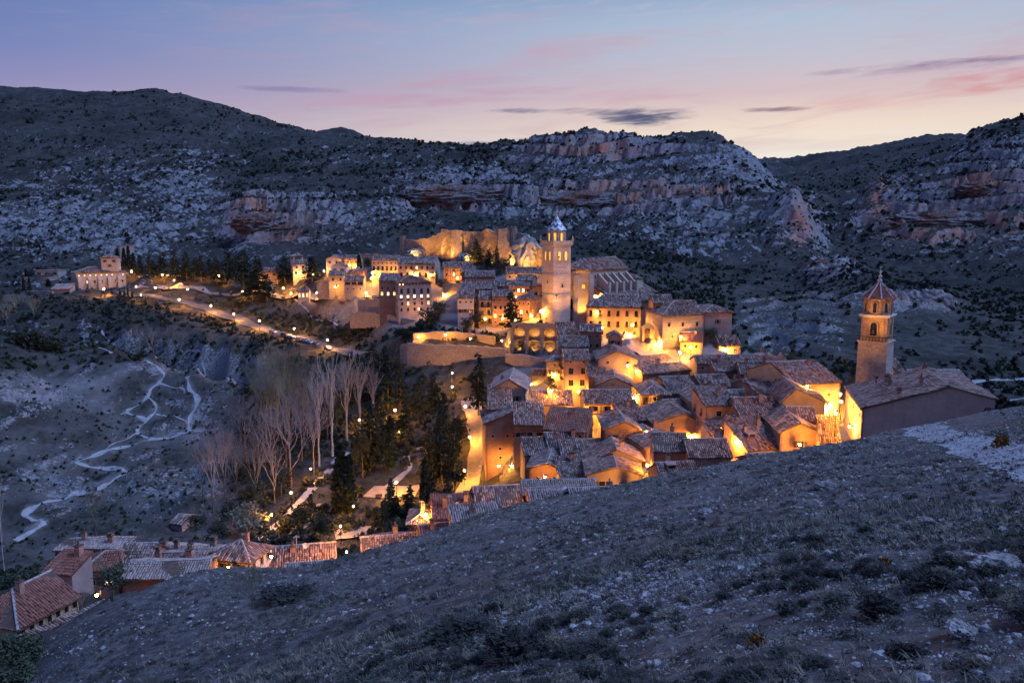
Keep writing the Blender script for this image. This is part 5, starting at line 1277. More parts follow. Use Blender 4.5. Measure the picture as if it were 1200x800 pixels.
zs0 = zl + hl + .302; hs = pix(652, 257.5, D0)[2] - pix(652, 274.5, D0)[2]
m, t, b, v = mat('zigzag_glazed_tiles', .35, .4)
sx_ = t.n('ShaderNodeSeparateXYZ'); t.link(v, sx_.inputs[0])
an = t.math('ARCTAN2', t.math('SUBTRACT', sx_.outputs[1], cxy), t.math('SUBTRACT', sx_.outputs[0], cxy))
tri = t.math('PINGPONG', t.math('MULTIPLY', an, 8 / math.pi), 1.0)
bandv = t.math('FRACT', t.math('ADD', t.math('MULTIPLY', t.math('SUBTRACT', sx_.outputs[2], zs0), 1 / 1.9), t.math('MULTIPLY', tri, -0.55)))
t.link(t.ramp(bandv, [(0, (.62, .62, .6)), (.36, (.62, .62, .6)), (.37, (.05, .13, .24)), (.72, (.07, .2, .32)), (.73, (.03, .05, .06)), (.85, (.03, .05, .06)), (.86, (.5, .52, .5))], 'CONSTANT'), b.inputs['Base Color'])
mb = MB(); mb.loft([[(x, y, zs0 + hs * zf) for x, y in octo(3.9 * rf_)] for zf, rf_ in ((0, 1), (.12, .88), (.32, .68), (.55, .46), (.78, .25), (1, .1))]); mb.build('spire', m, T)
m2 = MB(); zf = zs0 + hs; m2.lathe([(.38, zf), (.5, zf + .3), (.2, zf + .6), (.3, zf + 1.0), (.12, zf + 1.3), (.1, zf + 2.4)], 8, (cxy, cxy)); m2.box(cxy - .06, cxy + .06, cxy - .06, cxy + .06, zf + 2.4, zf + 3.9); m2.box(cxy - .5, cxy + .5, cxy - .05, cxy + .05, zf + 3.2, zf + 3.32); m2.build('finial', WALL['cream'], T)

# nave
N_ = pix(692, 316, 298); rN = R(42); wN, dN = 21.0, 12.5; hN = 20.5
T = thing('cathedral', 'cathedral with floodlit polygonal apse and sloping side buttresses', 'church', (N_[0], N_[1], N_[2] - hN), rN)
CATH = (N_, rN, hN)
foot = [(0, 0), (wN, 0), (wN, dN), (0, dN), (-4.6, dN * .78), (-6.2, dN * .5), (-4.6, dN * .22)]
mb = MB(); mb.prism(foot, -4, hN, cap=False); mb.build('wall', WALL['cream'], T)
zr = hN + 3.6; ov = lambda p, k: (p[0] + (k if p[0] > wN / 2 else -k), p[1] + (k if p[1] > dN / 2 else -k if p[1] < dN / 2 else 0), hN - .15)
rA, rB = (1.5, dN / 2, zr), (wN + .5, dN / 2, zr + .6)
fp = [ov(p, .6) for p in foot]; fp[1] = (wN + .5, -.6, hN - .15); fp[2] = (wN + .5, dN + .6, hN - .15)
planes = [[fp[0], fp[1], rB, rA], [fp[2], fp[3], rA, rB], [fp[3], fp[4], rA], [fp[4], fp[5], rA], [fp[5], fp[6], rA], [fp[6], fp[0], rA]]
rf = roof_part(T, planes, 'brown', 298, 3, rN, np.array([N_[0], N_[1], N_[2] - hN]), [(rA, rB), (fp[0], rA), (fp[6], rA), (fp[5], rA)])
mb = MB(); k_ = .25
mb.loft([[(p[0] * (1.02 if p[0] < 0 else 1), p[1], hN - 1.0) for p in foot], [(p[0] - (.35 if p[0] < 1 else 0), p[1] + (-.35 if p[1] < dN / 2 else .35), hN - .4) for p in foot]], cap=False); mb.build('cornice', WALL['ochre'], T)
for (x_, y_), (dx_, dy_) in zip([(0, 0), (-4.6, dN * .22), (-6.2, dN * .5), (-4.6, dN * .78)], [(-.35, -.94), (-.8, -.6), (-1, 0), (-.8, .6)]):
    m2 = MB(); px_, py_ = -dy_, dx_
    def bx4(a, z0): return [(x_ + dx_ * q * a + px_ * e * .8, y_ + dy_ * q * a + py_ * e * .8, z0) for q, e in ((-.3, -1), (1, -1), (1, 1), (-.3, 1))]
    m2.loft([bx4(2.0, -4), bx4(1.9, hN * .42), bx4(1.5, hN * .46), bx4(1.4, hN * .78), bx4(.5, hN * .9)]); m2.build('buttress', WALL['cream'], T)
def arch_on(p, q, tt, z, ww, hh, m_):
    x_, y_ = p[0] + (q[0] - p[0]) * tt, p[1] + (q[1] - p[1]) * tt; a = math.atan2(q[1] - p[1], q[0] - p[0]); arch_window(T, (x_ + math.sin(a) * .02, y_ - math.cos(a) * .02, z), a, ww, hh, m_)
arch_on(foot[6], foot[0], .5, hN * .66, 1.3, 1.5, M_BELFRY); arch_on(foot[5], foot[6], .5, hN * .28, 1.2, 4, M_GLASS)
for k in range(5):
    for q_ in (0.5,): arch_on((0, 0), (wN, 0), (k + .62) / 5.2, hN - 3.6, .7, 1.6, M_GLASS)
    if k > 0 or True:
        x_ = wN * (k + .95) / 5.2; m2 = MB(); ye = -5.2
        m2.loft([[(x_, -.01, 8), (x_ + 1.0, -.01, 8), (x_ + 1.0, -.01, hN - 1.2), (x_, -.01, hN - 1.2)], [(x_, ye, 8), (x_ + 1.0, ye, 8), (x_ + 1.0, ye, hN - 5.4), (x_, ye, hN - 5.4)]]); m2.build('buttress', WALL['rosestone'], T)
        m2 = MB(); m2.box(x_ - .1, x_ + 1.1, ye - .8, ye - .01, 5, hN - 4.6); m2.build('pier', WALL['cream'], T)
# side chapels in front of the nave
y0c = -11.5; mb = MB(); mb.prism([(2, y0c), (wN + 9, y0c), (wN + 9, -.02), (2, -.02)], -5, 9.2); mb.build('chapel', WALL['orange'], T)
pl = [[(1.4, y0c - .5, 9.0), (wN + 9.5, y0c - .5, 9.0), (wN + 9.5, -.05, 14.4), (1.4, -.05, 14.4)]]
roof_part(T, pl, 'grey', 300, 8, rN, np.array([N_[0], N_[1], N_[2] - hN]))
mb = MB(); mb.prism([(wN, -4), (wN + 5, -4), (wN + 5, 4), (wN, 4)], 0, 16.6); mb.build('sacristy', WALL['cream'], T)
roof_part(T, [[(wN - .1, -4.4, 16.5), (wN + 5.3, -4.4, 16.5), (wN + 5.3, 4.3, 18.6), (wN - .1, 4.3, 18.6)]], 'brown', 300, 9, rN, np.array([N_[0], N_[1], N_[2] - hN]))
# tall stair block between tower and apse
p = pix(655, 378, 296); T2 = thing('stair_house', 'narrow stone stair house between bell tower and apse', 'house', p, R(8)); mb = MB(); mb.box(-1.5, 3.2, 0, 5, -4, 9.6); mb.build('wall', WALL['ochre'], T2)
roof_part(T2, [[(-1.7, -.4, 9.5), (3.5, -.4, 9.5), (3.5, 5.1, 11.6), (-1.7, 5.1, 11.6)]], 'brown', 296, 21, R(8), p)
arch_window(T2, (1.6, -.01, 5), 0, 1.0, 2.2, M_GLASS); arch_window(T2, (.4, -.01, 1), 0, .7, 1.5, M_GLASS)

# ------------------------------------------------------------------ slender brick church tower, right
D1 = 181; r1 = R(-38); B_ = pix(1037.5, 437, D1 - 1); s1 = 6.3
z = lambda py: pix(1030, py, D1)[2] - B_[2]
brick_m = wall_mat('ochre_brick', (0.36, 0.22, 0.13), (0.47, 0.30, 0.18), .8)
# local frame: front right corner at the origin
T = thing('church_tower', 'slender brick church tower with red pyramid roof and white ribs', 'tower', B_, r1)
mb = MB(); a, c_ = .35, z(402)
mb.loft([[(-s1 - .15, -.15, -9), (.15, -.15, -9), (.15, s1 + .15, -9), (-s1 - .15, s1 + .15, -9)], [(-s1, 0, c_), (0, 0, c_), (0, s1, c_), (-s1, s1, c_)]]); mb.build('base', WALL['stone'], T)
m2 = MB(); m2.box(-s1 - .3, .3, -.3, s1 + .3, c_ + .002, c_ + .3); m2.build('cornice', WALL['cream'], T)
z1, z2 = c_ + .302, z(371); i_ = .35
m2 = MB(); m2.box(-s1 + i_, -i_, i_, s1 - i_, z1, z2); m2.build('belfry', brick_m, T)
m2 = MB()
for q in ((-s1 + .1, -.1, .1, .3), (-s1 + .1, -.1, s1 - .3, s1 - .1), (-s1 + .1, -s1 + .3, .302, s1 - .302), (-.3, -.1, .302, s1 - .302)): m2.box(*q, z1 + .9, z1 + 1.05)
for k in range(9): m2.box(-s1 + .2 + k * .7, -s1 + .3 + k * .7, .12, .28, z1, z1 + .899)
m2.build('railing', M_IRON, T)
for k in (.16, .84):
    m2 = MB(); m2.box(-s1 + i_ + (s1 - 2 * i_) * k - .35, -s1 + i_ + (s1 - 2 * i_) * k + .35, i_ - .18, i_ - .002, z1, z2 - .02); m2.build('pilaster', brick_m, T)
    m2 = MB(); m2.box(-i_ + .002, -i_ + .18, i_ + (s1 - 2 * i_) * k - .35, i_ + (s1 - 2 * i_) * k + .35, z1, z2 - .02); m2.build('pilaster', brick_m, T)
wob = arch_window(T, (-s1 / 2, i_ - .01, z1 + 1.3), 0, 1.5, 3.0, M_GLASS, frame=brick_m); arch_window(T, (-i_ + .01, s1 / 2, z1 + 1.3), math.pi / 2, 1.2, 3.0, M_GLASS, frame=brick_m)
bl = MB(); bl.lathe([(.05, 1.25), (.16, 1.2), (.25, .8), (.42, .45), (.45, .4)], 10); bl.build('bell', plain('bronze', (.2, .13, .06), .4, .1, metallic=.6), T, (-s1 / 2, i_ - .28, z1 + 1.4))
m2 = MB(); m2.box(-s1 - .25, .25, -.25, s1 + .25, z2 + .002, z2 + .3); m2.box(-s1 - .05, .05, -.05, s1 + .05, z2 - .3, z2); m2.build('cornice', WALL['white'], T)
oc = lambda rr_: [(-s1 / 2 + rr_ * math.cos(math.pi / 8 + k * math.pi / 4), s1 / 2 + rr_ * math.sin(math.pi / 8 + k * math.pi / 4)) for k in range(8)]
z3, z4 = z2 + .302, z(352); ro = 3.15
m2 = MB(); m2.prism(oc(ro), z3, z4); m2.build('lantern', brick_m, T)
for k in range(8):
    a = math.pi / 4 + k * math.pi / 4; rr_ = ro * math.cos(math.pi / 8) + .01
    arch_window(T, (-s1 / 2 + rr_ * math.cos(a), s1 / 2 + rr_ * math.sin(a), z3 + .5), a + math.pi / 2, .8, 2.3, M_GLASS, frame=brick_m)
m2 = MB(); m2.loft([[(x, y, z4 + .002) for x, y in oc(ro + .05)], [(x, y, z4 + .25) for x, y in oc(ro + .4)]]); m2.build('cornice', brick_m, T)
z5 = z(331); top = (-s1 / 2, s1 / 2, z5)
oo = oc(ro + .55); pls = [[(*oo[(k + 1) % 8], z4 + .25), (*oo[k], z4 + .25), top][::-1] for k in range(8)]; pls = [[(*oo[k], z4 + .25), (*oo[(k + 1) % 8], z4 + .25), top] for k in range(8)]
mb = MB()
for p in pls: mb.slab(p, .12)
rf = mb.build('roof', TILE['red'], T)
Vs, Qs, k0 = [], [], 0
for i, p in enumerate(pls):
    v_, q_ = tile_plane(p, .4, .6, i); Vs.append(v_); Qs.append(q_ + k0); k0 += len(v_)
add('roof_tiles', np_mesh('roof_tiles', np.concatenate(Vs), quads=np.concatenate(Qs), mats=(TILE['red'],)), rf, kind='stuff')
for k in range(8): m2 = MB(); m2.tube([(*oo[k], z4 + .4), (top[0], top[1], z5 + .2)], [.17, .12], 6); m2.build('rib', WALL['white'], rf)
zt_ = z(311.5); m2 = MB(); m2.lathe([(.5, z5), (.55, z5 + .4), (.18, z5 + .7), (.42, z5 + 1.1), (.42, z5 + 1.3), (.1, z5 + 1.7), (.25, z5 + 2.2), (.06, z5 + 2.6), (.05, zt_)], 8, (top[0], top[1])); m2.box(top[0] - .45, top[0] + .45, top[1] - .04, top[1] + .04, zt_ - .5, zt_ - .4); m2.build('finial', M_METAL, T)

# ------------------------------------------------------------------ roads, paths and paved places
def track_mat(name, c1, c2, s):
    m, t, b, v = mat(name, .95, .1)
    a = t.noise(v, .8 * s, 5, .7); a2 = t.noise(v, 5 * s, 3, .7)
    t.link(t.mix(t.smooth(t.math('ADD', a, t.math('MULTIPLY', t.math('SUBTRACT', a2, .5), .8)), .3, .7), c1, c2), b.inputs['Base Color']); bump(t, b, a2, .05, .8); return m


M_TRAIL = track_mat('pale_dust', (.30, .27, .25), (.44, .41, .385), .6)
M_GRAVEL = track_mat('gravel_track', (.19, .18, .17), (.44, .42, .40), 1.1)
M_ASPH = track_mat('worn_asphalt', (.10, .09, .085), (.16, .145, .13), .5)
M_PAVE = track_mat('town_paving', (.24, .19, .15), (.36, .29, .23), .7)


def smooth_line(P, step=2.0):
    P = [np.array(p) for p in P]; out = []
    for i in range(len(P) - 1):
        p0, p1, p2, p3 = P[max(i - 1, 0)], P[i], P[i + 1], P[min(i + 2, len(P) - 1)]
        n_ = max(2, int(np.linalg.norm(p2 - p1) / step))
        for k in range(n_):
            t_ = k / n_; out.append(.5 * ((2 * p1) + (p2 - p0) * t_ + (2 * p0 - 5 * p1 + 4 * p2 - p3) * t_ ** 2 + (3 * p1 - p0 - 3 * p2 + p3) * t_ ** 3))
    return out + [P[-1]]


def ribbon(name, pts, width, mat_, up=.12, dmin=130, step=2.0, worlds=None, cross=5, wob=.12, jit=.06, **tags):
    L = smooth_line(worlds if worlds else [ground(a, b_, dmin)[:2] for a, b_ in pts], step)
    L = [np.array([p[0], p[1]]) for p in L]
    V = []; n_ = len(L); zc_ = []
    for p in L: zc_.append(height(*p))
    zc_ = np.convolve(np.pad(zc_, 2, mode='edge'), np.ones(5) / 5, 'valid')
    for i, p in enumerate(L):
        d = L[min(i + 1, n_ - 1)] - L[max(i - 1, 0)]; d = d / (np.linalg.norm(d) + 1e-9); nn = np.array([-d[1], d[0]])
        jit_ = rnd.uniform(-jit, jit); wv = width * (1 + jit_ * (3 if up <= .06 else 1) + wob * math.sin(i * .9) + wob * .7 * math.sin(i * .37 + 2))
        row = []
        for k in range(cross):
            q = p + nn * wv * (k / (cross - 1) - .5); row.append((q[0], q[1], (max(height(*q), zc_[i] - .35) if up > .06 else height(*q)) + up))
        V += row
    Qd = [(i * cross + k, i * cross + k + 1, (i + 1) * cross + k + 1, (i + 1) * cross + k) for i in range(n_ - 1) for k in range(cross - 1)]
    return add(name, np_mesh(name, V, quads=Qd, mats=(mat_,), smooth=True), kind='structure'), L


ROAD_PX = [(128, 341), (145, 343), (160, 345.5), (185, 348.5), (205, 352), (225, 356.5), (247, 363), (274, 372), (304, 382.5), (330, 391), (346, 395.5), (366, 401), (384, 406), (402, 410.5), (424, 415)]
_, ROAD = ribbon('road', ROAD_PX, 7.0, M_ASPH, .22)
ribbon('upper_road', [(160, 336.5), (200, 338), (240, 341), (285, 345), (320, 346), (345, 348.5), (372, 351), (405, 353)], 5.0, M_PAVE, .2)
ribbon('valley_path', [(304, 634), (316, 622), (331, 609), (346, 594), (360, 579), (373, 565), (386, 551), (396, 538), (408, 530)], 2.6, M_TRAIL, .15)
ribbon('street', [(545, 582), (551, 566), (557, 550), (561, 530), (561, 508), (557, 490), (553, 478), (548, 468)], 5.5, M_PAVE, .2)
ribbon('park_path', [(452, 572), (468, 560), (480, 548), (476, 536), (485, 527), (500, 527), (512, 540)], 2.0, M_TRAIL, .15)
ribbon('park_terrace', [(432, 576), (448, 577), (470, 577), (490, 575)], 7.5, M_PAVE, .2, wob=.05)
ribbon('park_terrace', [(392, 625), (408, 624), (422, 622), (440, 622)], 6.0, M_PAVE, .2, wob=.05)
ribbon('park_path', [(340, 627), (352, 618), (362, 607), (370, 590)], 3.0, M_PAVE, .15)
for nm, pts, wd in [('trail', [(19, 634), (40, 622), (52, 614), (40, 610.5), (29, 604), (38, 596), (62, 587), (90, 578), (111, 573), (136, 560), (147, 554), (132, 550), (96, 544), (91, 541), (105, 536), (144, 524), (180, 514.5), (222, 506), (241, 503)], 2.6),
                    ('trail', [(222, 506), (222, 492), (232, 470), (222, 456), (220, 441)], 2.2), ('trail', [(180, 514), (162, 507), (163, 500), (171, 493.5), (153, 486), (150, 481), (172, 466), (177, 456), (186, 449), (192, 438), (171, 423)], 1.9),
                    ('trail', [(171, 493.5), (183, 480), (180, 471), (174, 466)], 1.4), ('trail', [(186, 449), (213, 455), (216, 461)], 1.0), ('trail', [(183, 419), (210, 425), (240, 437), (268, 446)], 1.3), ('trail', [(162, 507), (135, 519), (122, 529)], .8),
                    ('trail', [(183, 485), (205, 488), (222, 497)], 1.0), ('trail', [(118, 385), (122, 393), (136, 405)], 1.2), ('trail', [(96, 402), (118, 408), (131, 414)], 1.3), ('trail', [(345, 350), (352, 356), (362, 366), (378, 376), (398, 383)], 1.3)]:
    ribbon(nm, pts, wd * .6, M_TRAIL, .12, wob=.4, jit=.22, step=1.2)
ribbon('gravel_track', None, 4.4, M_GRAVEL, .05, worlds=[pix(*q)[:2] for q in [(1260, 566, 38), (1200, 545, 50), (1160, 531, 62), (1120, 519, 76), (1090, 508, 93), (1082, 501, 108), (1105, 496, 120), (1150, 491, 127), (1200, 482, 132)]], step=1.2, cross=9, wob=.06)
ribbon('far_track', None, 4.0, M_GRAVEL, .1, worlds=[pix(*q)[:2] for q in [(1136, 480, 172), (1165, 473, 185), (1200, 468, 188), (1260, 466, 190)]])
ribbon('far_track', None, 4.0, M_TRAIL, .1, worlds=[pix(*q)[:2] for q in [(1120, 443, 232), (1150, 443, 245), (1200, 446, 252), (1260, 448, 252)]])
# paving of the squares and lanes
ribbon('square_paving', None, 11, M_PAVE, .12, worlds=[pix(*q)[:2] for q in [(735, 398, 264), (758, 398, 262), (785, 405, 256), (805, 412, 250)]])
ribbon('square_paving', None, 9, M_PAVE, .12, worlds=[pix(*q)[:2] for q in [(602, 380, 297), (625, 380, 298), (650, 382, 296), (672, 384, 292)]])
ribbon('lane_paving', None, 4, M_PAVE, .12, worlds=[pix(*q)[:2] for q in [(755, 430, 240), (751, 445, 228), (748, 462, 216), (745, 478, 205), (752, 495, 197), (757, 512, 188), (757, 540, 174)]])
ribbon('lane_paving', None, 5, M_PAVE, .12, worlds=[pix(*q)[:2] for q in [(822, 522, 182), (840, 527, 177), (862, 528, 176), (885, 525, 176)]])
ribbon('lane_paving', None, 7, M_PAVE, .12, worlds=[pix(*q)[:2] for q in [(985, 530, 152), (988, 505, 164), (985, 480, 178), (975, 470, 190)]])

# ------------------------------------------------------------------ plants
M_CONIF = plain('conifer_needles', (.028, .042, .026), .9, .5, .7)
M_CYP = plain('cypress_needles', (.022, .034, .02), .9, .4, .7)
M_BUSH = plain('bush_leaves', (.05, .055, .032), .9, .5, .5)
M_OLIVE = plain('olive_leaves', (.09, .095, .055), .9, .4, .5)
M_JUNI = plain('juniper_leaves', (.04, .046, .034), .9, .4, .2)
M_BARK = plain('bark', (.16, .12, .09), .9)
M_PALEB = plain('pale_poplar_twigs', (.37, .335, .30), .9, .2)
M_PURP = plain('reddish_twigs', (.27, .235, .215), .9, .25)
M_GREENT = plain('budding_twigs', (.25, .235, .15), .9, .25)
M_GORSE = plain('gorse_flowers', (.22, .10, .025), .9, .3)


def leaf_tris(cent, size, g, flat=0.0):
    """one leaf clump (two crossed triangles) per centre"""
    N = len(cent); cent = np.asarray(cent)
    d1 = g.normal(size=(N * 2, 3)); d1[:, 2] *= (1 - flat); d1 /= np.linalg.norm(d1, axis=1)[:, None]
    d2 = g.normal(size=(N * 2, 3)); d2[:, 2] *= (1 - flat); d2 -= (d2 * d1).sum(1)[:, None] * d1; d2 /= np.linalg.norm(d2, axis=1)[:, None]
    cc = np.repeat(cent, 2, 0); s_ = (np.broadcast_to(size, (N,)).repeat(2) * g.uniform(.6, 1.3, N * 2))[:, None]
    V = np.stack([cc - d1 * s_ * .5 - d2 * s_ * .35, cc + d1 * s_ * .6, cc - d1 * s_ * .3 + d2 * s_ * .55], 1).reshape(-1, 3)
    return V, np.arange(len(V)).reshape(-1, 3)


def trunk_mesh(h, r, m_):
    mb = MB(); mb.tube([(0, 0, -.06), (.01, 0, h * .4), (0, .01, h)], [r, r * .75, r * .2], 6); return mb.mesh('trunk', m_)


def conifer_mesh(seed, spread=1.0, layered=0.0, low=.12):
    g = np.random.default_rng(seed); cs = []; 
    nl = 15
    for i in range(nl):
        zf = low + (1 - low) * (i + .3) / nl; rr_ = spread * (.03 + .22 * (1 - zf) ** .75 * (1 - .4 * layered * (zf < .3))) * g.uniform(.8, 1.15)
        for a in g.uniform(0, 6.28, 8 if i < 10 else 5):
            L = rr_ * g.uniform(.6, 1.1)
            for q in np.linspace(.25, 1, 5): cs.append((math.cos(a) * L * q + g.normal(0, .008), math.sin(a) * L * q + g.normal(0, .008), zf - .10 * q * L / .2 * .5 + g.normal(0, .008)))
    cs.append((0, 0, 1.0)); cs = np.array(cs)
    V, Tq = leaf_tris(cs, .075 - .03 * cs[:, 2], g, .45); return np_mesh('crown', V, tris=Tq, mats=(M_CONIF,))


def cypress_mesh(seed):
    g = np.random.default_rng(seed); zf = g.uniform(.05, 1, 420); rr_ = .085 * np.minimum(1, (zf - .02) * 9) * (1 - zf) ** .45 * g.uniform(.5, 1.1, 420); a = g.uniform(0, 6.28, 420)
    V, Tq = leaf_tris(np.stack([np.cos(a) * rr_, np.sin(a) * rr_, zf], 1), .05, g, -.8); return np_mesh('crown', V, tris=Tq, mats=(M_CYP,))


def broad_mesh(seed, m_=None, low=.3):
    g = np.random.default_rng(seed); cs = []
    for k in range(16):
        a, rr_, zf = g.uniform(0, 6.28), g.uniform(.05, .32), g.uniform(low + .12, .9); c0 = np.array([math.cos(a) * rr_, math.sin(a) * rr_, zf])
        cs.append(c0 + g.normal(0, .075, (34, 3)))
    V, Tq = leaf_tris(np.concatenate(cs), .055, g); return np_mesh('crown', V, tris=Tq, mats=(m_ or M_BUSH,))


def bare_meshes(seed, upright=.8, m_=None, spread=.3, tw=1.0, ntop=4, start=.3, levels=4):
    """trunk that divides again and again into a crown of bare branches, unit height"""
    rr2 = random.Random(seed); tr = MB(); cr_ = MB()
    def grow(p, d, L, r, lev):
        d = d.normalized(); side = Vector((rr2.uniform(-1, 1), rr2.uniform(-1, 1), rr2.uniform(-.3, .3)))
        md = p + d * L * .5 + side * L * .09; e = p + d * L + Vector((0, 0, L * .05))
        cr_.tube([p, md, e], [r, r * .85, r * .62], 3)
        if lev == 0: return
        nb_ = rr2.choice([2, 3, 3]) if lev > 1 else 4; a0 = rr2.uniform(0, 6.28)
        for k in range(nb_):
            a = a0 + k * 6.28 / nb_ + rr2.uniform(-.5, .5); perp = Vector((math.cos(a), math.sin(a), 0)); perp = (perp - d * perp.dot(d)).normalized()
            nd = d * 1.0 + perp * rr2.uniform(.3, .62) * (1.15 - upright * .75) * 1.6 + Vector((0, 0, .16 * upright))
            q = p.lerp(e, rr2.uniform(.55, 1.0)) if k else e
            grow(q, nd, L * rr2.uniform(.58, .85), r * .6, lev - 1)
    tr.tube([(0, 0, -.05), (.006, 0, start * .5), (0, .006, start), (.004, 0, min(.9, start + .3))], [.017 * tw, .0135 * tw, .011 * tw, .005 * tw], 6)
    for k in range(ntop):
        a = k * 2.4 + rr2.uniform(-.5, .5); z_ = start + (.32 * k / max(1, ntop - 1))
        d = Vector((math.cos(a) * (1 - upright) * 1.3, math.sin(a) * (1 - upright) * 1.3, upright))
        grow(Vector((0, 0, z_)), d, (1 - z_) * rr2.uniform(.34, .44), .0075 * tw, levels)
    grow(Vector((0, 0, start + .25)), Vector((rr2.uniform(-.1, .1), rr2.uniform(-.1, .1), 1)), .26, .008 * tw, levels)
    return tr.mesh('trunk', M_PALEB if m_ is M_PALEB else M_BARK), cr_.mesh('crown', m_ or M_PURP)


TREES = {
    'conifer': ([(trunk_mesh(.9, .018, M_BARK), conifer_mesh(s)) for s in (1, 2, 3)], 'fir_tree', .44),
    'cedar': ([(trunk_mesh(.9, .022, M_BARK), conifer_mesh(s, 1.5, .6, .2)) for s in (4, 5, 6)], 'cedar_tree', .62),
    'cypress': ([(trunk_mesh(.6, .012, M_BARK), cypress_mesh(s)) for s in (7, 8)], 'cypress_tree', .17),
    'broad': ([(trunk_mesh(.5, .02, M_BARK), broad_mesh(s)) for s in (9, 10, 11)], 'leafy_tree', .75),
    'olive': ([(trunk_mesh(.5, .022, M_BARK), broad_mesh(s, M_OLIVE, .35)) for s in (12, 13)], 'small_tree', .75),
    'poplar': ([bare_meshes(s, .94, M_PALEB, 0, 1.0, 6, .22, 3) for s in (14, 15, 16)], 'bare_poplar', .30),
    'bare': ([bare_meshes(s, .72, M_PURP, 0, 1.1, 5, .24, 4) for s in (17, 18, 19)], 'bare_tree', .66),
    'bud': ([bare_meshes(s, .84, M_GREENT, 0, 1.2, 5, .15, 4) for s in (20, 21)], 'budding_tree', .5),
    'willow': ([(trunk_mesh(.5, .03, M_BARK), broad_mesh(s, M_GREENT, .3)) for s in (22, 23)], 'round_tree', .8),
}
_tcount = {}


def tree(kind, px, pyb, pyt, wpx, label, group=None, dmin=125, D=None):
    var, nm, rel = TREES[kind]; k = _tcount.get(kind, 0); _tcount[kind] = k + 1
    p = ground(px, pyb, dmin) if D is None else pix(px, pyb, D)
    dd = p[1] * cp - p[2] * sp
    h_ = (pyb - pyt) / F * dd * 1.03; w_ = wpx / F * dd
    T = thing(nm, label, 'tree', p, k * 1.7, group); sc = w_ / rel; T.scale = (sc, sc, h_)
    tr, cr_ = var[k % len(var)]
    add('trunk', tr, T); add('crown', cr_, T)
    return T


# the pale bare poplars by the valley path
for a in [('poplar', 374, 546, 440, 27, 'tall pale bare poplar, first from the left of the row by the path'), ('poplar', 390, 534, 431, 26, 'tall pale bare poplar, second from the left of the row by the path'),
          ('poplar', 407, 517, 429, 26, 'tall pale bare poplar, third from the left of the row by the path'), ('poplar', 422, 514, 429, 24, 'tall pale bare poplar, fourth from the left of the row by the path'),
          ('poplar', 438, 505, 436, 22, 'forked pale poplar, rightmost of the row by the path'), ('poplar', 5, 668, 578, 14, 'tall reddish columnar tree at the left edge of the picture')]: tree(*a[:5], a[5], 'bare trees in the valley')
for a in [('bare', 341, 573, 483, 66, 'widest fan-shaped bare tree, lamp at its foot'), ('bare', 250, 600, 512, 36, 'bare reddish tree, leftmost of the valley wood'), ('bare', 264, 596, 507, 36, 'bare reddish tree, second from the left in the valley wood'),
          ('bare', 288, 540, 476, 38, 'bare purple-grey tree behind the two leftmost ones'), ('bare', 305, 560, 500, 34, 'low bare tree left of the fan-shaped one'), ('bare', 268, 560, 505, 24, 'thin bare tree at the edge of the trail hill')]: tree(*a[:5], a[5], 'bare trees in the valley')
for k, (x_, b_, t_, w_) in enumerate([(318, 560, 488, 38), (368, 556, 476, 36), (300, 590, 520, 40), (282, 520, 468, 34), (336, 548, 470, 36), (354, 540, 462, 32), (322, 590, 530, 34), (278, 585, 520, 32), (238, 590, 522, 26), (384, 520, 452, 26)]):
    tree('bare', x_, b_, t_, w_, 'grey bare tree in the thicket round the fan-shaped one', 'bare thicket in the valley')
for x_, b_, t_, w_ in [(303, 505, 432, 28), (318, 505, 424, 30), (333, 502, 421, 30), (347, 500, 424, 28), (362, 503, 432, 28), (312, 520, 450, 30), (340, 520, 448, 30), (326, 515, 438, 28), (356, 515, 446, 26)]:
    tree('bud', x_, b_, t_, w_, 'greenish budding tree in the dense clump behind the bare poplars', 'budding trees behind the poplars')
tree('bud', 113, 632, 578, 34, 'yellowish budding tree at the foot of the trail hill', 'bare trees in the valley')
for x_, b_, t_, w_ in [(164, 418, 388, 22), (180, 420, 386, 24), (197, 422, 386, 22), (210, 421, 388, 20)]: tree('bare', x_, b_, t_, w_, 'grey bare tree in the clump down in the gorge', 'bare trees in the gorge')
for x_, b_, t_, w_ in [(40, 372, 352, 20), (18, 366, 348, 24), (8, 380, 360, 24)]: tree('bud', x_, b_, t_, w_, 'grey-green bare tree on the bank below the far left annexes', 'trees below the annexes')
for k, (x_, b_, t_, w_) in enumerate([(425, 560, 500, 26), (447, 540, 492, 24), (475, 520, 470, 26), (490, 500, 455, 28), (470, 475, 440, 24), (520, 520, 460, 28), (535, 545, 490, 26), (512, 560, 515, 22), (525, 600, 555, 24), (395, 500, 462, 24), (445, 505, 465, 26), (492, 478, 445, 24), (385, 480, 440, 24), (410, 480, 442, 22), (450, 615, 585, 18), (380, 640, 606, 24), (365, 605, 578, 18), (505, 585, 550, 20), (466, 452, 420, 22), (452, 440, 405, 22)]):
    tree('cedar' if k % 3 else 'broad', x_, b_, t_, w_, 'dark evergreen in the wooded park between path and street', 'dark evergreens of the park')
for k, (x_, b_, t_, w_) in enumerate([(272, 615, 585, 34), (300, 600, 568, 36), (255, 640, 612, 30), (330, 580, 552, 30), (230, 628, 604, 26), (285, 575, 545, 30)]):
    tree('broad', x_, b_, t_, w_, 'dark undergrowth tree below the bare trees', 'dark trees below the bare ones')
tree('willow', 292, 630, 589, 52, 'round lamp-lit tree with dense golden crown beside the path')
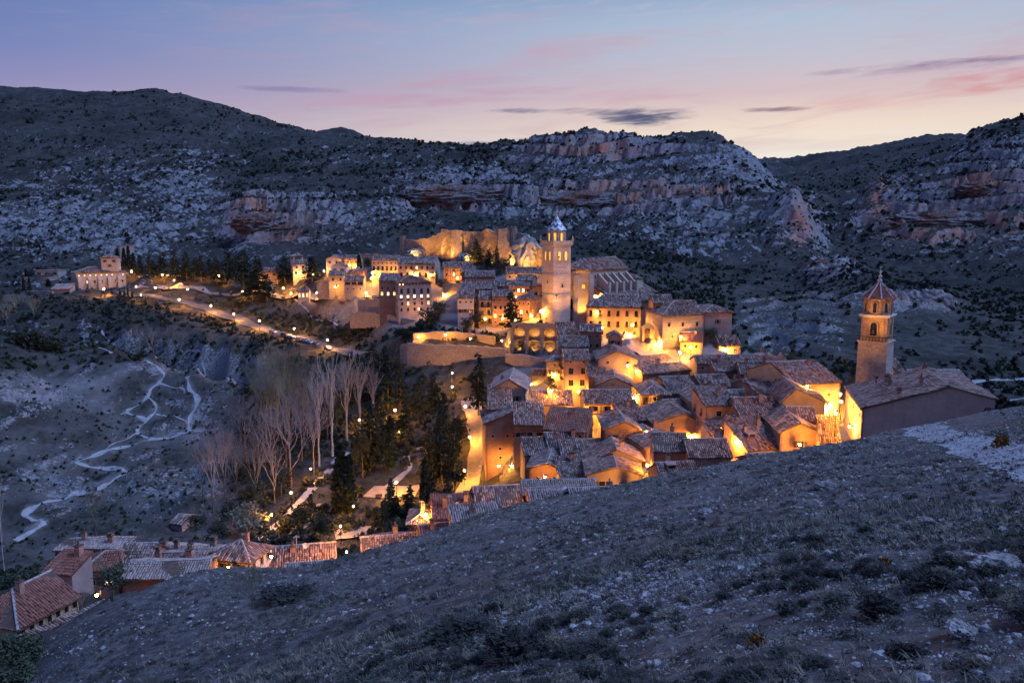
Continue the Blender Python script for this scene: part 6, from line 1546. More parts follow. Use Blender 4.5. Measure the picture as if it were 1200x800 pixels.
for a in [('conifer', 435, 548, 471, 32, 'pointed dark fir, tallest of the park'), ('cypress', 401, 602, 520, 22, 'dark cypress left of the park terrace, taller one'), ('cypress', 411, 600, 534, 16, 'dark cypress touching the taller one, by the park terrace'),
          ('cypress', 458, 550, 488, 14, 'slim dark cypress behind the upper park lamp'), ('cypress', 498, 592, 538, 13, 'slim cypress at the right side of the park'), ('conifer', 481, 605, 567, 24, 'small fir in front of the park, right one'), ('conifer', 459, 606, 560, 24, 'small fir in front of the park lamp'),
          ('broad', 352, 622, 590, 32, 'dark round pine by the lower path bend'), ('cedar', 518, 575, 478, 36, 'tall dark conifer mass left of the street, left one'), ('cedar', 533, 580, 488, 30, 'tall dark conifer mass left of the street, right one'), ('cedar', 505, 560, 500, 26, 'dark conifer between the park and the street'),
          ('cedar', 561, 487, 414, 32, 'dark cedar beside the topmost pale-roofed tower house'), ('conifer', 508, 480, 440, 26, 'short conifer below the curved terrace wall'), ('cedar', 437, 470, 408, 44, 'broad dark cedar below the road end'), ('cedar', 455, 480, 430, 30, 'dark cedar right of the broad one below the road end'), ('cedar', 420, 460, 415, 26, 'dark cedar left of the broad one below the road end'),
          ('cedar', 599, 393, 343, 32, 'dark spreading cedar in front of the tall red house'), ('broad', 556, 387, 368, 26, 'dark round tree below the balconied houses'), ('broad', 548, 392, 374, 20, 'smaller dark tree left of the round one under the balconies'),
          ('cypress', 421, 318, 299, 7, 'lone tall cypress in front of the orange house'), ('broad', 430, 318, 302, 15, 'round dark tree beside the lone cypress'),
          ('cedar', 558, 309, 281, 22, 'dark tree against the lit castle wall, left one'), ('cedar', 573, 316, 293, 16, 'dark tree against the lit castle wall, middle one'), ('cedar', 582, 314, 289, 14, 'dark tree against the lit castle wall, right one'), ('olive', 588, 322, 302, 22, 'pale bluish tree below the castle trees'), ('broad', 508, 299, 283, 14, 'dark bush-like tree at the left castle wall'),
          ('olive', 832, 403, 384, 26, 'bare-looking olive tree against the stone palace'), ('broad', 876, 417, 405, 20, 'low dark tree right of the lit house at the square'), ('olive', 928, 429, 412, 18, 'green tree beside the ragged ruined wall'), ('olive', 515, 376, 352, 30, 'olive coloured tree beside the big mansion'), ('broad', 503, 384, 360, 24, 'dark tree against the right side of the mansion'),
          ('broad', 470, 402, 384, 22, 'dark tree left of the lit garden wall'), ('broad', 645, 462, 440, 16, 'small dark tree in the yard left of the four-storey pink house'), ('olive', 520, 342, 326, 16, 'climbing tree at the grey gable of the terrace house'), ('broad', 522, 600, 575, 26, 'dark tree beside the lower street lamp')]: tree(*a[:5], a[5])
for x_, b_, t_, w_ in [(165, 325, 299, 16), (176, 326, 300, 16), (191, 327, 296, 22), (206, 328, 294, 22), (219, 329, 296, 20), (236, 330, 300, 22), (254, 332, 302, 22), (268, 334, 296, 28), (286, 340, 294, 32), (303, 346, 300, 30), (296, 352, 318, 26), (313, 352, 322, 26), (334, 332, 300, 28), (366, 330, 301, 30), (180, 322, 305, 14), (230, 322, 302, 18), (246, 326, 304, 16), (278, 326, 300, 22)]:
    tree('cedar', x_, b_, t_, w_, 'dark spreading pine in the museum garden left of the town', 'pines in the museum garden')
for x_, b_, t_, w_ in [(138.5, 314, 292, 6), (146, 314, 291.5, 6), (151.5, 316, 289, 6), (157, 318, 297, 6), (28, 341, 324, 4), (35, 341, 325, 4), (31, 327, 316, 4), (57, 335, 327, 6), (131, 345, 339, 3), (141, 347, 340, 3), (146, 347, 340, 3), (150, 348, 338, 3), (155, 350, 341, 3)]:
    tree('cypress', x_, b_, t_, w_, 'dark pencil cypress near the long seminary building', 'cypresses round the seminary')
# three small trees on the near slope
tree('olive', 133, 703, 661, 48, 'small dense tree on the near slope in front of the red house', dmin=0)
tree('bud', 296, 713, 670, 22, 'thin leaning sapling on the near slope below the white house', dmin=0)
tree('bare', 97, 716, 693, 20, 'bare sapling on the near slope before the row of arches', dmin=0)


# ---- shrubs, tussocks, stones
def bush_mesh(seed, m_, n_=46, size=.34, core=True):
    g = np.random.default_rng(seed); a = g.uniform(0, 6.28, n_); el = np.arcsin(g.uniform(-.1, 1, n_)); rr_ = g.uniform(.5, 1.0, n_)
    lob = 1 + .3 * np.sin(a * 2 + seed) + .2 * np.sin(a * 3 + el * 4)
    cc = np.stack([np.cos(a) * np.cos(el) * rr_ * lob * .5, np.sin(a) * np.cos(el) * rr_ * lob * .5, np.sin(el) * rr_ * .7 + .12], 1)
    return leaf_tris(cc, size, g)


def blades(seed, n_, h_=.5, spread=.55, wd=.03):
    g = np.random.default_rng(seed); a = g.uniform(0, 6.28, n_); rr_ = np.sqrt(g.uniform(0, 1, n_)) * .26; lean = g.uniform(.1, 1.0, n_) * spread
    b0 = np.stack([np.cos(a) * rr_, np.sin(a) * rr_, np.zeros(n_) - .06], 1); hh = h_ * g.uniform(.5, 1.1, n_)
    a2 = a + g.normal(0, .5, n_); tip = b0 + np.stack([np.cos(a2) * lean * .6, np.sin(a2) * lean * .6, hh], 1)
    sd = np.stack([-np.sin(a2), np.cos(a2), np.zeros(n_)], 1) * wd
    md = b0 * .45 + tip * .55 + np.stack([np.zeros(n_)] * 2 + [hh * .12], 1)
    V = np.stack([b0 - sd, b0 + sd, md + sd * .7, tip, md - sd * .7], 1).reshape(-1, 3); base = (np.arange(n_) * 5)[:, None]
    T_ = np.concatenate([base + np.array(q)[None] for q in ((0, 1, 2), (0, 2, 4), (4, 2, 3))]); return V, T_


def octa(seed, lump=.35):
    g = np.random.default_rng(seed); t_ = (1 + 5 ** .5) / 2
    V = np.array([(-1, t_, 0), (1, t_, 0), (-1, -t_, 0), (1, -t_, 0), (0, -1, t_), (0, 1, t_), (0, -1, -t_), (0, 1, -t_), (t_, 0, -1), (t_, 0, 1), (-t_, 0, -1), (-t_, 0, 1)]) / 1.9
    T_ = np.array([(0, 11, 5), (0, 5, 1), (0, 1, 7), (0, 7, 10), (0, 10, 11), (1, 5, 9), (5, 11, 4), (11, 10, 2), (10, 7, 6), (7, 1, 8), (3, 9, 4), (3, 4, 2), (3, 2, 6), (3, 6, 8), (3, 8, 9), (4, 9, 5), (2, 4, 11), (6, 2, 10), (8, 6, 7), (9, 8, 1)])
    return V * g.uniform(1 - lump, 1 + lump, (12, 1)), T_


def pebble(seed):
    g = np.random.default_rng(seed + 300); V = np.array([(1, 0, 0), (0, .85, 0), (-1, 0, 0), (0, -.85, 0), (.1, 0, .6), (0, 0, -.6)]) * g.uniform(.65, 1.3, (6, 1)) + g.normal(0, .12, (6, 3))
    return V, np.array([(0, 1, 4), (1, 2, 4), (2, 3, 4), (3, 0, 4), (1, 0, 5), (2, 1, 5), (3, 2, 5), (0, 3, 5)])


def scatter_stuff(name, protos, P, size, mats, squash=1.0, seed=0, mat_pick=None):
    """many copies of a few shapes joined into one mesh"""
    g = np.random.default_rng(seed); P = np.asarray(P); size = np.asarray(size); Vs, Ts, Ms, k = [], [], [], 0
    pick = g.integers(0, len(protos), len(P)); mp = mat_pick if mat_pick is not None else np.zeros(len(P), int)
    for i, (V, T_) in enumerate(protos):
        s_ = pick == i
        if not s_.any(): continue
        p, z_ = P[s_], size[s_]; a = g.uniform(0, 6.28, len(p)); ca, sa = np.cos(a)[:, None], np.sin(a)[:, None]
        x = V[None, :, 0] * ca - V[None, :, 1] * sa; y = V[None, :, 0] * sa + V[None, :, 1] * ca
        W_ = np.stack([x, y, np.broadcast_to(V[None, :, 2] * squash, x.shape)], -1) * z_[:, None, None] + p[:, None, :]
        Vs.append(W_.reshape(-1, 3)); Ts.append((T_[None] + (np.arange(len(p)) * len(V))[:, None, None]).reshape(-1, 3) + k); Ms.append(np.repeat(mp[s_], len(T_))); k += W_.shape[0] * W_.shape[1]
    return add(name, np_mesh(name, np.concatenate(Vs), tris=np.concatenate(Ts), mats=mats, mat_idx=np.concatenate(Ms)), kind='stuff')


def heights(x, y):
    fa = np.interp(np.arctan2(x, y), az_cols, np.arange(NA)); fd = np.interp(np.hypot(x, y), d_rows, np.arange(NR))
    i = np.minimum(fd.astype(int), NR - 2); j = np.minimum(fa.astype(int), NA - 2); a, b_ = fd - i, fa - j
    lk = lambda G: (G[i, j] * (1 - b_) + G[i, j + 1] * b_) * (1 - a) + (G[i + 1, j] * (1 - b_) + G[i + 1, j + 1] * b_) * a
    return lk(GZ), i, j


def individuals(name, label, cat, group, meshes, P, size, squash=1.0, vary=False):
    g = np.random.default_rng(5)
    for k, (p, s_) in enumerate(zip(P, size)):
        o = add(name, meshes[k % len(meshes)], None, p, float(g.uniform(0, 6.28)), label=label, category=cat, group=group); k1, k2, k3 = g.uniform(.7, 1.45, 3) if vary else (1, 1, 1); o.scale = (s_ * k1, s_ * k2, s_ * squash * k3)


# junipers on the mountains
g = np.random.default_rng(21)
N = 34000; a = g.uniform(R(-34.5), R(34.5), N); ri = g.uniform(np.searchsorted(d_rows, 405), np.searchsorted(d_rows, 1350), N); d = np.interp(ri, np.arange(NR), d_rows)
a2_ = g.uniform(R(-34), R(34), 5200); d2_ = g.uniform(820, 1330, 5200); a, d = np.concatenate([a, a2_]), np.concatenate([d, d2_]); N = len(a)
x, y = np.sin(a) * d, np.cos(a) * d; zz_, i, j = heights(x, y)
dens = fbm(x, y, 70, 3) + fbm(x + 500, y, 18, 2) * .8
keep = (dens > .02 + .34 * g.uniform(-1, 1, N)) & (g.uniform(0, 1, N) < .8) & ~FRONT[i, j] & ~((PYC[i, j] > 296) & (PXS[i, j] < 745) & (PXS[i, j] > 150)) & (PYC[i, j] > 60)
x, y, zz_, d = x[keep], y[keep], zz_[keep], d[keep]; sz = np.clip(np.exp(g.normal(.42, .42, len(x))), .7, 4.5) * np.clip(d / 700, .75, 1.25)
P = np.stack([x, y, zz_ - .1 * sz], 1); order = np.argsort(-sz / d); top = order[:300]; rest = order[300:]
jm = [np_mesh('juniper_bush', *[q for q in (bush_mesh(s, None, 60, .3)[0],)], tris=bush_mesh(s, None, 60, .3)[1], mats=(M_JUNI,)) for s in range(4)]
individuals('juniper_bush', 'dark round juniper bush dotted over the rocky mountainside', 'bush', 'junipers on the mountainside', jm, P[top], sz[top])
scatter_stuff('juniper_scrub', [bush_mesh(s, None, 10, .68) for s in range(5)], P[rest], sz[rest], (M_JUNI,), seed=3)

# bushes in the gorge, on the banks and round the town
N = 30000; a = g.uniform(R(-34.5), R(34.5), N); ri = g.uniform(np.searchsorted(d_rows, 150), np.searchsorted(d_rows, 470), N); d = np.interp(ri, np.arange(NR), d_rows)
x, y = np.sin(a) * d, np.cos(a) * d; zz_, i, j = heights(x, y); pxs, pys = PXS[i, j], PYC[i, j]
dens = fbm(x, y, 40, 3) + .6 * fbm(x, y, 12, 2)
wt = np.full(N, .12)
wt[(pxs < 440) & (pys > 345) & (pys < 440) & (hillL[i, j] < .3)] = .75
wt[(pxs > 200) & (pxs < 560) & (pys > 425) & (pys < 640)] = .75
wt[(pxs < 240) & (pys > 600)] = .5
wt[hillL[i, j] > .4] = .26
wt[(pxs > 690) & (pys < 445)] = .4
wt[(pxs > 740) & (pxs < 960) & (pys < 400)] = .7
wt[(pxs > 440) & (pxs < 600) & (pys > 365) & (pys < 400)] = .8
wt[(pxs > 860) & (pxs < 1125) & (pys > 305) & (pys < 425)] = .07
wt[town[i, j] > .35] = 0
keep = (g.uniform(0, 1, N) < wt * np.clip(.7 + dens * 1.2, 0, 1.3)) & ~FRONT[i, j]
rp = np.array([q for q in ROAD[::2]]); x, y, zz_, d, pxs, pys = x[keep], y[keep], zz_[keep], d[keep], pxs[keep], pys[keep]
near_road = np.min(np.hypot(x[:, None] - rp[None, :, 0], y[:, None] - rp[None, :, 1]), 1) < 5.5
hb = np.array([[b_[0] + math.cos(r_) * w_ / 2, b_[1] + math.sin(r_) * w_ / 2] for b_, w_, r_ in FR]); near_h = np.min(np.hypot(x[:, None] - hb[None, :, 0], y[:, None] - hb[None, :, 1]), 1) < 8
ok = ~near_road & ~near_h & ~((pxs > 425) & (pxs < 495) & (pys > 560) & (pys < 595)) & ~((pxs > 540) & (pxs < 575) & (pys > 455))
x, y, zz_, d = x[ok], y[ok], zz_[ok], d[ok]; sz = g.uniform(.9, 2.6, len(x)) * np.where(hillL[heights(x, y)[1], heights(x, y)[2]] > .4, .5, 1)
P = np.stack([x, y, zz_ - .1 * sz], 1); order = np.argsort(-sz / d); top = order[:300]; rest = order[300:]
vm = [np_mesh('bush', bush_mesh(s + 20, None, 70, .27)[0], tris=bush_mesh(s + 20, None, 70, .27)[1], mats=(mm,)) for s, mm in enumerate((M_BUSH, M_BUSH, M_JUNI, M_OLIVE, M_BUSH))]
individuals('bush', 'dark shaggy bush on the banks between river, road and town', 'bush', 'bushes on the banks below the town', vm, P[top], sz[top])
scatter_stuff('bank_scrub', [bush_mesh(s + 40, None, 17, .5) for s in range(5)], P[rest], sz[rest], (M_BUSH, M_JUNI, M_OLIVE, M_BUSH), seed=4, mat_pick=g.integers(0, 4, len(rest)))
# one cluster of big bushes on the crest of the trail hill
for (px_, py_, s_) in [(22, 402, 5.0), (34, 406, 5.5), (47, 408, 5.2), (60, 410, 4.6), (40, 398, 4.4), (68, 408, 3.2)]:
    p = ground(px_, py_, 150); o = add('bush', vm[0], None, p, px_, label='big dark bush in the clump on the crest of the trail hill', category='bush', group='bushes on the crest of the trail hill'); o.scale = (s_ * 1.3, s_ * 1.3, s_)

# the near slope: stones, tussocks, grass
M_TUSS = plain('grey_tussock', (.095, .082, .065), .95, .35, 3); M_DRY = plain('dry_grass', (.24, .19, .13), .95, .3, 3); M_DARKT = plain('dark_thyme', (.05, .045, .036), .95, .4, 4)
M_STONE = plain('loose_stone', (.36, .325, .30), .95, .5, 1.5)


def slope_points(N, dmax, seed, near=None):
    g = np.random.default_rng(seed); d = np.sqrt(g.uniform(5.5 ** 2, dmax ** 2, N)); a = g.uniform(R(-36), R(36), N); x, y = np.sin(a) * d, np.cos(a) * d; z_, i, j = heights(x, y)
    sil = np.interp(a, np.arctan((sil_px - 600) / F), sil_d)
    ok = FRONT[i, j] & (track_keep[i, j] > .75) & (d < sil * 1.02) & (PYC[i, j] < 840); return x[ok], y[ok], z_[ok], d[ok]


x1, x2 = slope_points(50000, 128, 31), slope_points(55000, 34, 32); x, y, zz_, d = [np.concatenate(q) for q in zip(x1, x2)]
st_n = fbm(x, y, 7, 3); keep = g.uniform(0, 1, len(x)) < np.clip(.34 + st_n * 1.1 + .25 * (x > 0), .05, 1); x, y, zz_, d = x[keep], y[keep], zz_[keep], d[keep]
sz = np.exp(g.normal(-3.45, .55, len(x))) * np.clip(d / 26, .75, 2.0); P = np.stack([x, y, zz_ + sz * .12], 1)
big = np.argsort(-sz / d)[:120]; mk = np.ones(len(x), bool); mk[big] = False
sm_ = [np_mesh('stone', octa(s)[0] * np.array([1, 1, .6]), tris=octa(s)[1], mats=(M_STONE,)) for s in range(5)]
individuals('stone', 'loose pale stone lying on the bare near slope', 'stone', 'loose stones on the near slope', sm_, P[big], np.minimum(sz[big], .2))
scatter_stuff('gravel', [pebble(s) for s in range(8)], P[mk], sz[mk], (M_STONE, M_ROCK), seed=6, mat_pick=g.integers(0, 2, mk.sum()))
x1, x2 = slope_points(21000, 128, 41), slope_points(5200, 36, 42); x, y, zz_, d = [np.concatenate(q) for q in zip(x1, x2)]
tn = fbm(x, y, 11, 3) + .6 * fbm(x, y, 3, 2); keep = g.uniform(0, 1, len(x)) < np.clip(.26 + tn * 1.0 + .12 * (d < 36), .03, .9); x, y, zz_, d = x[keep], y[keep], zz_[keep], d[keep]
sz = g.uniform(.25, .75, len(x)) * np.where(g.uniform(0, 1, len(x)) < .06, 1.5, 1) * np.clip(d / 14, .55, 1); P = np.stack([x, y, zz_], 1); order = np.argsort(-sz / d); top = order[:300]; rest = order[300:]
def tuss(s):
    V1, T1 = blades(s, 300, .46, .8, .010); V2, T2 = bush_mesh(s + 3, None, 420, .085); V2 = V2 * np.array([1.0, 1.0, .62])
    V3, T3 = bush_mesh(s + 9, None, 160, .10); V3 = V3 * np.array([.6, .6, .5]) + np.array([.3 * math.cos(s), .3 * math.sin(s), 0])
    return np.concatenate([V1, V2, V3]), np.concatenate([T1, T2 + len(V1), T3 + len(V1) + len(V2)])
tm = [np_mesh('scrub_tussock', tuss(s)[0], tris=tuss(s)[1], mats=(mm,)) for s, mm in ((61, M_DARKT), (62, M_TUSS), (63, M_DARKT), (64, M_TUSS), (65, M_DARKT), (66, M_TUSS), (67, M_DRY))]
individuals('scrub_tussock', 'low grey-brown thorny tussock on the near stony slope', 'tussock', 'tussocks on the near slope', tm, P[top], sz[top] * .8, .72, True)
scatter_stuff('tussock_cover', [(lambda A_, B_: (np.concatenate([A_[0], B_[0] * np.array([.7, .7, .5])]), np.concatenate([A_[1], B_[1] + len(A_[0])])))(blades(s, 12, .42, .8, .022), bush_mesh(s, None, 16, .24)) for s in range(70, 75)], P[rest], sz[rest], (M_DARKT, M_TUSS, M_TUSS, M_DRY), squash=.8, seed=7, mat_pick=g.choice([0, 0, 1, 2, 3], len(rest)))
x1, x2 = slope_points(42000, 122, 51), slope_points(20000, 38, 52); x, y, zz_, d = [np.concatenate(q) for q in zip(x1, x2)]
tn = fbm(x + 90, y, 9, 3); keep = g.uniform(0, 1, len(x)) < np.clip(.3 + tn * 1.0, .03, .9); x, y, zz_, d = x[keep], y[keep], zz_[keep], d[keep]
scatter_stuff('dry_grass', [blades(s, 7, .30, .9, .02) for s in range(80, 85)], np.stack([x, y, zz_], 1), g.uniform(.3, .75, len(x)) * np.clip(d / 25, .7, 1.5), (M_DRY, M_TUSS, M_DARKT), seed=8, mat_pick=g.choice([0, 0, 1, 1, 2], len(x)))
for px_, py_, D_, sx, sz_, lab in [(1012, 353, 368, 9, 4.5, 'reddish rock band right of the slender tower, left end'), (1040, 352, 366, 10, 5, 'reddish rock band right of the slender tower, second block'), (1066, 354, 364, 9, 5.5, 'reddish rock band right of the slender tower, third block'), (1092, 356, 361, 9, 7, 'tall pale block at the right end of the rock band'), (968, 320, 423, 9, 5, 'pale jagged rock rib left of the slender tower spire, left part'), (985, 314, 420, 8, 5, 'pale jagged rock rib left of the slender tower spire, right part')]:
    rock('rock_outcrop', lab, px_, py_, D_, sx, 5, sz_, int(px_), M_ROCK, 'rock', 4)
m, t, b, v = mat('red_cliff_rock', .95, .1)
n_ = t.noise(v, .08, 6, .7, .4); n3_ = t.noise(v, .5, 5, .75); n4_ = t.noise(v, .02, 3, .6)
t.link(t.mix(t.smooth(n3_, .35, .65), (.10, .08, .07), t.mix(t.smooth(n_, .42, .58), (.36, .17, .11), (.38, .35, .33))), b.inputs['Base Color']); bump(t, b, t.math('ADD', n_, n3_), 2.5, 1); M_REDROCK = m
for px_, py_, D_, sx, sy, sz_, lab in [(528, 228, 672, 46, 12, 5, 'long rock overhang above the red cliff face, left of the bell tower'), (690, 234, 668, 42, 12, 5, 'rock overhang roofing the big red cave right of the bell tower'), (815, 228, 655, 26, 9, 4, 'short rock overhang in the middle of the right cliff'), (302, 262, 592, 22, 10, 5, 'rock overhang above the dark cave left of the town'), (345, 270, 588, 20, 9, 4, 'rock overhang above the low cave left of the town'), (1110, 258, 660, 44, 11, 5, 'long rock overhang in the far right red cliff'), (1165, 222, 690, 30, 9, 5, 'upper rock overhang in the far right cliff')]:
    o = rock('rock_overhang', lab, px_, py_, D_, sx, sy, sz_ * 1.5, int(px_) + 3, M_REDROCK, 'rock', 5); o.rotation_euler = (R(30), 0, 0); o.location.y += sy * .75; o.location.z -= .5
g3 = np.random.default_rng(77); tk = np.array([pix(*q)[:2] for q in [(1230, 556, 43), (1200, 545, 50), (1160, 531, 62), (1120, 519, 76), (1090, 508, 93), (1082, 501, 108), (1105, 496, 120), (1150, 491, 127)]]); tt = g3.uniform(0, len(tk) - 1.001, 4200); ki = tt.astype(int); q = tk[ki] + (tk[ki + 1] - tk[ki]) * (tt - ki)[:, None] + g3.normal(0, 1.5, (4200, 2))
zz_ = heights(q[:, 0], q[:, 1])[0]; sz = np.exp(g3.normal(-2.7, .5, 4200)); scatter_stuff('track_stones', [pebble(s) for s in range(8)], np.stack([q[:, 0], q[:, 1], zz_ + .05], 1), sz, (M_STONE, M_ROCK, M_TUSS), seed=12, mat_pick=g3.integers(0, 3, 4200))
x, y, zz_, d = slope_points(9000, 60, 61); tn = fbm(x + 40, y - 20, 5, 3); keep = g.uniform(0, 1, len(x)) < np.clip(.22 + tn * 1.1 + .1 * (x > 2), .02, .85); x, y, zz_, d = x[keep], y[keep], zz_[keep], d[keep]
def lowtuss(s):
    A_, B_ = blades(s, 14, .4, .9, .012), bush_mesh(s + 2, None, 42, .15); return np.concatenate([A_[0], B_[0] * np.array([.9, .9, .55])]), np.concatenate([A_[1], B_[1] + len(A_[0])])
scatter_stuff('thyme_cover', [lowtuss(s) for s in range(110, 116)], np.stack([x, y, zz_], 1), g.uniform(.16, .5, len(x)), (M_DARKT, M_TUSS, M_DRY), squash=.8, seed=9, mat_pick=g.choice([0, 0, 0, 1, 1, 2], len(x)))
# boulders and single plants that stand out
for (px_, py_, sx, sy, sz_, seed, lab) in [(1172, 668, .62, .5, .24, 3, 'largest flat boulder, half sunk in the slope near the right edge'), (968, 573, .85, .6, .42, 6, 'pale boulder standing out on the middle of the near slope'), (1128, 742, .28, .2, .12, 8, 'small pale stone block near the lower right corner'), (1085, 612, .35, .3, .16, 15, 'pale stone above the thorn bushes, right'), (828, 600, .5, .4, .2, 11, 'pale low stone on the crest of the near slope')]:
    p = ground(px_, py_); rock('boulder', lab, None, None, None, 1, 1, 1, 1, M_ROCK) if False else None
    import bmesh
    o = rock('boulder', lab, px_, py_, p[1], sx, sy, sz_, seed, M_ROCK, 'boulder', 4)
    o.location = (p[0], p[1], p[2] + sz_ * .25)
gm = np_mesh('gorse_bush', bush_mesh(91, None, 150, .2)[0], tris=bush_mesh(91, None, 150, .2)[1], mats=(M_GORSE,))
for (px_, py_, s_, lab) in [(887, 757, .32, 'orange flowering gorse bush low on the near slope'), (1036, 664, .36, 'yellow-brown gorse bush in the middle of the thorny patch'), (1173, 524, 1.3, 'orange gorse bush on the bank above the dirt track')]:
    p = ground(px_, py_); o = add('gorse_bush', gm, None, p, px_, label=lab, category='bush'); o.scale = (s_, s_, s_)
bm_ = np_mesh('thorn_bush', bush_mesh(95, None, 5200, .05)[0], tris=bush_mesh(95, None, 5200, .05)[1], mats=(M_OLIVE,)); bm2 = np_mesh('thorn_bush', np.concatenate([tuss(96)[0]]), tris=tuss(96)[1], mats=(M_DARKT,))
for (px_, py_, sx, sz_, mm, lab) in [(14, 799, 5.6, 4.6, bm_, 'leafy grey-green bush in the lower left corner'), (1030, 720, 1.0, .7, bm2, 'dark thorn bush, left of the pair below the flat boulder'), (1095, 690, 1.1, .7, bm2, 'dark thorn bush directly below the flat boulder'), (945, 690, .7, .5, bm2, 'dark thorn bush left of the thorny patch'), (1060, 770, .55, .42, bm2, 'dark thorn bush at the bottom edge, right'), (340, 705, 5.5, 1.3, bm2, 'dark low thicket on the near slope left of the middle'), (610, 770, 2.4, 1.3, bm2, 'dark thorn patch at the bottom middle of the slope'), (545, 745, 2.6, 1.1, bm2, 'dark thorn patch on the lower slope, left one')]:
    p = ground(px_, py_); o = add('thorn_bush', mm, None, p, px_, label=lab, category='bush'); o.scale = (sx, sx, sz_)
for k, (px_, py_, pt_, lab) in enumerate([(172, 800, 766, 'leaning dry flower stalk at the bottom left'), (186, 800, 768, 'upright dry flower stalk at the bottom left')]):
    p = ground(px_, py_); h_ = (py_ - pt_) / F * p[1] * 1.1; mb = MB(); mb.tube([(0, 0, -.2), (.02, 0, h_ * .5), (-.25 if k == 0 else 0, 0, h_)], [.035, .028, .015], 4)
    for q in range(6): mb.tube([(0, 0, h_ * (.5 + .07 * q)), (.12 * (-1) ** q, .05, h_ * (.55 + .07 * q))], [.012, .006], 3)
    mb.build('dry_stalk', M_DRY, None, p, label=lab, category='plant')

# ------------------------------------------------------------------ lamps
def bulb_mat(k): return glow('bulb_glow', (1.0, 0.415, 0.06), k)


BULB = {'huge': bulb_mat(6000), 'big': bulb_mat(3600), 'mid': bulb_mat(2400), 'low': bulb_mat(1250), 'dim': bulb_mat(300)}
mb = MB(); mb.lathe([(.02, -.22), (.15, -.16), (.2, 0), (.16, .16), (.02, .22)], 8)
GLOBE = {k: mb.mesh('globe', v_) for k, v_ in BULB.items()}
mb = MB(); mb.lathe([(.42, .29), (.40, .36), (.12, .55), (.02, .7)], 8); CAP = mb.mesh('lamp_cap', M_IRON)
mb = MB(); mb.lathe([(.16, -.3), (.13, .1), (.07, .5), (.055, 3.6), (.08, 3.7), (.05, 4.15)], 7); POST = mb.mesh('post', M_IRON)
mb = MB(); mb.box(-.2, .2, -.06, 0, -.3, .3); mb.tube([(0, -.05, .1), (0, -.35, .5), (0, -.75, .62), (0, -.8, .35)], .035, 5); BRACK = mb.mesh('bracket', M_IRON)
bpy.context.view_layer.update()
DG = bpy.context.evaluated_depsgraph_get()


def hit(px, py):
    d = pix(px, py, 1.0); d = d / np.linalg.norm(d)
    ok, loc, nor, fi, ob, mt_ = S.ray_cast(DG, Vector((0, 0, 0)), Vector(d)); return (np.array(loc), np.array(nor), ob) if ok else (None, None, None)


def street_lamp(px, py, k, label, group='street lamps along the road', dmin=125):
    p = ground(px, py, dmin, 4.45); p[2] = height(p[0], p[1])
    T = thing('street_lamp', label, 'street lamp', p, 0, group); add('post', POST, T); add('globe', GLOBE[k], T, (0, 0, 4.45)); add('lamp_cap', CAP, T, (0, 0, 4.45)); return T


def wall_lamp(px, py, k, label, group='wall lanterns in the town lanes'):
    loc, nor, ob = hit(px, py)
    if loc is None or abs(nor[2]) > .6 or loc[1] < 128: return street_lamp(px, py, k, label, group)
    n2_ = np.array([nor[0], nor[1], 0]); n2_ /= np.linalg.norm(n2_); a = math.atan2(n2_[1], n2_[0]) + math.pi / 2
    T = thing('wall_lantern', label, 'lantern', loc - np.array([0, 0, .05]), a, group); add('bracket', BRACK, T); add('globe', GLOBE[k], T, (0, -.8, .05)); add('lamp_cap', CAP, T, (0, -.8, .05)); return T


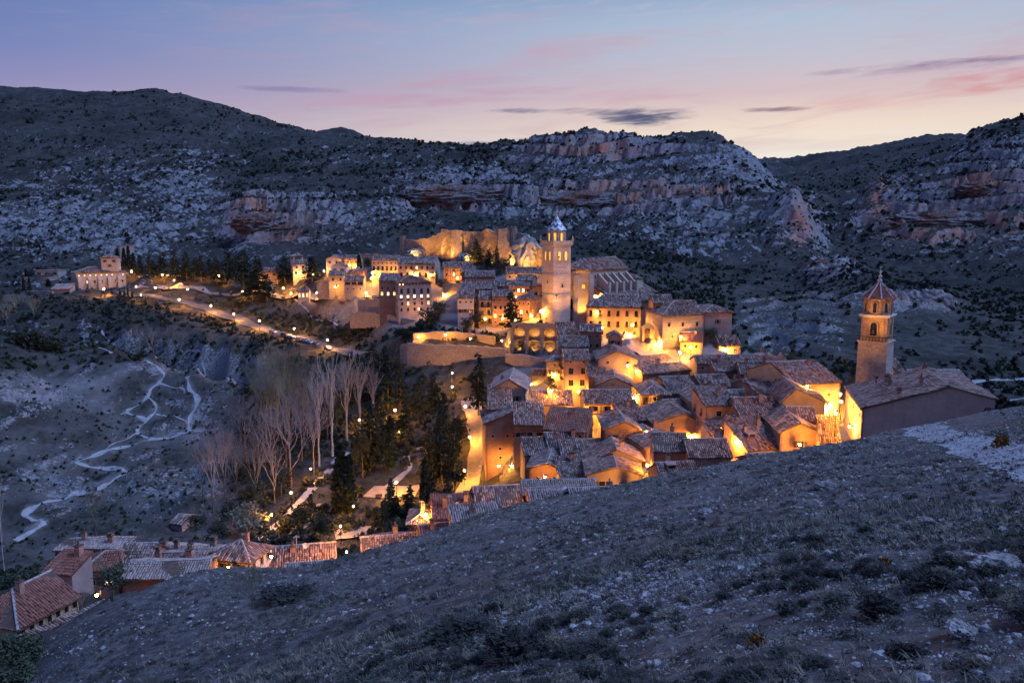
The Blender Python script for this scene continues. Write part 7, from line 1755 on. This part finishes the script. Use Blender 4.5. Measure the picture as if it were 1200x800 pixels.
for px, py, k, lab in [(204, 328.5, 'huge', 'lit street lamp on the garden bank, second from the left'), (159.5, 335.5, 'mid', 'lit street lamp on the left end of the upper garden road'), (182, 337, 'mid', 'lit street lamp on the upper garden road, second one'), (165, 345.5, 'mid', 'lit street lamp beside the row of pencil cypresses'), (220, 339, 'mid', 'lit street lamp on the upper garden road, third one'),
                       (122, 339, 'huge', 'lit street lamp before the yellow doorway of the seminary'), (210, 351, 'huge', 'lit street lamp where the road leaves the seminary'), (247, 358, 'huge', 'lit street lamp on the road, first of the bright four'), (274, 368, 'huge', 'lit street lamp on the road, second of the bright four'), (284, 341.5, 'mid', 'lit street lamp at the right end of the garden wall'), (257, 323, 'huge', 'brightest lamp between the garden pines'),
                       (235.5, 317, 'low', 'faint lamp behind the garden pines, left one'), (262, 317, 'low', 'faint lamp behind the garden pines, right one'), (154, 318, 'mid', 'lamp beside the lookout at the garden entrance'), (304, 376, 'huge', 'lit street lamp on the road, third of the bright four'), (344.5, 385, 'huge', 'lit street lamp above the parked cars'), (384, 398.5, 'huge', 'lit street lamp at the lower end of the parked cars'),
                       (332, 337.5, 'mid', 'lamp on the lit rock below the pines'), (341, 344, 'mid', 'lamp beside the tiny garden pavilion'), (371, 343, 'mid', 'lamp in the yellow-lit garden right of the pavilion'), (379.5, 317.5, 'mid', 'lamp under the rightmost garden pine'), (190, 322, 'mid', 'lamp at the car park under the left garden pines'), (367, 321, 'low', 'faint lamp under the rightmost garden pine'), (303, 330, 'low', 'faint lamp at the foot of the largest garden pine'),
                       (429, 343, 'mid', 'lamp over the parked van left of the mansion'), (490.5, 395, 'low', 'left lamp of three on the hanging garden wall'), (522, 392.5, 'low', 'middle lamp of three on the hanging garden wall'), (551, 397, 'low', 'right lamp of three on the hanging garden wall'), (588, 399, 'mid', 'lamp at the steps beside the arcaded terrace'), (604, 375.5, 'big', 'lamp under the dark spreading cedar'),
                       (530, 437, 'mid', 'upper lamp on the lit bank beside the dark cedar'), (530, 453, 'mid', 'lower lamp on the lit bank beside the dark cedar'), (545, 476, 'mid', 'lamp where the street turns by the dark cedar'), (550, 512, 'big', 'bright lamp on the street beside the rust-coloured house'), (544, 551, 'big', 'bright lamp at the lower end of the street'),
                       (364, 549, 'mid', 'lamp on the valley path, upper one under the poplars'), (341, 577, 'mid', 'lamp on the valley path at the fan-shaped tree'), (318, 603, 'mid', 'lamp on the valley path beside the round golden tree'), (404, 565, 'mid', 'lamp between the park cypresses, upper one'), (414, 593, 'low', 'lamp between the park cypresses, lower one'), (464.5, 565, 'huge', 'lamp on the park terrace'), (463, 480.5, 'huge', 'bright star-like lamp above the park'),
                       (421, 492, 'mid', 'lamp behind the fourth poplar'), (469, 506, 'mid', 'lamp in the trees below the star-like lamp'), (399, 616, 'mid', 'lamp on the lower park terrace'), (407, 646, 'huge', 'star-like lamp just above the rippled roofs'), (499, 602, 'mid', 'lamp beside the aerial roof'), (506, 524, 'low', 'faint lamp at the park steps')]:
    street_lamp(px, py, k, lab)
for px, py, k, lab in [(437, 319.5, 'big', 'lantern at the left corner of the terrace houses'), (435, 326, 'mid', 'lantern just below the left corner of the terrace houses'), (461, 320.5, 'big', 'lantern in the middle of the left terrace house'), (486, 321.5, 'big', 'lantern in the middle of the right terrace house'), (506, 322, 'mid', 'lantern at the right end of the terrace houses'), (417, 312, 'mid', 'lantern on the orange house by the lone cypress'), (522, 346, 'big', 'lantern on the lane right of the mansion'),
                       (621, 370, 'big', 'lantern on the red corner house at the cathedral square'), (634, 364.5, 'big', 'lantern at the foot of the bell tower'), (701, 347.5, 'big', 'lantern in the gap between apse and palace'), (737.5, 392.5, 'huge', 'lantern on the palace front left of the stone gate'), (775, 401, 'huge', 'lantern right of the stone gate'), (797, 413, 'big', 'lantern on the corner of the small tiled house'), (850, 410, 'big', 'lantern of the lit yellow house at the end of the square'),
                       (746, 466, 'huge', 'lantern in the lit alley left of the hip-roofed balcony house'), (620, 446, 'big', 'lantern on the steps above the bright yellow house'), (623, 450, 'mid', 'second lantern on the steps above the bright yellow house'), (649, 439, 'mid', 'lantern in the yard left of the four-storey pink house'), (646, 457, 'mid', 'lantern behind the roof of the bright yellow house'), (682, 491, 'huge', 'lantern in the lane at the foot of the pink house'), (811, 512, 'big', 'lantern left of the tall pink house over the slope'), (866, 517, 'huge', 'lantern on the lit ramp right of the tall pink house'),
                       (969, 478, 'huge', 'lower lantern of the church street'), (985, 462, 'huge', 'upper lantern on the church wall'), (982, 480, 'mid', 'middle lantern of the church street'), (757, 505, 'mid', 'lantern in the narrow lane between the lower gables'), (748, 435, 'mid', 'lantern at the top of the lit alley'), (763, 545, 'mid', 'lantern in the lane beside the half-lit gable'), (700, 366, 'low', 'small lantern by the palace corner')]:
    wall_lamp(px, py, k, lab)


for px, py, D, k, lab, (nx, ny) in [(936, 520, 164, 'mid', 'assumed lantern low before the orange gabled house with one square window', (0, -1)), (585, 601, 142, 'mid', 'assumed lantern under the eave of the bright yellow strip of wall', (0, -1)), (270, 662, 121, 'dim', 'assumed lantern by the front wall of the white hip-roofed house', (0, -1)), (312, 652, 121, 'dim', 'assumed lantern by the right wall of the white hip-roofed house', (1, 0)),
                                    (117, 694, 105, 'dim', 'assumed lantern over the yellow glowing corner behind the lone tree', (0, -1)), (735, 567, 163, 'mid', 'assumed lantern before the half-lit gable above the slope', (0, -1)), (770, 536, 176, 'mid', 'assumed lantern on the orange front under two sloping roofs', (0, -1)), (1000, 500, 158, 'mid', 'assumed lantern low in the church street behind the slope', (-1, 0)),
                                    (424, 655, 130, 'dim', 'assumed lantern at the lit orange gable end', (-1, 0)), (858, 462, 208, 'mid', 'assumed lantern under the low orange-walled house', (0, -1)), (945, 452, 192, 'mid', 'assumed lantern under the left end of the church eave', (0, -1)), (735, 428, 238, 'low', 'assumed lantern before the wide gabled house', (0, -1)), (600, 545, 203, 'mid', 'assumed lantern at the foot of the rust-coloured house', (0, -1)), (655, 460, 240, 'mid', 'assumed lantern at the foot of the pink house, left', (0, -1)), (797, 470, 214, 'mid', 'assumed lantern under the grey-roofed wing by the alley', (0, -1))]:
    p = pix(px, py, D); T = thing('wall_lantern', lab, 'lantern', p, math.atan2(ny, nx) + math.pi / 2, 'wall lanterns in the town lanes'); add('bracket', BRACK, T); add('globe', GLOBE[k], T, (0, -.8, .05)); add('lamp_cap', CAP, T, (0, -.8, .05))  # assumed lanterns, unseen at these spots, added to light the walls beside them


def added_front_lamp(key, u, dist, k, label, up=4.0, side=None):  # lamp posts added to brighten the house fronts, mostly hidden behind nearer roofs
    i = [q for q, h_ in enumerate(HOUSES) if key in h_[0]][0]; b_, w_, r_ = FR[i]; x_, y_ = (u * w_, -dist) if side is None else ((-dist if side == 'l' else w_ + dist), u * HOUSES[i][4])
    p = np.array([b_[0] + x_ * math.cos(r_) - y_ * math.sin(r_), b_[1] + x_ * math.sin(r_) + y_ * math.cos(r_), 0]); p[2] = max(height(p[0], p[1]), b_[2] - 1.5)
    T = thing('street_lamp', label, 'street lamp', p, 0, 'added lamp posts in the town'); add('post', POST, T); add('globe', GLOBE[k], T, (0, 0, 4.45)); add('lamp_cap', CAP, T, (0, 0, 4.45))


for key, u, dist, k, lab in [('long orange palace front', .3, 4.5, 'mid', 'added lamp post before the palace front, left'), ('long orange palace front', .85, 4.5, 'mid', 'added lamp post before the palace front, right'), ('massive stone palace block', .3, 5, 'big', 'added lamp post before the massive stone palace block'), ('tower house with one dark', .5, 5, 'mid', 'added lamp post before the tower house beside the gate'), ('red corner house', .4, 4.5, 'mid', 'added lamp post before the red corner house'),
                             ('tall red house behind', .5, 4.5, 'mid', 'added lamp post before the tall red house'), ('tall house with three dark', .5, 4.5, 'low', 'added lamp post below the three wooden balconies'), ('four-storey pink', .5, 4.5, 'big', 'added lamp post before the four-storey pink house'), ('wide gabled house with two', .5, 4.5, 'mid', 'added lamp post before the wide gabled house'), ('house with wooden veranda', .4, 4.5, 'mid', 'added lamp post before the veranda house'), ('hip-roofed house with black', .5, 4.5, 'mid', 'added lamp post before the black balcony'),
                             ('rust-coloured tall house', .4, 5, 'mid', 'added lamp post before the rust-coloured tall house'), ('rust-coloured wing', .6, 5, 'low', 'added lamp post before the rust-coloured wing'), ('half-timbered', .5, 5, 'mid', 'added lamp post before the half-timbered house'), ('big hillside mansion of four', .5, 6, 'low', 'added lamp post below the big mansion'), ('long red house with two', .6, 5, 'mid', 'added lamp post before the long red house'), ('lit house with pale wall', .5, 5, 'mid', 'added lamp post before the pale-walled house under the crag'),
                             ('church with broad roof', .25, 4, 'mid', 'added lamp post before the church, left'), ('church with broad roof', .8, 4, 'big', 'added lamp post before the church, right'), ('ochre gabled house with bare', .6, 4, 'mid', 'added lamp post before the ochre gable'), ('tall pink house lit', .4, 4, 'mid', 'added lamp post before the tall pink house'), ('lower house with orange front', .5, 4, 'low', 'added lamp post before the lower orange front'), ('dark red round-cornered', .5, 4, 'low', 'added lamp post before the round-cornered house'), ('gabled house in the dip', .5, 4, 'low', 'added lamp post before the gabled house in the dip'), ('small tiled house at the foot', .5, 4, 'mid', 'added lamp post before the small tiled house'),
                             ('stone house with one blue', .5, 5, 'mid', 'added lamp post below the house with the blue door'), ('pale house with small hip', .5, 4, 'mid', 'added lamp post before the pale house in the pines'), ('orange house with rows', .6, 4, 'mid', 'added lamp post before the orange house with rows of windows'), ('white gabled house with two stepped gables, front', .5, 4, 'dim', 'added lamp post before the white stepped gables')]:
    added_front_lamp(key, u, dist, k, lab)
added_front_lamp('large plain hall', .25, 4, 'big', 'added lamp post beside the plain hall in the church street, lower', side='l'); added_front_lamp('large plain hall', .65, 4, 'big', 'added lamp post beside the plain hall in the church street, upper', side='l')


# ------------------------------------------------------------------ floodlights
def flood(px, py, D, aim, energy, size=75, up=.6, nolift=0, label='', col=(1, .46, .09), loc=None):
    p = pix(px, py, D) if loc is None else np.array(loc); q = np.array(aim)
    if not nolift: p[2] = max(p[2], height(p[0], p[1]) + 1.0)
    T = thing('floodlight', label, 'floodlight', p, 0, 'floodlights on the monuments')
    mb = MB(); mb.box(-.35, .35, -.25, .25, -.5, -.12); pole = -.8 if nolift else max(-1.6, min(-.6, height(p[0], p[1]) - p[2] - .3)); mb.box(-.08, .08, -.08, .08, pole, -.502); mb.build('housing', M_IRON, T)
    L = bpy.data.lights.new('beam', 'SPOT'); L.energy = energy; L.spot_size = R(size); L.spot_blend = .7; L.color = col; L.shadow_soft_size = .25
    o = bpy.data.objects.new('beam', L); C.objects.link(o); o.parent = T; o.location = (0, 0, .15)
    o.rotation_euler = Vector(q - p).to_track_quat('-Z', 'Y').to_euler(); return T


for px, py, D, tx, ty, tD, e, lab in [(486, 300, 399, 490, 286, 410, 9500, 'floodlight before the left stretch of the castle wall'), (512, 299, 396, 514, 283, 405, 9500, 'floodlight before the rising end of the left castle wall'), (527, 303, 389, 528, 282, 399, 15000, 'floodlight at the step of the castle wall'), (550, 308, 386, 552, 286, 396, 15000, 'floodlight under the middle of the castle wall'),
                                      (576, 310, 382, 576, 286, 393, 15000, 'floodlight under the main castle wall, right of the trees'), (598, 312, 378, 598, 286, 390, 12000, 'floodlight at the corner turret of the castle'), (622, 316, 372, 622, 296, 384, 15000, 'floodlight in front of the castle crag')]:
    flood(px, py, D, pix(tx, ty, tD), e, 95, label=lab)
wN_ = lambda x, y, z_: np.array([CATH[0][0] + x * math.cos(CATH[1]) - y * math.sin(CATH[1]), CATH[0][1] + x * math.sin(CATH[1]) + y * math.cos(CATH[1]), CATH[0][2] - CATH[2] + z_])
flood(0, 0, 0, wN_(-3.5, 2.2, 9), 9000, 80, loc=wN_(-4.6, -2.2, 1.0), label='floodlight between two apse buttresses, right')
flood(0, 0, 0, wN_(-5.5, 5, 9), 9000, 80, loc=wN_(-9.0, 3.6, 1.0), label='floodlight between two apse buttresses, left')
flood(0, 0, 0, wN_(1.0, 0, 12), 8000, 85, loc=wN_(.9, -3.6, 7.5), label='floodlight at the corner of apse and side chapels')
flood(640, 372, 286, pix(646, 325, 292), 14000, 75, label='added spotlight at the left foot of the bell tower')  # added spot standing in for the warm town glow on the tower
flood(668, 382, 284, pix(660, 335, 292), 9000, 75, label='added spotlight in front of the stair house')  # second added spot, brightens the tower shaft from the right
flood(652, 345, 287, pix(656, 330, 294), 900, 70, label='floodlight on the stair house roof')
flood(655, 300, 283, pix(652, 288, 291), 1200, 80, label='small floodlight under the belfry')
tA, tB, tr_ = TERR
for k in range(4):
    x_ = (k + .5) * bw if k < 3 else wA - .6
    loc = np.array([tB[0] + x_ * math.cos(tr_) + .9 * math.sin(tr_), tB[1] + x_ * math.sin(tr_) - .9 * math.cos(tr_), tB[2] - 11 + 1.2]); flood(0, 0, 0, loc + np.array([-.9 * math.sin(tr_) * 2, 1.6, 3.0]), 1600, 110, loc=loc, label=['floodlight at the foot of the terrace, first bay from the left', 'floodlight at the foot of the terrace, second bay', 'floodlight at the foot of the terrace, third bay', 'floodlight at the right end of the terrace'][k])
for k in range(3):
    x_ = (k + .5) * bw; loc = np.array([tB[0] + x_ * math.cos(tr_) - .5 * math.sin(tr_), tB[1] + x_ * math.sin(tr_) + .5 * math.cos(tr_), tB[2] - 11 + 6.3]); flood(0, 0, 0, loc + np.array([0, 1.0, 2.0]), 900, 120, nolift=1, loc=loc, label=['little floodlight inside the left terrace arch', 'little floodlight inside the middle terrace arch', 'little floodlight inside the right terrace arch'][k])
for dx in (0, 4):
    flood(988.5 + dx, 419, 178, pix(1022, 385, 179), 5200, 50, label='floodlight on the church roof aimed at the slender tower, %s one' % ('left' if dx == 0 else 'right'))
flood(1027, 440, 166, pix(1034, 395, 178), 3600, 60, label='floodlight on the hall roof below the slender tower')
flood(112, 352, 444, pix(112, 330, 456), 2600, 120, label='floodlight before the seminary piers')
flood(648, 487, 206, pix(648, 481, 212), 1800, 150, label='floodlight low in front of the bright yellow house')

# ------------------------------------------------------------------ cars
PAINT = {}
def car(px, py, col, label, D=None, ang=None):
    p = ground(px, py, 150)
    q = np.array([v_ for v_ in ROAD]); k = int(np.argmin(np.hypot(q[:, 0] - p[0], q[:, 1] - p[1]))); k2 = min(k + 1, len(q) - 1); k1 = max(k2 - 2, 0)
    a = math.atan2(*(q[k2] - q[k1])[::-1]) if ang is None else ang
    if ang is None:
        nn = np.array([-(math.sin(a)), math.cos(a)]); off = -2.3; p[0], p[1] = q[k][0] + nn[0] * off, q[k][1] + nn[1] * off; p[2] = max(height(*q[k]), height(p[0], p[1])) + .25
    T = thing('parked_car', label, 'car', p, a, 'cars parked along the road')
    key = col
    if key not in PAINT:
        m, t, b, v = mat('car_paint', .3, .5); b.inputs['Base Color'].default_value = (*col, 1); PAINT[key] = m
    prof = [(-2.1, .35), (-2.15, .75), (-1.95, .92), (-1.2, 1.0), (1.1, .98), (1.95, .82), (2.12, .6), (2.1, .35)]
    mb = MB(); mb.loft([[(x, y_, z_) for x, z_ in prof] for y_ in (-.85, .85)]); mb.loft([[(x, y_ * .86, z_) for x, z_ in [(-1.75, .93), (-1.25, 1.46), (.25, 1.46), (.95, .96)]] for y_ in (-.85, .85)]); mb.build('body', PAINT[key], T)
    mb = MB()
    for y_ in (-.75, .75): mb.face([(x, y_, z_) for x, z_ in [(-1.45, 1.0), (-1.1, 1.4), (.2, 1.4), (.75, 1.0)]])
    mb.face([(.98, -.62, 1.0), (.98, .62, 1.0), (.33, .62, 1.43), (.33, -.62, 1.43)]); mb.face([(-1.74, -.62, 1.0), (-1.34, -.62, 1.43), (-1.34, .62, 1.43), (-1.74, .62, 1.0)]); mb.build('windows', M_GLASS, T)
    for x_ in (-1.3, 1.3):
        for y_ in (-.86, .86):
            mb = MB(); mb.loft([[(x_ + .33 * math.cos(a_), y_ - .1 + q_, .33 + .33 * math.sin(a_)) for a_ in np.linspace(0, 6.28, 11)[:-1]] for q_ in (0, .2)]); mb.build('wheel', M_IRON, T)
    return T


for px, col, lab in [(326, (.55, .55, .57), 'silver car, first of the parked row from the left'), (338, (.08, .09, .11), 'dark car, second in the parked row'), (348, (.6, .6, .6), 'white car under the lamp, third in the parked row'), (355, (.5, .5, .52), 'pale grey car, fourth in the parked row'), (362.5, (.6, .6, .6), 'white car, fifth in the parked row'), (370, (.45, .47, .5), 'grey car, sixth in the parked row'), (377.5, (.07, .08, .12), 'dark blue car, seventh in the parked row'), (393, (.62, .62, .62), 'white car alone below the last lamp of the parked row'), (419, (.03, .06, .14), 'blue car at the dark end of the road')]:
    car(px, 390 + (px - 326) * .275, col, lab)
car(433, 348.5, (.6, .6, .6), 'white car on the parking terrace left of the mansion', ang=.05); car(440, 349, (.62, .62, .6), 'white van-like car close to the mansion wall', ang=.1)
car(200, 324, (.5, .5, .52), 'silver car under the garden pines', ang=.3); car(211, 324, (.1, .1, .12), 'dark car under the garden pines', ang=.3)

# ------------------------------------------------------------------ benches in the park
for px, py, lab in [(444, 583, 'wooden bench on the park terrace, left'), (475, 583, 'wooden bench on the park terrace, right')]:
    p = ground(px, py, 130); T = thing('park_bench', lab, 'bench', p, .1); m2 = MB(); m2.box(-.9, .9, -.25, .25, .42, .5); m2.build('seat', M_WOOD, T); m2 = MB(); m2.box(-.9, .9, .25, .31, .5, .95); m2.build('backrest', M_WOOD, T)
    for x_ in (-.7, .7): m2 = MB(); m2.box(x_ - .05, x_ + .05, -.22, .22, -.2, .419); m2.build('leg', M_IRON, T)
